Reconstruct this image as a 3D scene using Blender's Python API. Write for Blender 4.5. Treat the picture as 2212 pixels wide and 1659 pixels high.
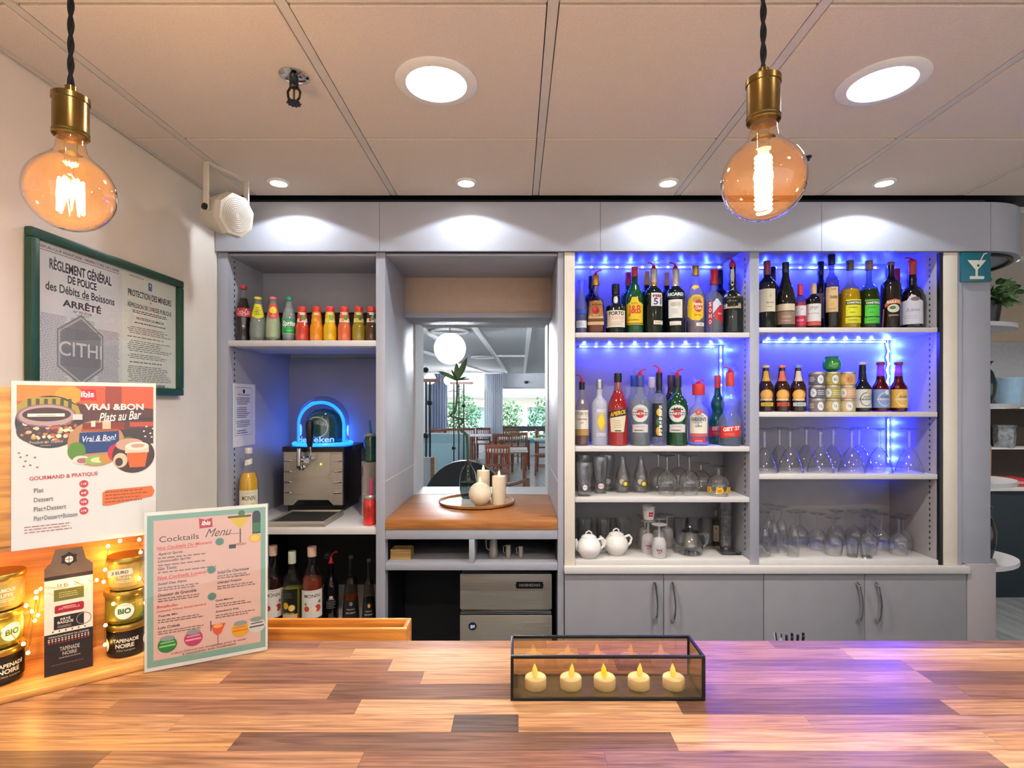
import bpy, bmesh, math, random
from mathutils import Vector, Matrix
random.seed(7)
scene = bpy.context.scene
for _o in list(bpy.data.objects): bpy.data.objects.remove(_o)
COL = scene.collection
PI = math.pi
# ------------------------------------------------------------------ camera, light, exposure
EYE = 1.6; F = 1152.0; CX = 1115.0; CY = 872.0          # the photograph's focal length and vanishing point in its 2212x1659 frame
cam_d = bpy.data.cameras.new('camera'); cam = bpy.data.objects.new('camera', cam_d); COL.objects.link(cam)
cam.location = (0, 0, EYE); cam.rotation_euler = (PI/2, 0, 0)
cam_d.sensor_width = 36; cam_d.lens = F/2212*36
cam_d.shift_x = -(CX-1106)/2212; cam_d.shift_y = (CY-829.5)/2212
cam_d.clip_start = 0.02; cam_d.clip_end = 200
scene.camera = cam
scene.view_settings.view_transform = 'Standard'; scene.view_settings.look = 'None'
scene.view_settings.exposure = 0.5; scene.view_settings.gamma = 1.0
scene.view_settings.use_curve_mapping = False
scene.cycles.use_denoising = True
scene.cycles.max_bounces = 6; scene.cycles.transparent_max_bounces = 48; scene.cycles.use_adaptive_sampling = True; scene.cycles.adaptive_threshold = .09; scene.cycles.adaptive_min_samples = 20
scene.cycles.diffuse_bounces = 3; scene.cycles.glossy_bounces = 2; scene.cycles.transmission_bounces = 4
scene.cycles.caustics_reflective = False; scene.cycles.caustics_refractive = False
scene.cycles.sample_clamp_indirect = 4
WORLD_STRENGTH = 1.05
DOWN_BIG = 46; DOWN_SMALL = 5.2; PENDANT = 8.0; LED_BLUE = 0.75; HALL = 2900
w = bpy.data.worlds.new('overcast_sky'); scene.world = w; w.use_nodes = True
bg = w.node_tree.nodes['Background']; bg.inputs[0].default_value = (0.96, 0.98, 1.0, 1); bg.inputs[1].default_value = WORLD_STRENGTH

sun_d = bpy.data.lights.new('sun', 'SUN'); sun_d.energy = 5.0; sun_d.angle = .03; sun_d.color = (1, .97, .92)
sun = bpy.data.objects.new('sun', sun_d); COL.objects.link(sun); sun.location = (6, -8, 14); sun.rotation_euler = Vector((-.45, .55, -1)).to_track_quat('-Z', 'Y').to_euler()
# ------------------------------------------------------------------ colours and materials
def lin(c):
    if isinstance(c, str):
        c = c.lstrip('#'); c = tuple(int(c[i:i+2], 16)/255 for i in (0, 2, 4))
    return tuple(x/12.92 if x <= 0.04045 else ((x+0.055)/1.055)**2.4 for x in c)
MATS = {}
def mat(name, col=(.8,.8,.8), rough=.5, metal=0, noise=.06, nscale=30, bump=0, emit=None, estr=0, coat=0, spec=None, stretch=None):
    if name in MATS: return MATS[name]
    m = bpy.data.materials.new(name); m.use_nodes = True; nt = m.node_tree
    b = nt.nodes['Principled BSDF']; c = lin(col)
    tc = nt.nodes.new('ShaderNodeTexCoord'); mp = nt.nodes.new('ShaderNodeMapping')
    nt.links.new(tc.outputs['Object'], mp.inputs[0])
    if stretch: mp.inputs['Scale'].default_value = stretch
    nz = nt.nodes.new('ShaderNodeTexNoise'); nz.inputs['Scale'].default_value = nscale; nz.inputs['Detail'].default_value = 3
    nt.links.new(mp.outputs[0], nz.inputs['Vector'])
    rp = nt.nodes.new('ShaderNodeValToRGB'); e = rp.color_ramp.elements
    e[0].position = .3; e[1].position = .7
    e[0].color = tuple(x*(1-noise) for x in c)+(1,); e[1].color = tuple(min(1, x*(1+noise)) for x in c)+(1,)
    nt.links.new(nz.outputs[0], rp.inputs[0]); nt.links.new(rp.outputs[0], b.inputs['Base Color'])
    b.inputs['Roughness'].default_value = rough; b.inputs['Metallic'].default_value = metal
    if coat: b.inputs['Coat Weight'].default_value = coat
    if spec is not None: b.inputs['Specular IOR Level'].default_value = spec
    if bump:
        bp = nt.nodes.new('ShaderNodeBump'); bp.inputs['Strength'].default_value = bump; bp.inputs['Distance'].default_value = .002
        nt.links.new(nz.outputs[0], bp.inputs['Height']); nt.links.new(bp.outputs[0], b.inputs['Normal'])
    if emit is not None:
        b.inputs['Emission Color'].default_value = lin(emit)+(1,); b.inputs['Emission Strength'].default_value = estr
    MATS[name] = m; return m
def glass(name, tint='#ffffff', rough=.02, ior=1.45, body=0, bodycol='#ffffff', boost=1.0, cloth=False):
    """thin-walled glass: see-through tint, Fresnel gloss, an optional share of frosted body"""
    if name in MATS: return MATS[name]
    m = bpy.data.materials.new(name); m.use_nodes = True; nt = m.node_tree; nt.nodes.clear()
    out = nt.nodes.new('ShaderNodeOutputMaterial'); tr = nt.nodes.new('ShaderNodeBsdfTransparent'); tr.inputs[0].default_value = tuple(q**.36 for q in lin(tint))+(1,)   # colour per wall; light crosses several
    gl = nt.nodes.new('ShaderNodeBsdfGlossy'); gl.inputs['Roughness'].default_value = rough
    # Schlick reflectance, the same from both sides of the thin wall
    ge = nt.nodes.new('ShaderNodeNewGeometry'); dt = nt.nodes.new('ShaderNodeVectorMath'); dt.operation = 'DOT_PRODUCT'
    nt.links.new(ge.outputs['Normal'], dt.inputs[0]); nt.links.new(ge.outputs['Incoming'], dt.inputs[1])
    def mth(op, a, b):
        n = nt.nodes.new('ShaderNodeMath'); n.operation = op
        for i, q in enumerate((a, b)):
            if q is None: continue
            if isinstance(q, (int, float)): n.inputs[i].default_value = q
            else: nt.links.new(q, n.inputs[i])
        return n
    ab = mth('ABSOLUTE', dt.outputs['Value'], None); om = mth('SUBTRACT', 1.0, ab.outputs[0]); pw = mth('POWER', om.outputs[0], 4.5)
    f0 = ((ior-1)/(ior+1))**2; m1 = mth('MULTIPLY_ADD', pw.outputs[0], 1-f0); m1.inputs[2].default_value = f0
    mul = mth('MULTIPLY', m1.outputs[0], boost); mul.use_clamp = True
    a = tr.outputs[0]
    if body:
        df = nt.nodes.new('ShaderNodeBsdfTranslucent' if cloth else 'ShaderNodeBsdfDiffuse'); nz = nt.nodes.new('ShaderNodeTexNoise'); nz.inputs['Scale'].default_value = 40
        rp = nt.nodes.new('ShaderNodeValToRGB'); c = lin(bodycol); rp.color_ramp.elements[0].color = tuple(x*.9 for x in c)+(1,); rp.color_ramp.elements[1].color = c+(1,)
        nt.links.new(nz.outputs[0], rp.inputs[0]); nt.links.new(rp.outputs[0], df.inputs[0])
        mx0 = nt.nodes.new('ShaderNodeMixShader'); mx0.inputs[0].default_value = body
        nt.links.new(a, mx0.inputs[1]); nt.links.new(df.outputs[0], mx0.inputs[2]); a = mx0.outputs[0]
    mx = nt.nodes.new('ShaderNodeMixShader'); nt.links.new(mul.outputs[0], mx.inputs[0])
    nt.links.new(a, mx.inputs[1]); nt.links.new(gl.outputs[0], mx.inputs[2]); nt.links.new(mx.outputs[0], out.inputs[0])
    MATS[name] = m; return m
def wood(name, rough=.35, grain=(1.2, 16, 16), contrast=.28, coat=0.0, sheen=.5):
    """wood whose hue is the object's own colour; grain runs along local x"""
    if name in MATS: return MATS[name]
    m = bpy.data.materials.new(name); m.use_nodes = True; nt = m.node_tree; b = nt.nodes['Principled BSDF']
    tc = nt.nodes.new('ShaderNodeTexCoord'); oi = nt.nodes.new('ShaderNodeObjectInfo')
    mul = nt.nodes.new('ShaderNodeMath'); mul.operation = 'MULTIPLY'; mul.inputs[1].default_value = 37.0
    nt.links.new(oi.outputs['Random'], mul.inputs[0])
    add = nt.nodes.new('ShaderNodeVectorMath'); add.operation = 'ADD'
    nt.links.new(tc.outputs['Object'], add.inputs[0]); nt.links.new(mul.outputs[0], add.inputs[1])
    mp = nt.nodes.new('ShaderNodeMapping'); mp.inputs['Scale'].default_value = grain; nt.links.new(add.outputs[0], mp.inputs[0])
    nz = nt.nodes.new('ShaderNodeTexNoise'); nz.inputs['Scale'].default_value = 3.2; nz.inputs['Detail'].default_value = 7; nz.inputs['Distortion'].default_value = 1.4
    nt.links.new(mp.outputs[0], nz.inputs['Vector'])
    rp = nt.nodes.new('ShaderNodeValToRGB'); e = rp.color_ramp.elements; e[0].position = .32; e[1].position = .68
    e[0].color = (1-contrast*1.35, 1-contrast*1.5, 1-contrast*1.55, 1); e[1].color = (1+contrast*.3,)*3+(1,)
    nt.links.new(nz.outputs[0], rp.inputs[0])
    mx = nt.nodes.new('ShaderNodeMix'); mx.data_type = 'RGBA'; mx.blend_type = 'MULTIPLY'; mx.inputs[0].default_value = 1
    nt.links.new(oi.outputs['Color'], mx.inputs[6]); nt.links.new(rp.outputs[0], mx.inputs[7]); nt.links.new(mx.outputs[2], b.inputs['Base Color'])
    b.inputs['Roughness'].default_value = rough; b.inputs['Coat Weight'].default_value = coat; b.inputs['Coat Roughness'].default_value = .15
    b.inputs['Specular IOR Level'].default_value = sheen
    MATS[name] = m; return m
def printmat(name='printed_ink', rough=.42):
    if name in MATS: return MATS[name]
    m = bpy.data.materials.new(name); m.use_nodes = True; nt = m.node_tree; b = nt.nodes['Principled BSDF']
    at = nt.nodes.new('ShaderNodeAttribute'); at.attribute_name = 'Col'
    nz = nt.nodes.new('ShaderNodeTexNoise'); nz.inputs['Scale'].default_value = 60
    rp = nt.nodes.new('ShaderNodeValToRGB'); rp.color_ramp.elements[0].color = (.94,.94,.94,1); rp.color_ramp.elements[1].color = (1,1,1,1)
    nt.links.new(nz.outputs[0], rp.inputs[0])
    mx = nt.nodes.new('ShaderNodeMix'); mx.data_type = 'RGBA'; mx.blend_type = 'MULTIPLY'; mx.inputs[0].default_value = 1
    nt.links.new(at.outputs['Color'], mx.inputs[6]); nt.links.new(rp.outputs[0], mx.inputs[7]); nt.links.new(mx.outputs[2], b.inputs['Base Color'])
    b.inputs['Roughness'].default_value = rough; MATS[name] = m; return m

# ------------------------------------------------------------------ mesh builders
class MB:
    def __init__(s): s.v = []; s.f = []
    def add(s, vs, fs):
        n = len(s.v); s.v += [tuple(p) for p in vs]; s.f += [tuple(i+n for i in f) for f in fs]; return s
    def box(s, x0, x1, y0, y1, z0, z1, bev=0):
        if bev:
            bm = bmesh.new(); bmesh.ops.create_cube(bm, size=1)
            for v in bm.verts: v.co = Vector(((x0+x1)/2+v.co.x*(x1-x0), (y0+y1)/2+v.co.y*(y1-y0), (z0+z1)/2+v.co.z*(z1-z0)))
            bmesh.ops.bevel(bm, geom=bm.edges[:], offset=bev, segments=2, affect='EDGES', profile=.5)
            bm.verts.index_update()
            s.add([v.co[:] for v in bm.verts], [[v.index for v in f.verts] for f in bm.faces]); bm.free(); return s
        v = [(x, y, z) for z in (z0, z1) for y in (y0, y1) for x in (x0, x1)]
        return s.add(v, [(0,2,3,1),(4,5,7,6),(0,1,5,4),(2,6,7,3),(0,4,6,2),(1,3,7,5)])
    def lathe(s, prof, seg=20, c=(0,0,0), sq=None, xf=None, cap=True):
        """prof: [(r, z)]; sq(z) gives a superellipse exponent, 2 = round"""
        vs = []; fs = []; n = len(prof)
        for r, z in prof:
            e = sq(z) if sq else 2
            for k in range(seg):
                a = 2*PI*k/seg; ca, sa = math.cos(a), math.sin(a)
                q = 1 if e == 2 else 1/((abs(ca)**e+abs(sa)**e)**(1/e))
                p = Vector((r*q*ca, r*q*sa, z))
                if xf: p = xf @ p
                vs.append((p.x+c[0], p.y+c[1], p.z+c[2]))
        for i in range(n-1):
            for k in range(seg):
                k2 = (k+1) % seg; fs.append((i*seg+k, i*seg+k2, (i+1)*seg+k2, (i+1)*seg+k))
        if cap:
            if prof[0][0] > 1e-6: fs.append(tuple(reversed(range(seg))))
            if prof[-1][0] > 1e-6: fs.append(tuple((n-1)*seg+k for k in range(seg)))
        return s.add(vs, fs)
    def tube(s, path, r, seg=8, closed=False):
        P = [Vector(p) for p in path]; n = len(P); rr = r if isinstance(r, (list, tuple)) else [r]*n
        vs = []; fs = []; up = Vector((0,0,1)); prev = None
        for i, p in enumerate(P):
            t = ((P[(i+1) % n]-P[i-1]) if closed else (P[min(i+1, n-1)]-P[max(i-1, 0)])).normalized()
            if prev is None:
                a = up if abs(t.dot(up)) < .9 else Vector((1,0,0)); u = (a-t*a.dot(t)).normalized()
            else: u = (prev-t*prev.dot(t)); u = u.normalized() if u.length > 1e-6 else Vector((1,0,0))
            prev = u; b = t.cross(u)
            for k in range(seg):
                an = 2*PI*k/seg; vs.append(p+(u*math.cos(an)+b*math.sin(an))*rr[i])
        m = n if closed else n-1
        for i in range(m):
            j = (i+1) % n
            for k in range(seg):
                k2 = (k+1) % seg; fs.append((i*seg+k, i*seg+k2, j*seg+k2, j*seg+k))
        if not closed:
            fs.append(tuple(reversed(range(seg)))); fs.append(tuple((n-1)*seg+k for k in range(seg)))
        return s.add(vs, fs)
    def prism(s, poly, axis, a, b):
        """poly in the two other axes (ordered), extruded along axis from a to b"""
        n = len(poly)
        def mk(p, t): return {'x': (t, p[0], p[1]), 'y': (p[0], t, p[1]), 'z': (p[0], p[1], t)}[axis]
        vs = [mk(p, a) for p in poly]+[mk(p, b) for p in poly]
        fs = [tuple(reversed(range(n))), tuple(range(n, 2*n))]+[(i, (i+1) % n, n+(i+1) % n, n+i) for i in range(n)]
        return s.add(vs, fs)
    def xf(s, M):
        s.v = [tuple(M @ Vector(p)) for p in s.v]; return s
    def build(s, name, m, parent=None, world=False, smooth=None, color=None, loc=None, data=None):
        me = bpy.data.meshes.new(name)
        off = Vector((0,0,0))
        if world and parent: off = Vector(parent.location)
        if loc is not None: off = Vector(loc)
        me.from_pydata([tuple(Vector(p)-off) for p in s.v], [], s.f); me.update()
        bm = bmesh.new(); bm.from_mesh(me); bmesh.ops.recalc_face_normals(bm, faces=bm.faces[:]); bm.to_mesh(me); bm.free()
        if smooth is None: smooth = 35
        if smooth:
            me.polygons.foreach_set('use_smooth', [True]*len(me.polygons)); me.set_sharp_from_angle(angle=math.radians(smooth))
        me.materials.append(m if not isinstance(m, str) else MATS[m])
        o = bpy.data.objects.new(name, me); COL.objects.link(o)
        if loc is not None: o.location = loc
        if parent: o.parent = parent
        if color: o.color = lin(color)+(1,)
        return o
def tag(o, label, cat, group=None, kind=None):
    o['label'] = label; o['category'] = cat
    if group: o['group'] = group
    if kind: o['kind'] = kind
    return o
def thing(name, label, cat, loc=(0,0,0), rotz=0, group=None, kind=None):
    o = bpy.data.objects.new(name, None); COL.objects.link(o); o.empty_display_size = .05
    o.location = loc; o.rotation_euler = (0, 0, rotz); return tag(o, label, cat, group, kind)
def copy_tree(o, loc=None, rotz=None, label=None, parent=None):
    c = o.copy(); COL.objects.link(c); c.parent = parent
    if loc is not None: c.location = loc
    if rotz is not None: c.rotation_euler = (0, 0, rotz)
    if label: c['label'] = label
    for ch in list(o.children): copy_tree(ch, parent=c)
    return c
def X(px, Y): return (px-CX)/F*Y
def Z(py, Y): return EYE-(py-CY)/F*Y
def lamp(name, kind, energy, col, loc, parent=None, size=.02, spot=None, blend=.5, aim=None):
    d = bpy.data.lights.new(name, kind); d.energy = energy; d.color = col
    if kind == 'AREA': d.size = size
    else: d.shadow_soft_size = size
    if kind == 'SPOT': d.spot_size = math.radians(spot); d.spot_blend = blend
    o = bpy.data.objects.new(name, d); COL.objects.link(o); o.location = loc
    if parent: o.parent = parent
    if aim: o.rotation_euler = Vector(aim).to_track_quat('-Z', 'Y').to_euler()
    return o

# ------------------------------------------------------------------ flat print: shapes and lettering with their own ink colour
_TXT = {}
def glyphs(st, bold=0, shear=0):
    k = (st, bold, shear)
    if k in _TXT: return _TXT[k]
    c = bpy.data.curves.new('t', 'FONT'); c.body = st; c.size = 1; c.resolution_u = 3; c.offset = bold; c.shear = shear; c.fill_mode = 'FRONT'
    o = bpy.data.objects.new('t', c); COL.objects.link(o)
    dg = bpy.context.evaluated_depsgraph_get(); me = bpy.data.meshes.new_from_object(o.evaluated_get(dg))
    vs = [(v.co.x, v.co.y) for v in me.vertices]; fs = [tuple(p.vertices) for p in me.polygons]
    bpy.data.objects.remove(o); bpy.data.curves.remove(c); bpy.data.meshes.remove(me)
    if not vs: vs = [(0,0)]
    x0 = min(v[0] for v in vs); x1 = max(v[0] for v in vs); y0 = min(v[1] for v in vs); y1 = max(v[1] for v in vs)
    _TXT[k] = (vs, fs, x0, x1, y0, y1); return _TXT[k]
class Print:
    def __init__(s): s.el = []
    def poly(s, pts, col): s.el.append(([tuple(p) for p in pts], [tuple(range(len(pts)))], lin(col))); return s
    def rect(s, x0, x1, y0, y1, col): return s.poly([(x0,y0),(x1,y0),(x1,y1),(x0,y1)], col)
    def rects(s, rs, col):
        vs = []; fs = []
        for x0, x1, y0, y1 in rs:
            n = len(vs); vs += [(x0,y0),(x1,y0),(x1,y1),(x0,y1)]; fs.append((n,n+1,n+2,n+3))
        s.el.append((vs, fs, lin(col))); return s
    def ell(s, cx, cy, rx, ry, col, n=28, a0=0, a1=2*PI):
        return s.poly([(cx+rx*math.cos(a0+(a1-a0)*i/n), cy+ry*math.sin(a0+(a1-a0)*i/n)) for i in range(n if a1-a0 >= 2*PI-1e-6 else n+1)], col)
    def ring(s, cx, cy, rx, ry, t, col, n=32):
        vs = []; fs = []
        for i in range(n):
            a = 2*PI*i/n; vs += [(cx+rx*math.cos(a), cy+ry*math.sin(a)), (cx+rx*(1-t)*math.cos(a), cy+ry*(1-t)*math.sin(a))]
            j = (i+1) % n; fs.append((2*i, 2*j, 2*j+1, 2*i+1))
        s.el.append((vs, fs, lin(col))); return s
    def star(s, cx, cy, r, col, n=5, inner=.42, rot=PI/2, sx=1):
        return s.poly([(cx+sx*r*(1 if i % 2 == 0 else inner)*math.cos(rot+PI*i/n), cy+r*(1 if i % 2 == 0 else inner)*math.sin(rot+PI*i/n)) for i in range(2*n)], col)
    def text(s, st, cx, cy, w, h, col, bold=.012, shear=0, rot=0, align='c'):
        vs, fs, x0, x1, y0, y1 = glyphs(st, bold, shear)
        sx = w/max(1e-6, x1-x0); sy = h/max(1e-6, y1-y0); cr, sr = math.cos(rot), math.sin(rot); out = []
        for x, y in vs:
            a = (x-x0)*sx-(w/2 if align == 'c' else 0); b = (y-y0)*sy-h/2
            out.append((cx+a*cr-b*sr, cy+a*sr+b*cr))
        s.el.append((out, fs, lin(col))); return s
    def lines(s, x0, x1, y0, y1, n, col, t=.4, ragged=.25, seed=1, indent=0):
        """n lines of print too small to read: word-long dashes"""
        rnd = random.Random(seed); st = (y1-y0)/n; rs = []
        for i in range(n):
            y = y1-st*(i+.5); x = x0+(rnd.random()*indent*(x1-x0)); end = x1-(x1-x0)*ragged*rnd.random()
            while x < end:
                l = (x1-x0)*rnd.uniform(.04, .12); rs.append((x, min(end, x+l), y-st*t/2, y+st*t/2)); x += l+(x1-x0)*.018
        return s.rects(rs, col)
    def build(s, name, parent, fmap, eps=.00012, step=None, m=None):
        """fmap(u, v, lift) -> local point; step slices the shapes along u so that they follow a curve"""
        V = []; Fc = []; C = []; eps = min(eps, .0008/max(1, len(s.el)))
        for li, (vs, fs, col) in enumerate(s.el):
            if step:
                bm = bmesh.new(); bv = [bm.verts.new((a, b, 0)) for a, b in vs]
                for f in fs:
                    try: bm.faces.new([bv[i] for i in f])
                    except ValueError: pass
                lo = min(v[0] for v in vs); hi = max(v[0] for v in vs); u = math.floor(lo/step)*step+step
                while u < hi-1e-6:
                    bmesh.ops.bisect_plane(bm, geom=bm.verts[:]+bm.edges[:]+bm.faces[:], plane_co=(u,0,0), plane_no=(1,0,0), dist=1e-7); u += step
                lo = min(v[1] for v in vs); hi = max(v[1] for v in vs)
                bm.verts.index_update(); vs = [(v.co.x, v.co.y) for v in bm.verts]; fs = [tuple(v.index for v in f.verts) for f in bm.faces]; bm.free()
            n = len(V); V += [fmap(a, b, eps*(li+1)) for a, b in vs]; Fc += [tuple(i+n for i in f) for f in fs]; C += [col]*len(fs)
        me = bpy.data.meshes.new(name); me.from_pydata([tuple(p) for p in V], [], Fc); me.update()
        at = me.color_attributes.new('Col', 'FLOAT_COLOR', 'CORNER'); buf = []
        for p in me.polygons:
            for _ in range(p.loop_total): buf += [*C[p.index], 1.0]
        at.data.foreach_set('color', buf)
        me.materials.append(m or printmat()); o = bpy.data.objects.new(name, me); COL.objects.link(o)
        if parent: o.parent = parent
        return o
def flat_y(y0=0.0, ox=0.0, oz=0.0):          # a sheet facing -y
    return lambda u, v, e: (ox+u, y0-e, oz+v)
# ------------------------------------------------------------------ shared materials
M_CREAM = mat('cream_wall_paint', '#e4dbcd', .55, noise=.03, nscale=8, bump=.05)
M_GREY = mat('pale_grey_laminate', '#a3a6b1', .42, noise=.025, nscale=12)
M_GREYB = mat('bulkhead_grey_laminate', '#a9acb6', .5, noise=.02, nscale=9)
M_DOOR = mat('mid_grey_laminate', '#93949b', .45, noise=.03, nscale=14)
M_SHELF = mat('white_grey_shelf_edge', '#d6d3d0', .4, noise=.02)
M_STRIP = mat('cream_glossy_strip', '#e8e0cf', .3, noise=.02)
M_DARKIN = mat('shade_black', '#1b1b1d', .5, noise=.1)  # black that stands for shade in unlit interiors, recesses and gaps
M_BLACK = mat('black_plastic', '#121213', .35, noise=.1)
M_BLACKM = mat('black_metal', '#17171a', .4, metal=.5, noise=.1)
M_TILE = mat('mineral_fibre_tile', '#d8cabb', .9, noise=.05, nscale=220, bump=.25)
M_TBAR = mat('painted_ceiling_bar', '#cdc5ba', .5, noise=.02)
M_STEEL = mat('brushed_steel', '#c2bcae', .36, metal=.72, noise=.12, nscale=6, stretch=(1, 1, 60))
M_CHROME = mat('chrome', '#d8d8d8', .1, metal=1, noise=.03)
M_BRASS = mat('antique_brass', '#7d6538', .26, metal=1, noise=.2, nscale=25)
M_WHITE = mat('white_plastic', '#e9e6e0', .4, noise=.02)
M_CERAMIC = mat('white_glazed_ceramic', '#f0eeea', .12, noise=.02, coat=.5)
M_WAX = mat('ivory_wax', '#efe3c8', .5, noise=.04)
M_PAPER = mat('white_paper', '#e6e3df', .7, noise=.02)
M_WOOD = wood('counter_wood', rough=.36, coat=.05, sheen=.3, contrast=.42, grain=(1.8, 42, 42))
M_WOODF = wood('furniture_wood', rough=.4, contrast=.3)
G_CLEAR = glass('clear_glass', '#f1f5f4', boost=1.5)
G_WARE = glass('clear_glassware', '#f4f6f7', boost=3.6, body=.025, bodycol='#e8ecf0')
G_AMBER = glass('amber_bulb_glass', '#ffd998', boost=2.6, body=.014, bodycol='#ffb66e')
G_SMOKE = glass('smoked_amber_pane', '#e2cb98', boost=3)
G_PANE = glass('window_pane', '#f8f9f8')
G_GREEN = glass('green_glass', '#2f7a45', boost=1.3)
G_TEAL = glass('teal_glass', '#2c8a7c', boost=1.3)
G_FROST = glass('frosted_glass', '#e8ecf2', rough=.3, body=.5, bodycol='#dfe2ea')
G_VASE = glass('grey_blue_glass', '#8fa3a5', boost=1.5)
G_PINK = glass('pink_glass', '#e05a5a', boost=1.2)

# ------------------------------------------------------------------ the setting
def struct(name, label, m, boxes, cat='structure', color=None):
    b = MB()
    for q in boxes: b.box(*q)
    o = b.build(name, m, color=color); tag(o, label, cat, kind='structure'); return o
M_FLOOR = mat('grey_vinyl_plank', '#8d9296', .3, noise=.3, nscale=3, stretch=(6, .6, 1))
struct('floor', 'grey wood-look floor behind the bar and through the dining room', M_FLOOR, [(-6.2, 6.2, -2.5, 18, -.1, 0)], 'floor')
struct('wall_left', 'cream painted wall carrying the green framed notice', M_CREAM, [(-1.39, -1.29, -2.5, 3.2, 0, 2.6)], 'wall')
OX0, OX1, OZ0, OZ1 = -.556, .1735, 1.102, 2.057
M_REVEAL = mat('white_painted_reveal', '#cfd2d6', .45, noise=.02)
struct('wall_back', 'pale grey wall with the pass-through opening to the dining room', M_REVEAL,
       [(-6.2, OX0, 2.945, 3.2, 0, 2.7), (OX1, 2.05, 2.945, 3.2, 0, 2.7), (OX0, OX1, 2.945, 3.2, 0, OZ0), (OX0, OX1, 2.945, 3.2, OZ1, 2.7)], 'wall')
struct('wall_side', 'beige wall of the side room beyond the pillar', mat('beige_wall', '#cbb9a4', .6, noise=.03), [(2.05, 6.2, 4.75, 4.85, 0, 2.7)], 'wall')
struct('wall_partition', 'short wall between side room and dining room', M_CREAM, [(1.95, 2.05, 3.2, 4.85, 0, 2.7)], 'wall')
struct('wall_right', 'plain cream wall far along the side room', M_CREAM, [(5.6, 5.7, -2.5, 4.75, 0, 2.6)], 'wall')
# ceiling of the bar: slab, tiles, bars
CZ = 2.4826
ceil = struct('ceiling', 'suspended ceiling of beige mineral tiles in a painted grid', M_DARKIN, [(-1.29, 5.6, -2.5, 2.94, CZ+.03, CZ+.08)], 'ceiling')
struct('ceiling_side', 'plain ceiling over the side room', M_TBAR, [(2.3, 5.6, 2.47, 4.75, CZ+.0, CZ+.029)], 'ceiling')
xl = [-1.29]+[-1.118+.6*k for k in range(9)]+[4.85]
yl = [-1.2204+.6*k for k in range(7)]
yl = [-2.42, -1.82, -1.2204, -.6204, -.0204, .5796, 1.1796, 1.7776, 2.266]
tilecache = {}
for i in range(len(xl)-1):
    for j in range(len(yl)-1):
        x0, x1, y0, y1 = xl[i]+.0145, xl[i+1]-.0145, yl[j]+.0045, yl[j+1]-.0045
        if i == 0: x0 = xl[0]+.004
        k = (round(x1-x0, 3), round(y1-y0, 3)); c = ((x0+x1)/2, (y0+y1)/2, CZ+.01)
        if k in tilecache:
            o = tilecache[k].copy(); COL.objects.link(o); o.location = c
        else:
            o = MB().box(-(x1-x0)/2, (x1-x0)/2, -(y1-y0)/2, (y1-y0)/2, -.01, .012, bev=.002).build('ceiling_tile', M_TILE, ceil, smooth=0); o.location = c; tilecache[k] = o
        o.parent = ceil
for x in xl[1:-1]:
    MB().box(x-.012, x+.012, -2.42, 2.262, CZ+.0015, CZ+.02).build('grid_bar', M_TBAR, ceil, smooth=0)
for y in yl[1:-1]:
    for i in range(len(xl)-1):
        MB().box(xl[i]+.013, xl[i+1]-.013, y-.0028, y+.0028, CZ+.008, CZ+.02).build('cross_bar', M_TBAR, ceil, smooth=0)
MB().box(-1.283, -1.2705, -2.42, 2.26, CZ-.004, CZ-.0005).build('edge_angle', M_TBAR, ceil, smooth=0)
# bulkhead with its rounded end
BH = thing('trim_1', 'grey laminate bulkhead above the shelves with a rounded end', 'bulkhead', (0, 2.28, 2.253), kind='structure')
BX = [-1.288, X(820, 2.28), X(1297, 2.28), X(1775, 2.28), X(2140, 2.28)]
for a, b in zip(BX[:-1], BX[1:]):
    MB().box(a+.0008, b-.0008, 2.28, 2.2985, 2.253, 2.462).build('panel', M_GREYB, BH, world=True, smooth=0)
R = .3; arc = [(BX[-1]+.001, 2.93), (BX[-1]+.001, 2.28)]+[(BX[-1]+R*math.sin(a), 2.28+R-R*math.cos(a)) for a in [PI/2*i/14 for i in range(1, 15)]]+[(BX[-1]+R, 2.93)]
MB().prism(arc, 'z', 2.253, 2.462).build('rounded_end', M_GREYB, BH, world=True)
arc2 = [(BX[-1]+(R-.03)*math.sin(PI/2*i/14), 2.31+(R-.03)-(R-.03)*math.cos(PI/2*i/14), 2.247) for i in range(15)]
MB().tube(arc2, .008, 6).build('dark_edge_rail', M_BLACK, BH, world=True)
MB().box(-1.288, 2.03, 2.31, 2.33, 2.3, 2.483).build('shadow_gap', M_DARKIN, BH, world=True, smooth=0)  # black board, the shadow above the bulkhead put into its colour
# pillar at the right end with its lower cladding
PL = thing('wall_pillar', 'grey pillar at the end of the display cabinet carrying the cocktail sign', 'pillar', (1.98, 2.4, 0), kind='structure')
px0, px1 = X(2078, 2.3), X(2140, 2.3)
MB().box(px0, px1, 2.3, 2.93, .913, 2.252, bev=.002).build('upper_cladding', M_GREY, PL, world=True)
MB().box(px0+.012, px1+.01, 2.285, 2.93, 0, .912, bev=.002).build('lower_cladding', mat('lilac_grey_laminate', '#a8a2a6', .45, noise=.02), PL, world=True)

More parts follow.
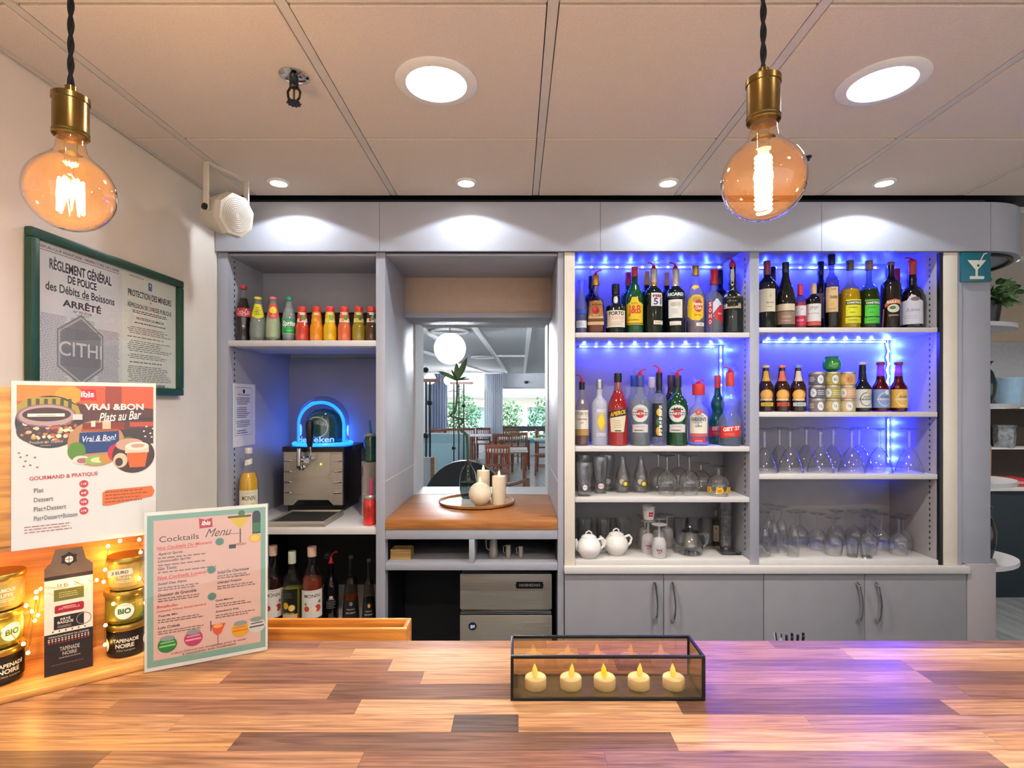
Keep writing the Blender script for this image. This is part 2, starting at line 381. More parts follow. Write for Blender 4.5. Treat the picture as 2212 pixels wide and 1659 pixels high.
# counter: carcass, planks
cz = 1.1; ROWS = [1.125, 1.090, 1.042, .998, .951, .902, .858, .812, .768, .724, .679, .634, .589, .544]
ct = thing('bar_counter', 'long wooden bar counter of laid walnut strips across the foreground', 'counter', (.4, .85, 0))
MB().box(-1.28, 2.3, .56, 1.08, 0, 1.06).build('counter_base', M_GREY, ct, world=True, smooth=0)
MB().box(-1.285, 2.35, .54, 1.1265, 1.06, 1.0985).build('counter_core', mat('strip_glue_core', '#7a5236', .5), ct, world=True, smooth=0)
T = {'p': '#be936b', 'l': '#ad8059', 'm': '#9a6f4e', 'b': '#865d45', 'd': '#6f4f3c', 'g': '#57453d', 'o': '#b48455', 'k': '#a17763', 'v': '#846053'}
JOIN = [('b', 690, 'm', 1180, 'k', 1668, 'v', 2300), ('l', 760, 'p', 1250, 'k', 1829, 'p'), ('b', 843, 'p', 1330, 'v', 1960, 'm'),
        ('o', 487, 'b', 913, 'l', 1420, 'k', 2000, 'd'), ('l', 150, 'm', 717, 'd', 1290, 'v', 2080, 'b'), ('m', 240, 'b', 773, 'p', 1467, 'd', 2050, 'l'),
        ('l', 380, 'l', 978, 'g', 1120, 'l', 1750, 'k'), ('o', 507, 'd', 1457, 'p', 2150, 'l'), ('d', 216, 'm', 778, 'b', 1310, 'v', 2161, 'p')]
def plank(x0, x1, y0, y1, c):
    L = x1-x0; o = MB().box(-L/2, L/2, -(y1-y0)/2+.0002, (y1-y0)/2-.0002, -.003, 0).build('plank', M_WOOD, ct, smooth=0, color=c)
    h = random.uniform(-.05, .05); o.color = tuple(max(0, q*(1+h)) for q in o.color[:3])+(1,)
    o.location = ((x0+x1)/2-.4, (y0+y1)/2-.85, cz)
for r in range(len(ROWS)-1):
    y1, y0 = ROWS[r], ROWS[r+1]; ym = (y0+y1)/2
    if r < len(JOIN): J = JOIN[r]; edges = [-1.285]+[X(p, ym) for p in J[1::2]]; cols = list(J[0::2])
    else:
        edges = [-1.285, -.8+random.random()*.3]; cols = [random.choice('lmbd'), random.choice('plmbd')]
        while edges[-1] < 1.2: edges.append(edges[-1]+random.uniform(.35, .6)); cols.append(random.choice('plmbdv'))
    while edges[-1] < 1.7: edges.append(edges[-1]+random.uniform(.35, .6)); cols.append(random.choice('plmbv'))
    edges.append(2.35); cols = cols+[random.choice('lmbk') for _ in range(len(edges))]
    for k in range(len(edges)-1):
        if edges[k+1]-edges[k] > .02: plank(edges[k]+.0002, edges[k+1]-.0002, y0, y1, T[cols[k]])

# ------------------------------------------------------------------ back bar joinery
FY = 2.30
def part(parent, name, m, *q, bev=.0012, color=None):
    return MB().box(*q, bev=bev).build(name, m, parent, world=True, color=color)
ZA = Z(735, FY); ZS = 1.065; ZB = .617
u1 = thing('shelving_unit', 'grey open shelving bay with soft drinks above and the beer tap below', 'shelving unit', (-.95, 2.6, 0))
bx0, bx1 = X(492, FY), X(812, FY); bx2 = X(832, FY); bx3 = X(1205, FY)
part(u1, 'side_panel', M_GREY, -1.288, bx0, FY, 2.94, 0, 2.252)
part(u1, 'side_panel', M_GREY, bx1, bx2, FY, 2.94, 0, 2.252)
part(u1, 'back_panel', M_GREY, bx0, bx1, 2.92, 2.94, ZB-.02, ZA-.025)
part(u1, 'back_panel', M_GREY, bx0, bx1, 2.62, 2.64, 2.048, 2.252)
part(u1, 'top_board', M_GREY, bx0, bx1, FY+.012, 2.62, 2.24, 2.252)
part(u1, 'recess_shade_board', M_DARKIN, bx0, bx1, 2.66, 2.67, ZA, 2.05, bev=0)  # black board stands for the shade in the gap under the back panel
part(u1, 'shelf', M_SHELF, bx0+.0005, bx1-.0005, FY+.004, 2.66, ZA-.025, ZA)
part(u1, 'shelf', M_SHELF, bx0+.0005, bx1-.0005, FY+.004, 2.92, ZS-.03, ZS)
part(u1, 'shelf', M_SHELF, bx0+.0005, bx1-.0005, FY+.004, 2.92, ZB-.025, ZB)
part(u1, 'lower_shade_back', M_DARKIN, bx0+.001, bx1-.001, 2.90, 2.915, ZB, ZS-.031, bev=0)  # black sheets over the grey panels stand for the unlit lower compartment
for s, x in ((1, bx0), (-1, bx1)):
    part(u1, 'lower_shade_lining', M_DARKIN, min(x, x+s*.003), max(x, x+s*.003), FY+.03, 2.90, ZB, ZS-.031, bev=0)
part(u1, 'lower_shade_lining', M_DARKIN, bx0+.004, bx1-.004, FY+.03, 2.90, ZS-.034, ZS-.0305, bev=0)
st = MB()
for k in range(46): st.box(bx0, bx0+.0015, FY+.052, FY+.057, ZS+.03+k*.025, ZS+.04+k*.025)
st.build('shelf_pin_track', M_BLACK, u1, world=True, smooth=0)
# niche with the pass-through
u2 = thing('niche_unit', 'grey niche framing the pass-through, with two cubbies under its wooden top', 'niche unit', (-.19, 2.6, 0))
part(u2, 'side_panel', M_GREY, bx3, X(1218, FY), FY, 2.94, 0, 2.252)
part(u2, 'back_panel', mat('warm_beige_panel', '#b89f8a', .5, noise=.03), bx2, bx3, 2.71, 2.72, 2.063, 2.252)
part(u2, 'top_board', M_GREY, bx2+.0005, bx3-.0005, FY+.012, 2.71, 2.24, 2.252)
part(u2, 'lintel', M_GREY, bx2+.0005, bx3-.0005, 2.7, 2.94, 2.035, 2.062)
M_LINE = mat('pale_joint', '#dcdcda', .5)
for x, s in ((bx2, 1), (bx3, -1)):
    part(u2, 'joint_line', M_LINE, min(x, x+s*.001), max(x, x+s*.001), FY+.005, 2.93, 1.262, 1.266, bev=0)
ZW = 1.10
nt_ = MB().box(-(bx3-bx2)/2+.001, (bx3-bx2)/2-.001, -.315, .33, -.042, 0, bev=.003).build('niche_worktop', M_WOODF, color='#b8783e')
nt_.location = ((bx2+bx3)/2, 2.61, ZW); tag(nt_, 'honey-brown wooden top in the niche under candles and vase', 'worktop')
part(u2, 'rail', M_GREY, bx2+.001, bx3-.001, FY, FY+.02, Z(1165, FY), ZW-.0435)
part(u2, 'cubby_shade_back', M_DARKIN, bx2+.001, bx3-.001, 2.7, 2.72, .02, ZW-.0435, bev=0)  # black back and linings stand for shade in and below the cubbies
part(u2, 'cubby_floor', M_GREY, bx2+.001, bx3-.001, FY, 2.7, Z(1232, FY), Z(1217, FY))
part(u2, 'cubby_divider', M_GREY, X(1013, FY), X(1025, FY), FY, 2.69, Z(1217, FY), Z(1165, FY)-.0005)
for x, s in ((bx2, 1), (bx3, -1)):
    part(u2, 'cubby_shade_lining', M_DARKIN, min(x, x+s*.003), max(x, x+s*.003), FY+.05, 2.7, .02, ZW-.044, bev=0)
part(u2, 'cubby_shade_lining', M_DARKIN, bx2+.004, bx3-.004, FY+.03, 2.69, Z(1166, FY), Z(1165, FY)+.001, bev=0)
# display cabinet
dx0, dx1, dx2, dx3 = X(1242, FY), X(1620, FY), X(1640, FY), X(2027, FY); DB = 2.60
A3, B3, C3, D3 = Z(718, FY), Z(965, FY), Z(1075, FY), Z(1210, FY)
A4, B4, C4 = Z(707, FY), Z(890, FY), Z(1025, FY)
M_CAB = mat('display_cabinet_lining', '#a5a2a4', .45, noise=.03, nscale=12)
u3 = thing('display_cabinet', 'tall grey display cabinet of bottles and glasses with blue lighting', 'cabinet', (1.1, 2.45, 0))
part(u3, 'side_panel', M_CAB, X(1219, FY), dx0, FY+.002, DB+.02, D3-.0199, 2.292)
part(u3, 'divider', M_GREY, dx1, dx2, FY, DB, D3-.02, 2.292)
part(u3, 'side_panel', M_CAB, dx3, X(2077, FY), FY+.012, DB+.02, D3-.0199, 2.292)
part(u3, 'back_panel', M_CAB, dx0, dx1, DB, DB+.02, D3-.02, 2.28)
part(u3, 'back_panel', M_CAB, dx2, dx3, DB, DB+.02, D3-.02, 2.28)
for a, b in ((dx0, dx1), (dx2, dx3)): part(u3, 'top_board', M_CAB, a, b, FY+.012, DB, 2.28, 2.292)
for z in (A3, B3, C3): part(u3, 'shelf', M_SHELF, dx0+.0005, dx1-.0005, FY+.004, DB, z-.021, z)
for z in (A4, B4, C4): part(u3, 'shelf', M_SHELF, dx2+.0005, dx3-.0005, FY+.004, DB-(.035 if z == C4 else 0), z-.021, z)
for a, b in ((dx0, dx1), (dx2, dx3)): part(u3, 'bottom_board', M_SHELF, a, b, FY, DB, D3-.02, D3)
part(u3, 'cream_strip', M_STRIP, X(1219, FY), dx0-.001, FY-.008, FY+.001, D3-.02, 2.25)
part(u3, 'cream_strip', M_STRIP, X(2036, FY), X(2065, FY), FY-.008, FY+.011, D3-.02, 2.25)
part(u3, 'dark_gap', M_BLACK, X(2027, FY)+.002, X(2035, FY), FY-.004, FY+.011, D3-.02, 2.25, bev=0)
part(u3, 'light_edge', M_GREYB, X(2066, FY), X(2077, FY), FY-.004, FY+.011, D3-.02, 2.25)
for xx in (dx1, dx3):
    st = MB()
    for k in range(52): st.box(xx-.0015, xx, FY+.045, FY+.05, D3+.03+k*.025, D3+.04+k*.025)
    st.build('shelf_pin_track', M_BLACK, u3, world=True, smooth=0)
wt = MB().box(X(1218, FY), X(2084, FY), FY-.03, 2.62, D3-.05, D3-.0205, bev=.002).build('cabinet_worktop', M_SHELF); tag(wt, 'thin pale ledge between display cabinet and grey cupboards', 'worktop')
# cupboards below
seams = [X(1219, FY), X(1432, FY), X(1647, FY), X(1864, FY), X(2083, FY)]; zc = D3-.052
def handle(parent, x, up=1):
    pth = [(x, FY-.014, Z(1257, FY)), (x, FY-.034, Z(1262, FY)), (x+.003, FY-.042, Z(1280, FY)), (x+.006, FY-.044, Z(1300, FY)), (x+.004, FY-.042, Z(1320, FY)), (x, FY-.034, Z(1333, FY)), (x, FY-.014, Z(1338, FY))]
    b = MB().tube(pth, [.007, .0065, .005, .0045, .005, .0065, .007], 8)
    b.v = [tuple(Vector(p)-HO) for p in b.v]; return b.build('handle', M_CHROME, parent)
for k in range(2):
    cb = thing('base_cupboard', ['grey two-door cupboard under the liquor shelves', 'grey two-door cupboard under the blue-lit wine glasses'][k], 'cupboard', ((seams[2*k]+seams[2*k+2])/2, 2.45, 0))
    part(cb, 'body', M_DOOR, seams[2*k]+.001, seams[2*k+2]-.001, FY+.008, 2.6, 0, zc)
    for j in (0, 1):
        a, b = seams[2*k+j]+.0015, seams[2*k+j+1]-.0015
        d = MB().box(a, b, FY-.012, FY+.006, .08, zc-.004, bev=.0012).build('door', M_DOOR, cb, world=True)
        HO = Vector(cb.location); handle(d, [X(1412, FY), X(1450, FY), X(1847, FY), X(1887, FY)][2*k+j])
# ------------------------------------------------------------------ ceiling fittings
E_LENS = mat('lit_lens', '#ffffff', .5, emit='#fff9f2', estr=22)
def downlight(x, y, r, energy, label, group, col=(1, .95, .88), spot=150, cup=.0, blend=.8, bright=E_LENS):
    t = thing('downlight', label, 'ceiling light', (x, y, CZ-.0003), group=group)
    MB().lathe([(r, .0), (r, -.003), (r*.93, -.007), (r*.74, -.008), (r*.70, -.002), (r*.70, 0)], 40).build('trim_ring', M_WHITE, t)
    MB().lathe([(0, -.0045), (r*.5, -.0045), (r*.69, -.003), (r*.69, 0)], 32).build('lens', bright, t)
    lamp('downlight_lamp', 'SPOT', energy, col, (0, 0, -.012), t, size=r*.35, spot=spot, blend=blend)
    return t
def ypx(py): return (CZ-EYE)*F/(CY-py)
for p, l in ((943, 'large round recessed light above the niche, ringed in white'), (1905, 'large round recessed light above the display cabinet')):
    yy = ypx(178); downlight(X(p, yy), yy, .112, DOWN_BIG, l, 'large round ceiling lights')
for k, x in enumerate((-.22, 1.0)):  # unseen lights added behind the camera to raise the front fill
    for yy in (.2, -1.1):
        downlight(x, yy, .112, DOWN_BIG*1.3, ['niche-side', 'pillar-side'][k]+' unseen round fill light added on the customer side, '+('near the counter' if yy > 0 else 'farther back'), 'large round ceiling lights', col=(1, .93, .85))
yy = ypx(393); SL = ['small recessed spotlight above the soft drinks bay', 'small recessed spotlight above the niche opening', 'small recessed spotlight above the liquor shelves', 'small recessed spotlight above the wine bottles and cans']
for p, l in zip((602, 1007, 1443, 1910), SL):
    downlight(X(p, yy), yy, .043, DOWN_SMALL, l, 'small spotlights in a row along the bulkhead', col=(.82, .9, 1), spot=136, blend=.12)
# sprinkler
yy = ypx(163); sp = thing('sprinkler', 'dark fire sprinkler head on a chrome plate in the ceiling tile', 'sprinkler', (X(635, yy), yy, CZ))
MB().lathe([(.038, 0), (.038, -.003), (.026, -.009), (.0, -.009)], 24).build('chrome_plate', M_CHROME, sp)
MB().lathe([(.012, -.008), (.012, -.03), (.009, -.034), (0, -.034)], 12).build('neck', M_BLACK, sp)
for s in (-1, 1): MB().tube([(s*.008, 0, -.03), (s*.017, 0, -.045), (s*.015, 0, -.06), (s*.005, 0, -.072)], .0035, 6).build('frame_arm', M_BLACK, sp)
MB().lathe([(.003, -.034), (.003, -.072)], 8).build('glass_bulb', M_BRASS, sp)
d = MB().prism([((.019 if i % 2 else .014)*math.cos(PI*i/10), (.019 if i % 2 else .014)*math.sin(PI*i/10)) for i in range(20)], 'z', -.077, -.073); d.build('deflector', M_BLACK, sp)
yy = ypx(338); sp2 = thing('ceiling_sensor', 'tiny dark sensor on the ceiling behind the round bulb', 'sensor', (X(1746, yy), yy, CZ)); MB().lathe([(.012, 0), (.012, -.004), (.006, -.008), (.004, -.016), (0, -.016)], 12).build('sensor_body', M_BLACK, sp2)

# pendant bulbs
E_FIL = mat('glowing_filament', '#ffd9a0', .5, emit='#ffbf78', estr=70)
M_CORD = mat('black_braided_cord', '#0e0d0d', .8, noise=.3, nscale=200)
def pendant(px, Y, zc, r, label, kind):
    x = X(px, Y); t = thing('pendant_bulb', label, 'pendant lamp', (x, Y, zc), group='filament pendants over the counter')
    top = CZ-.0005-zc; zs = r*.93
    gl = [(0, -r)]+[(r*math.sin(a), -r*math.cos(a)) for a in [PI*i/22 for i in range(1, 19)]]
    gl = [p for p in gl if not (p[1] > 0 and p[0] < r*.42)]+[(r*.36, r*1.04), (r*.32, r*1.25), (r*.31, r*1.52)]
    MB().lathe(gl, 36, cap=False).build('glass_bulb', G_AMBER, t)
    MB().lathe([(.021, r*1.52), (.0245, r*1.44), (.0255, r*1.47), (.0245, r*1.52), (.0255, r*1.55), (.0245, r*1.6), (.0245, r*2.34), (.026, r*2.36), (.026, r*2.5), (.018, r*2.57), (.008, r*2.59), (.008, r*2.76), (0, r*2.76)], 32).build('brass_socket', M_BRASS, t)
    for s in (0, PI):
        pth = [(.0024*math.cos(s+k*.45), .0024*math.sin(s+k*.45), r*2.72+(top-r*2.72)*k/80) for k in range(81)]
        MB().tube(pth, .0028, 6).build('cord_strand', M_CORD, t)
    MB().lathe([(.05, top), (.05, top-.02), (.046, top-.024), (0, top-.024)], 24).build('ceiling_rose', M_BRASS, t)
    MB().lathe([(.009, r*1.5), (.009, r*.85), (.004, r*.7), (.0035, r*.45), (0, r*.45)], 12).build('glass_stem', G_CLEAR, t)
    fil = []
    if kind == 'spiral':
        n = 150
        for k in range(n): a = k*.52; fil.append((.011*math.cos(a), .011*math.sin(a), r*.62-k/n*r*1.42))
        MB().tube(fil, .0024, 5).build('filament', E_FIL, t)
    else:
        for k in range(17):
            a = 2*PI*k/16; fil.append((.016*math.cos(a), .016*math.sin(a), (r*.28 if k % 2 else -r*.52)))
        MB().tube(fil, .0026, 5).build('filament', E_FIL, t)
        MB().tube([(0, 0, r*.45), (0, 0, -r*.5)], .0015, 5).build('filament_mast', M_CHROME, t)
    lamp('filament_glow', 'POINT', PENDANT, (1, .68, .38), (0, 0, -r*.1), t, size=.016)
pendant(153, .873, 1.946, .0625, 'amber globe bulb with zigzag filament hanging near the cream wall', 'cage')
pendant(1649, .83, 1.948, .0625, 'amber globe bulb with spiral filament hanging before the display cabinet', 'spiral')

# wall loudspeaker
sk = thing('loudspeaker', 'off-white octagonal loudspeaker on a U-bracket under the ceiling', 'speaker', (-1.10, 2.03, 2.318), rotz=math.radians(70))
tilt = Matrix.Rotation(math.radians(8), 4, 'X') @ Matrix.Rotation(PI/2, 4, 'X') @ Matrix.Rotation(PI/8, 4, 'Z')
M_SPK = mat('off_white_plastic', '#ddd6c6', .5, noise=.03)
MB().lathe([(0, -.085), (.05, -.085), (.06, -.07), (.078, .01), (.079, .02)], 24, xf=tilt).build('housing', M_SPK, sk, smooth=50)
MB().lathe([(.082, .018), (.084, .024), (.08, .05), (.0, .054)], 8, xf=tilt).build('front_baffle', M_SPK, sk, smooth=5)
g = MB()
for k in range(8): g.lathe([(.01+k*.007, .0535-k*.0004), (.0115+k*.007, .0545-k*.0004), (.013+k*.007, .0535-k*.0004)], 24, xf=tilt, cap=False)
g.build('grille_rings', mat('grille_grey', '#bdbab0', .5), sk)
for s in (-1, 1): MB().box(s*.09-.003, s*.09+.003, -.012, .012, -.01, .162, bev=.001).build('bracket_arm', M_SPK, sk)
MB().box(-.093, .093, -.013, .013, .1605, .1645, bev=.001).build('bracket_bar', M_SPK, sk)
for s in (-1, 1): MB().lathe([(.012, 0), (.012, .008), (0, .008)], 12, xf=Matrix.Translation((s*.093, 0, 0)) @ Matrix.Rotation(s*PI/2, 4, 'Y')).build('knob', M_BLACK, sk)

# framed notice on the left wall
fy0, fy1, fz0, fz1 = 1.395, 2.036, 1.63, 2.066; fw = fy1-fy0; fh = fz1-fz0
fr = thing('framed_notice', 'green framed French licensing notice with two printed sheets', 'framed notice', (-1.289, fy0, fz0), rotz=PI/2)
M_GRN = mat('dark_green_frame', '#1f4a37', .4, noise=.1)
for q in ((0, fw, fh-.026, fh), (0, fw, 0, .026), (0, .026, .026, fh-.026), (fw-.026, fw, .026, fh-.026)):
    MB().box(q[0], q[1], -.022, 0, q[2], q[3], bev=.004).build('frame_rail', M_GRN, fr)
MB().box(.024, fw-.024, -.006, -.001, .024, fh-.024).build('backing', M_PAPER, fr, smooth=0)
p = Print(); L0, L1, R0, R1, B, Tp = .028, .338, .341, fw-.028, .027, fh-.027; K = '#3c4046'; mid = (L0+L1)/2
p.rect(L0, L1, B, Tp, '#e4e5e8'); p.rect(R0, R1, B, Tp, '#eef1e6')
p.text('REPUBLIQUE FRANCAISE - PREFECTURE DE L\'ISERE', mid, Tp-.012, .29, .009, K); p.rect(L0+.01, L1-.01, Tp-.021, Tp-.0195, K)
p.text('RÈGLEMENT GÉNÉRAL', mid, Tp-.049, .225, .036, K, bold=.03).text('DE POLICE', mid, Tp-.083, .105, .023, K, bold=.03)
p.text('des Débits de Boissons', mid, Tp-.115, .25, .024, K, bold=.02).rect(mid-.025, mid+.025, Tp-.131, Tp-.1295, K).text('ARRÊTÉ', mid, Tp-.15, .14, .025, K, bold=.03)
p.text('N° 97-7118', mid, Tp-.172, .065, .008, K).rect(mid-.025, mid+.025, Tp-.181, Tp-.18, K)
y0 = Tp-.19
p.lines(L0+.008, L0+.105, B+.005, y0, 42, '#9296a0', .45, .15, 3, .1).lines(L0+.112, L0+.2, B+.005, y0, 42, '#9296a0', .45, .1, 4, .1).lines(L0+.207, L1-.008, B+.005, y0-.02, 38, '#9296a0', .45, .1, 5, .1)
hx, hy, hr = mid-.005, B+.1, .105
def hexa(r): return [(hx+r*.92*math.cos(PI/2+PI/3*i), hy+r*math.sin(PI/2+PI/3*i)) for i in range(6)]
p.poly(hexa(hr), '#8d9097').poly(hexa(hr*.94), '#c4c6ca').poly(hexa(hr*.88), '#90939a').lines(hx-.07, hx+.07, hy-.05, hy+.06, 22, '#7f828a', .5, .05, 9).text('CITHI', hx, hy, .155, .042, '#dcdde0', bold=.01)
rm = (R0+R1)/2
p.text('REPUBLIQUE FRANCAISE', rm-.07, Tp-.012, .07, .005, K).rect(rm-.012, rm+.006, Tp-.045, Tp-.018, '#3565b0').ell(rm-.003, Tp-.026, .004, .005, '#e8eef8').lines(rm-.01, rm+.004, Tp-.043, Tp-.033, 3, '#9fb7df', .4, 0, 2)
p.text('PROTECTION DES MINEURS', rm, Tp-.068, .22, .022, K, bold=.02).text('ET', rm, Tp-.088, .01, .006, K).text("RÉPRESSION DE L'IVRESSE PUBLIQUE", rm, Tp-.108, .222, .022, K, bold=.012)
p.lines(rm-.09, rm+.09, Tp-.134, Tp-.122, 2, '#5b6066', .5, .05, 6).text('PROTECTION DES MINEURS', rm, Tp-.15, .14, .009, '#50565c', bold=.02).lines(rm-.08, rm+.08, Tp-.17, Tp-.16, 1, '#70767c', .4, .1, 7)
yy0 = Tp-.178
for k, (n, h) in enumerate(((4, .026), (1, .008), (6, .04), (3, .018), (1, .01), (9, .055))): p.lines(R0+.02, R1-.02, yy0-h, yy0, n, '#8b9184', .4, .3, 20+k, .08); yy0 -= h+.006
p.text('CLASSIFICATION DES BOISSONS', rm, yy0-.006, .15, .009, '#50565c', bold=.02).lines(R0+.02, R1-.02, B+.004, yy0-.018, 8, '#8b9184', .4, .2, 31, .05)
p.build('printed_sheets', fr, flat_y(-.0062))
MB().box(.0262, fw-.0262, -.0105, -.0095, .0262, fh-.0262).build('glass_pane', G_PANE, fr, smooth=0)

# ------------------------------------------------------------------ display crate at the left end of the counter
A0 = Vector((-.857, .885, cz)); CR = math.atan2(.592, .806)
crate = thing('display_crate', 'wooden display crate at the left end of the counter, lit by fairy lights', 'crate', A0, CR)
CW = dict(color='#d79a52')
MB().box(-.19, .25, 0, .145, .0005, .011, bev=.001).build('base_board', M_WOODF, crate, **CW)
MB().box(-.19, .235, .145, .155, .0005, .24, bev=.001).build('back_board', M_WOODF, crate, **CW)
MB().box(-.19, .22, .062, .155, .2405, .252, bev=.001).build('shelf_board', M_WOODF, crate, **CW)
MB().box(-.19, .022, .06, .0615, .252, .525, bev=.0005).build('front_panel', mat('pale_grey_card', '#cfc8bd', .6), crate)
MB().box(-.19, .008, .05, .0595, .2522, .53, bev=.001).build('front_slat', M_WOODF, crate, **CW)
MB().box(-.19, .215, .062, .155, .2525, .525, bev=.001).build('upper_box', M_WOODF, crate, **CW)
for s in range(1): MB().box(.0085, .0105, .0582, .0598, .34, .44).build('hand_slot', M_BLACK, crate, smooth=0)
def lp(x, y, z): return crate_m @ Vector((x, y, z))
crate_m = Matrix.Translation(A0) @ Matrix.Rotation(CR, 4, 'Z')
# poster
po = thing('food_poster', 'white laminated snack poster with orange photo collage above the crate', 'poster', lp(.008, .0475, .243), CR+math.radians(2))
PW, PH = .209, .297
MB().box(0, PW, 0, .0015, 0, PH).build('sheet', M_PAPER, po, smooth=0)
MB().box(-.002, PW+.002, -.0012, -.0004, -.002, PH+.002).build('lamination', G_PANE, po, smooth=0)
p = Print(); mg = .007; PR = PW-.004
p.rect(mg, PR, PH*.69, PH-mg, '#c8551f').rect(PW*.5, PR, PH*.84, PH-mg, '#d8541b').rect(PW*.62, PW*.74, PH*.84, PH-mg, '#9c3418').rect(mg, PW*.42, PH*.88, PH-mg, '#e08a28').ell(PW*.37, PH*.918, .02, .016, '#f0a028')
p.poly([(PW*.42, PH*.69), (PR, PH*.69), (PR, PH*.83), (PW*.8, PH*.845), (PW*.6, PH*.83), (PW*.42, PH*.87)], '#5a2418').poly([(PW*.55, PH*.62), (PR, PH*.6), (PR, PH*.7), (PW*.5, PH*.7)], '#3c1c14').rect(PW*.8, PR, PH*.715, PH*.745, '#c8481c').rect(PW*.7, PR, PH*.755, PH*.775, '#2c1612')
p.ell(PW*.246, PH*.755, .047, .0475, '#2c2422').poly([(mg, PH*.86), (PW*.12, PH*.905), (PW*.3, PH*.905), (PW*.43, PH*.85), (PW*.45, PH*.8), (mg, PH*.8)], '#b39a34')
for k in range(6): p.rect(PW*.1+k*.011, PW*.1+k*.011+.005, PH*.825, PH*.895, '#4e4a1c')
p.ell(PW*.235, PH*.7, .043, .026, '#4a3028')
rnd = random.Random(4)
for k in range(70):
    a = rnd.random()*6.28; q = rnd.random()**.5; p.ell(PW*.235+.04*q*math.cos(a), PH*.705+.022*q*math.sin(a), rnd.uniform(.002, .0048), rnd.uniform(.002, .004), rnd.choice(['#e6cfa4', '#c98f4a', '#d9b98a', '#7a3f5c', '#d85a2a', '#efe0bc']), 8)
p.ell(PW*.225, PH*.795, .04, .019, '#b89a9c').ell(PW*.225, PH*.8, .033, .0125, '#4e3838').rect(PW*.1, PW*.34, PH*.787, PH*.806, '#efe9dc').lines(PW*.16, PW*.28, PH*.79, PH*.797, 1, '#6b6560', .5, 0, 3).ring(PW*.225, PH*.793, .041, .021, .08, '#8a6c70')
p.rect(PW*.395, PW*.46, PH*.765, PH*.8, '#d8cfc8')
p.text('Produit en France', PW*.22, PH*.635, .045, .005, '#b9b2a8', rot=.03).rect(PW*.18, PW*.25, PH*.612, PH*.615, '#b9b2a8')
p.ell(PW*.56, PH*.615, .0425, .043, '#b98a5c').rect(PW*.46, PW*.76, PH*.695, PH*.745, '#8a3428').rect(PW*.52, PW*.55, PH*.72, PH*.757, '#e6dccb').rect(PW*.6, PW*.66, PH*.7, PH*.757, '#d8c0a0').rect(PW*.45, PW*.72, PH*.69, PH*.705, '#a8532c').poly([(PW*.43, PH*.55), (PW*.72, PH*.56), (PW*.72, PH*.69), (PW*.44, PH*.685)], '#1f3d78')
p.text('Vrai & Bon!', PW*.58, PH*.648, .05, .011, '#dfe6ee', shear=.3, rot=.05).rect(PW*.52, PW*.66, PH*.627, PH*.63, '#dfe6ee')
p.ell(PW*.42, PH*.57, .013, .017, '#5c8a2c').ell(PW*.45, PH*.515, .012, .008, '#e3d8cc').ell(PW*.46, PH*.51, .008, .005, '#a86a6a').ell(PW*.56, PH*.51, .017, .009, '#8fb35a', 20).ell(PW*.57, PH*.51, .011, .005, '#d8e0a8').ell(PW*.62, PH*.515, .009, .008, '#c98a3c').ell(PW*.7, PH*.55, .013, .017, '#c8243c').ell(PW*.79, PH*.62, .011, .009, '#4f8a34').ell(PW*.75, PH*.605, .009, .006, '#6a9a3a')
p.ell(PW*.83, PH*.53, .0335, .0345, '#4a2c24').ell(PW*.8, PH*.6, .022, .012, '#c9a08c').ell(PW*.73, PH*.5, .011, .014, '#d8c2a0').ell(PW*.72, PH*.49, .006, .008, '#4a2c24').poly([(PW*.77, PH*.555), (PW*.94, PH*.555), (PW*.915, PH*.45), (PW*.8, PH*.45)], '#d9641e').poly([(PW*.765, PH*.545), (PW*.945, PH*.545), (PW*.945, PH*.59), (PW*.765, PH*.59)], '#e4cdb8').ell(PW*.855, PH*.588, .0185, .008, '#efe0cf').ell(PW*.86, PH*.59, .011, .004, '#c8a088')
p.poly([(PW*.445, PH*.885), (PW*.5, PH*.893), (PW*.56, PH*.885), (PW*.55, PH*.955), (PW*.45, PH*.955)], '#c8243a'); p.text('ibis', PW*.495, PH*.925, .019, .011, '#ffffff', bold=.025).rect(PW*.48, PW*.51, PH*.903, PH*.906, '#f0c8cc')
p.text('VRAI &BON', PW*.69, PH*.845, .09, .012, '#f2ece4', bold=.03).text('Plats au Bar', PW*.73, PH*.785, .066, .017, '#f2ece4', shear=.45, rot=.08)
rnd = random.Random(8)
p.rects([(PW*a, PW*a+.003, PH*b, PH*b+.0025) for a, b in [(.04,.57),(.05,.545),(.09,.555),(.14,.54),(.08,.52),(.11,.495),(.07,.49),(.155,.48)]], '#8f6a60')
p.rects([(PW*a, PW*a+.003, PH*b, PH*b+.0025) for a, b in [(.92,.71),(.97,.695),(.9,.68),(.95,.665),(.98,.66),(.91,.645),(.96,.64)]], '#efe8df')
p.text('GOURMAND & PRATIQUE', PW*.34, PH*.42, .095, .008, '#c0473c', bold=.02, rot=.02)
for k, (s, ww, pr) in enumerate((('Plat', .013, '11€'), ('Dessert', .026, '6€'), ('Plat+Dessert', .044, '15€'), ('Plat+Dessert+Boisson', .06, '17€'))):
    yk = PH*(.352-.056*k); p.text(s, PW*.14, yk-.002, ww, .008, '#6a6460', bold=.01, align='l', rot=.02).ell(PW*.47, yk+.004, .0065, .0068, '#c4393c', 20).text(pr, PW*.47, yk+.004, .008, .004, '#ffffff')
p.poly([(PW*.6, PH*.22), (PW*.6, PH*.3), (PW*.63, PH*.315), (PW*.97, PH*.32), (PW*.99, PH*.285), (PW*.97, PH*.25), (PW*.64, PH*.215)], '#dd6b1f').lines(PW*.62, PW*.95, PH*.228, PH*.312, 4, '#9c4714', .4, .25, 12)
p.lines(PW*.08, PW*.5, PH*.09, PH*.14, 3, '#b0564a', .28, .4, 14)
p.build('print', po, flat_y(-.0002))
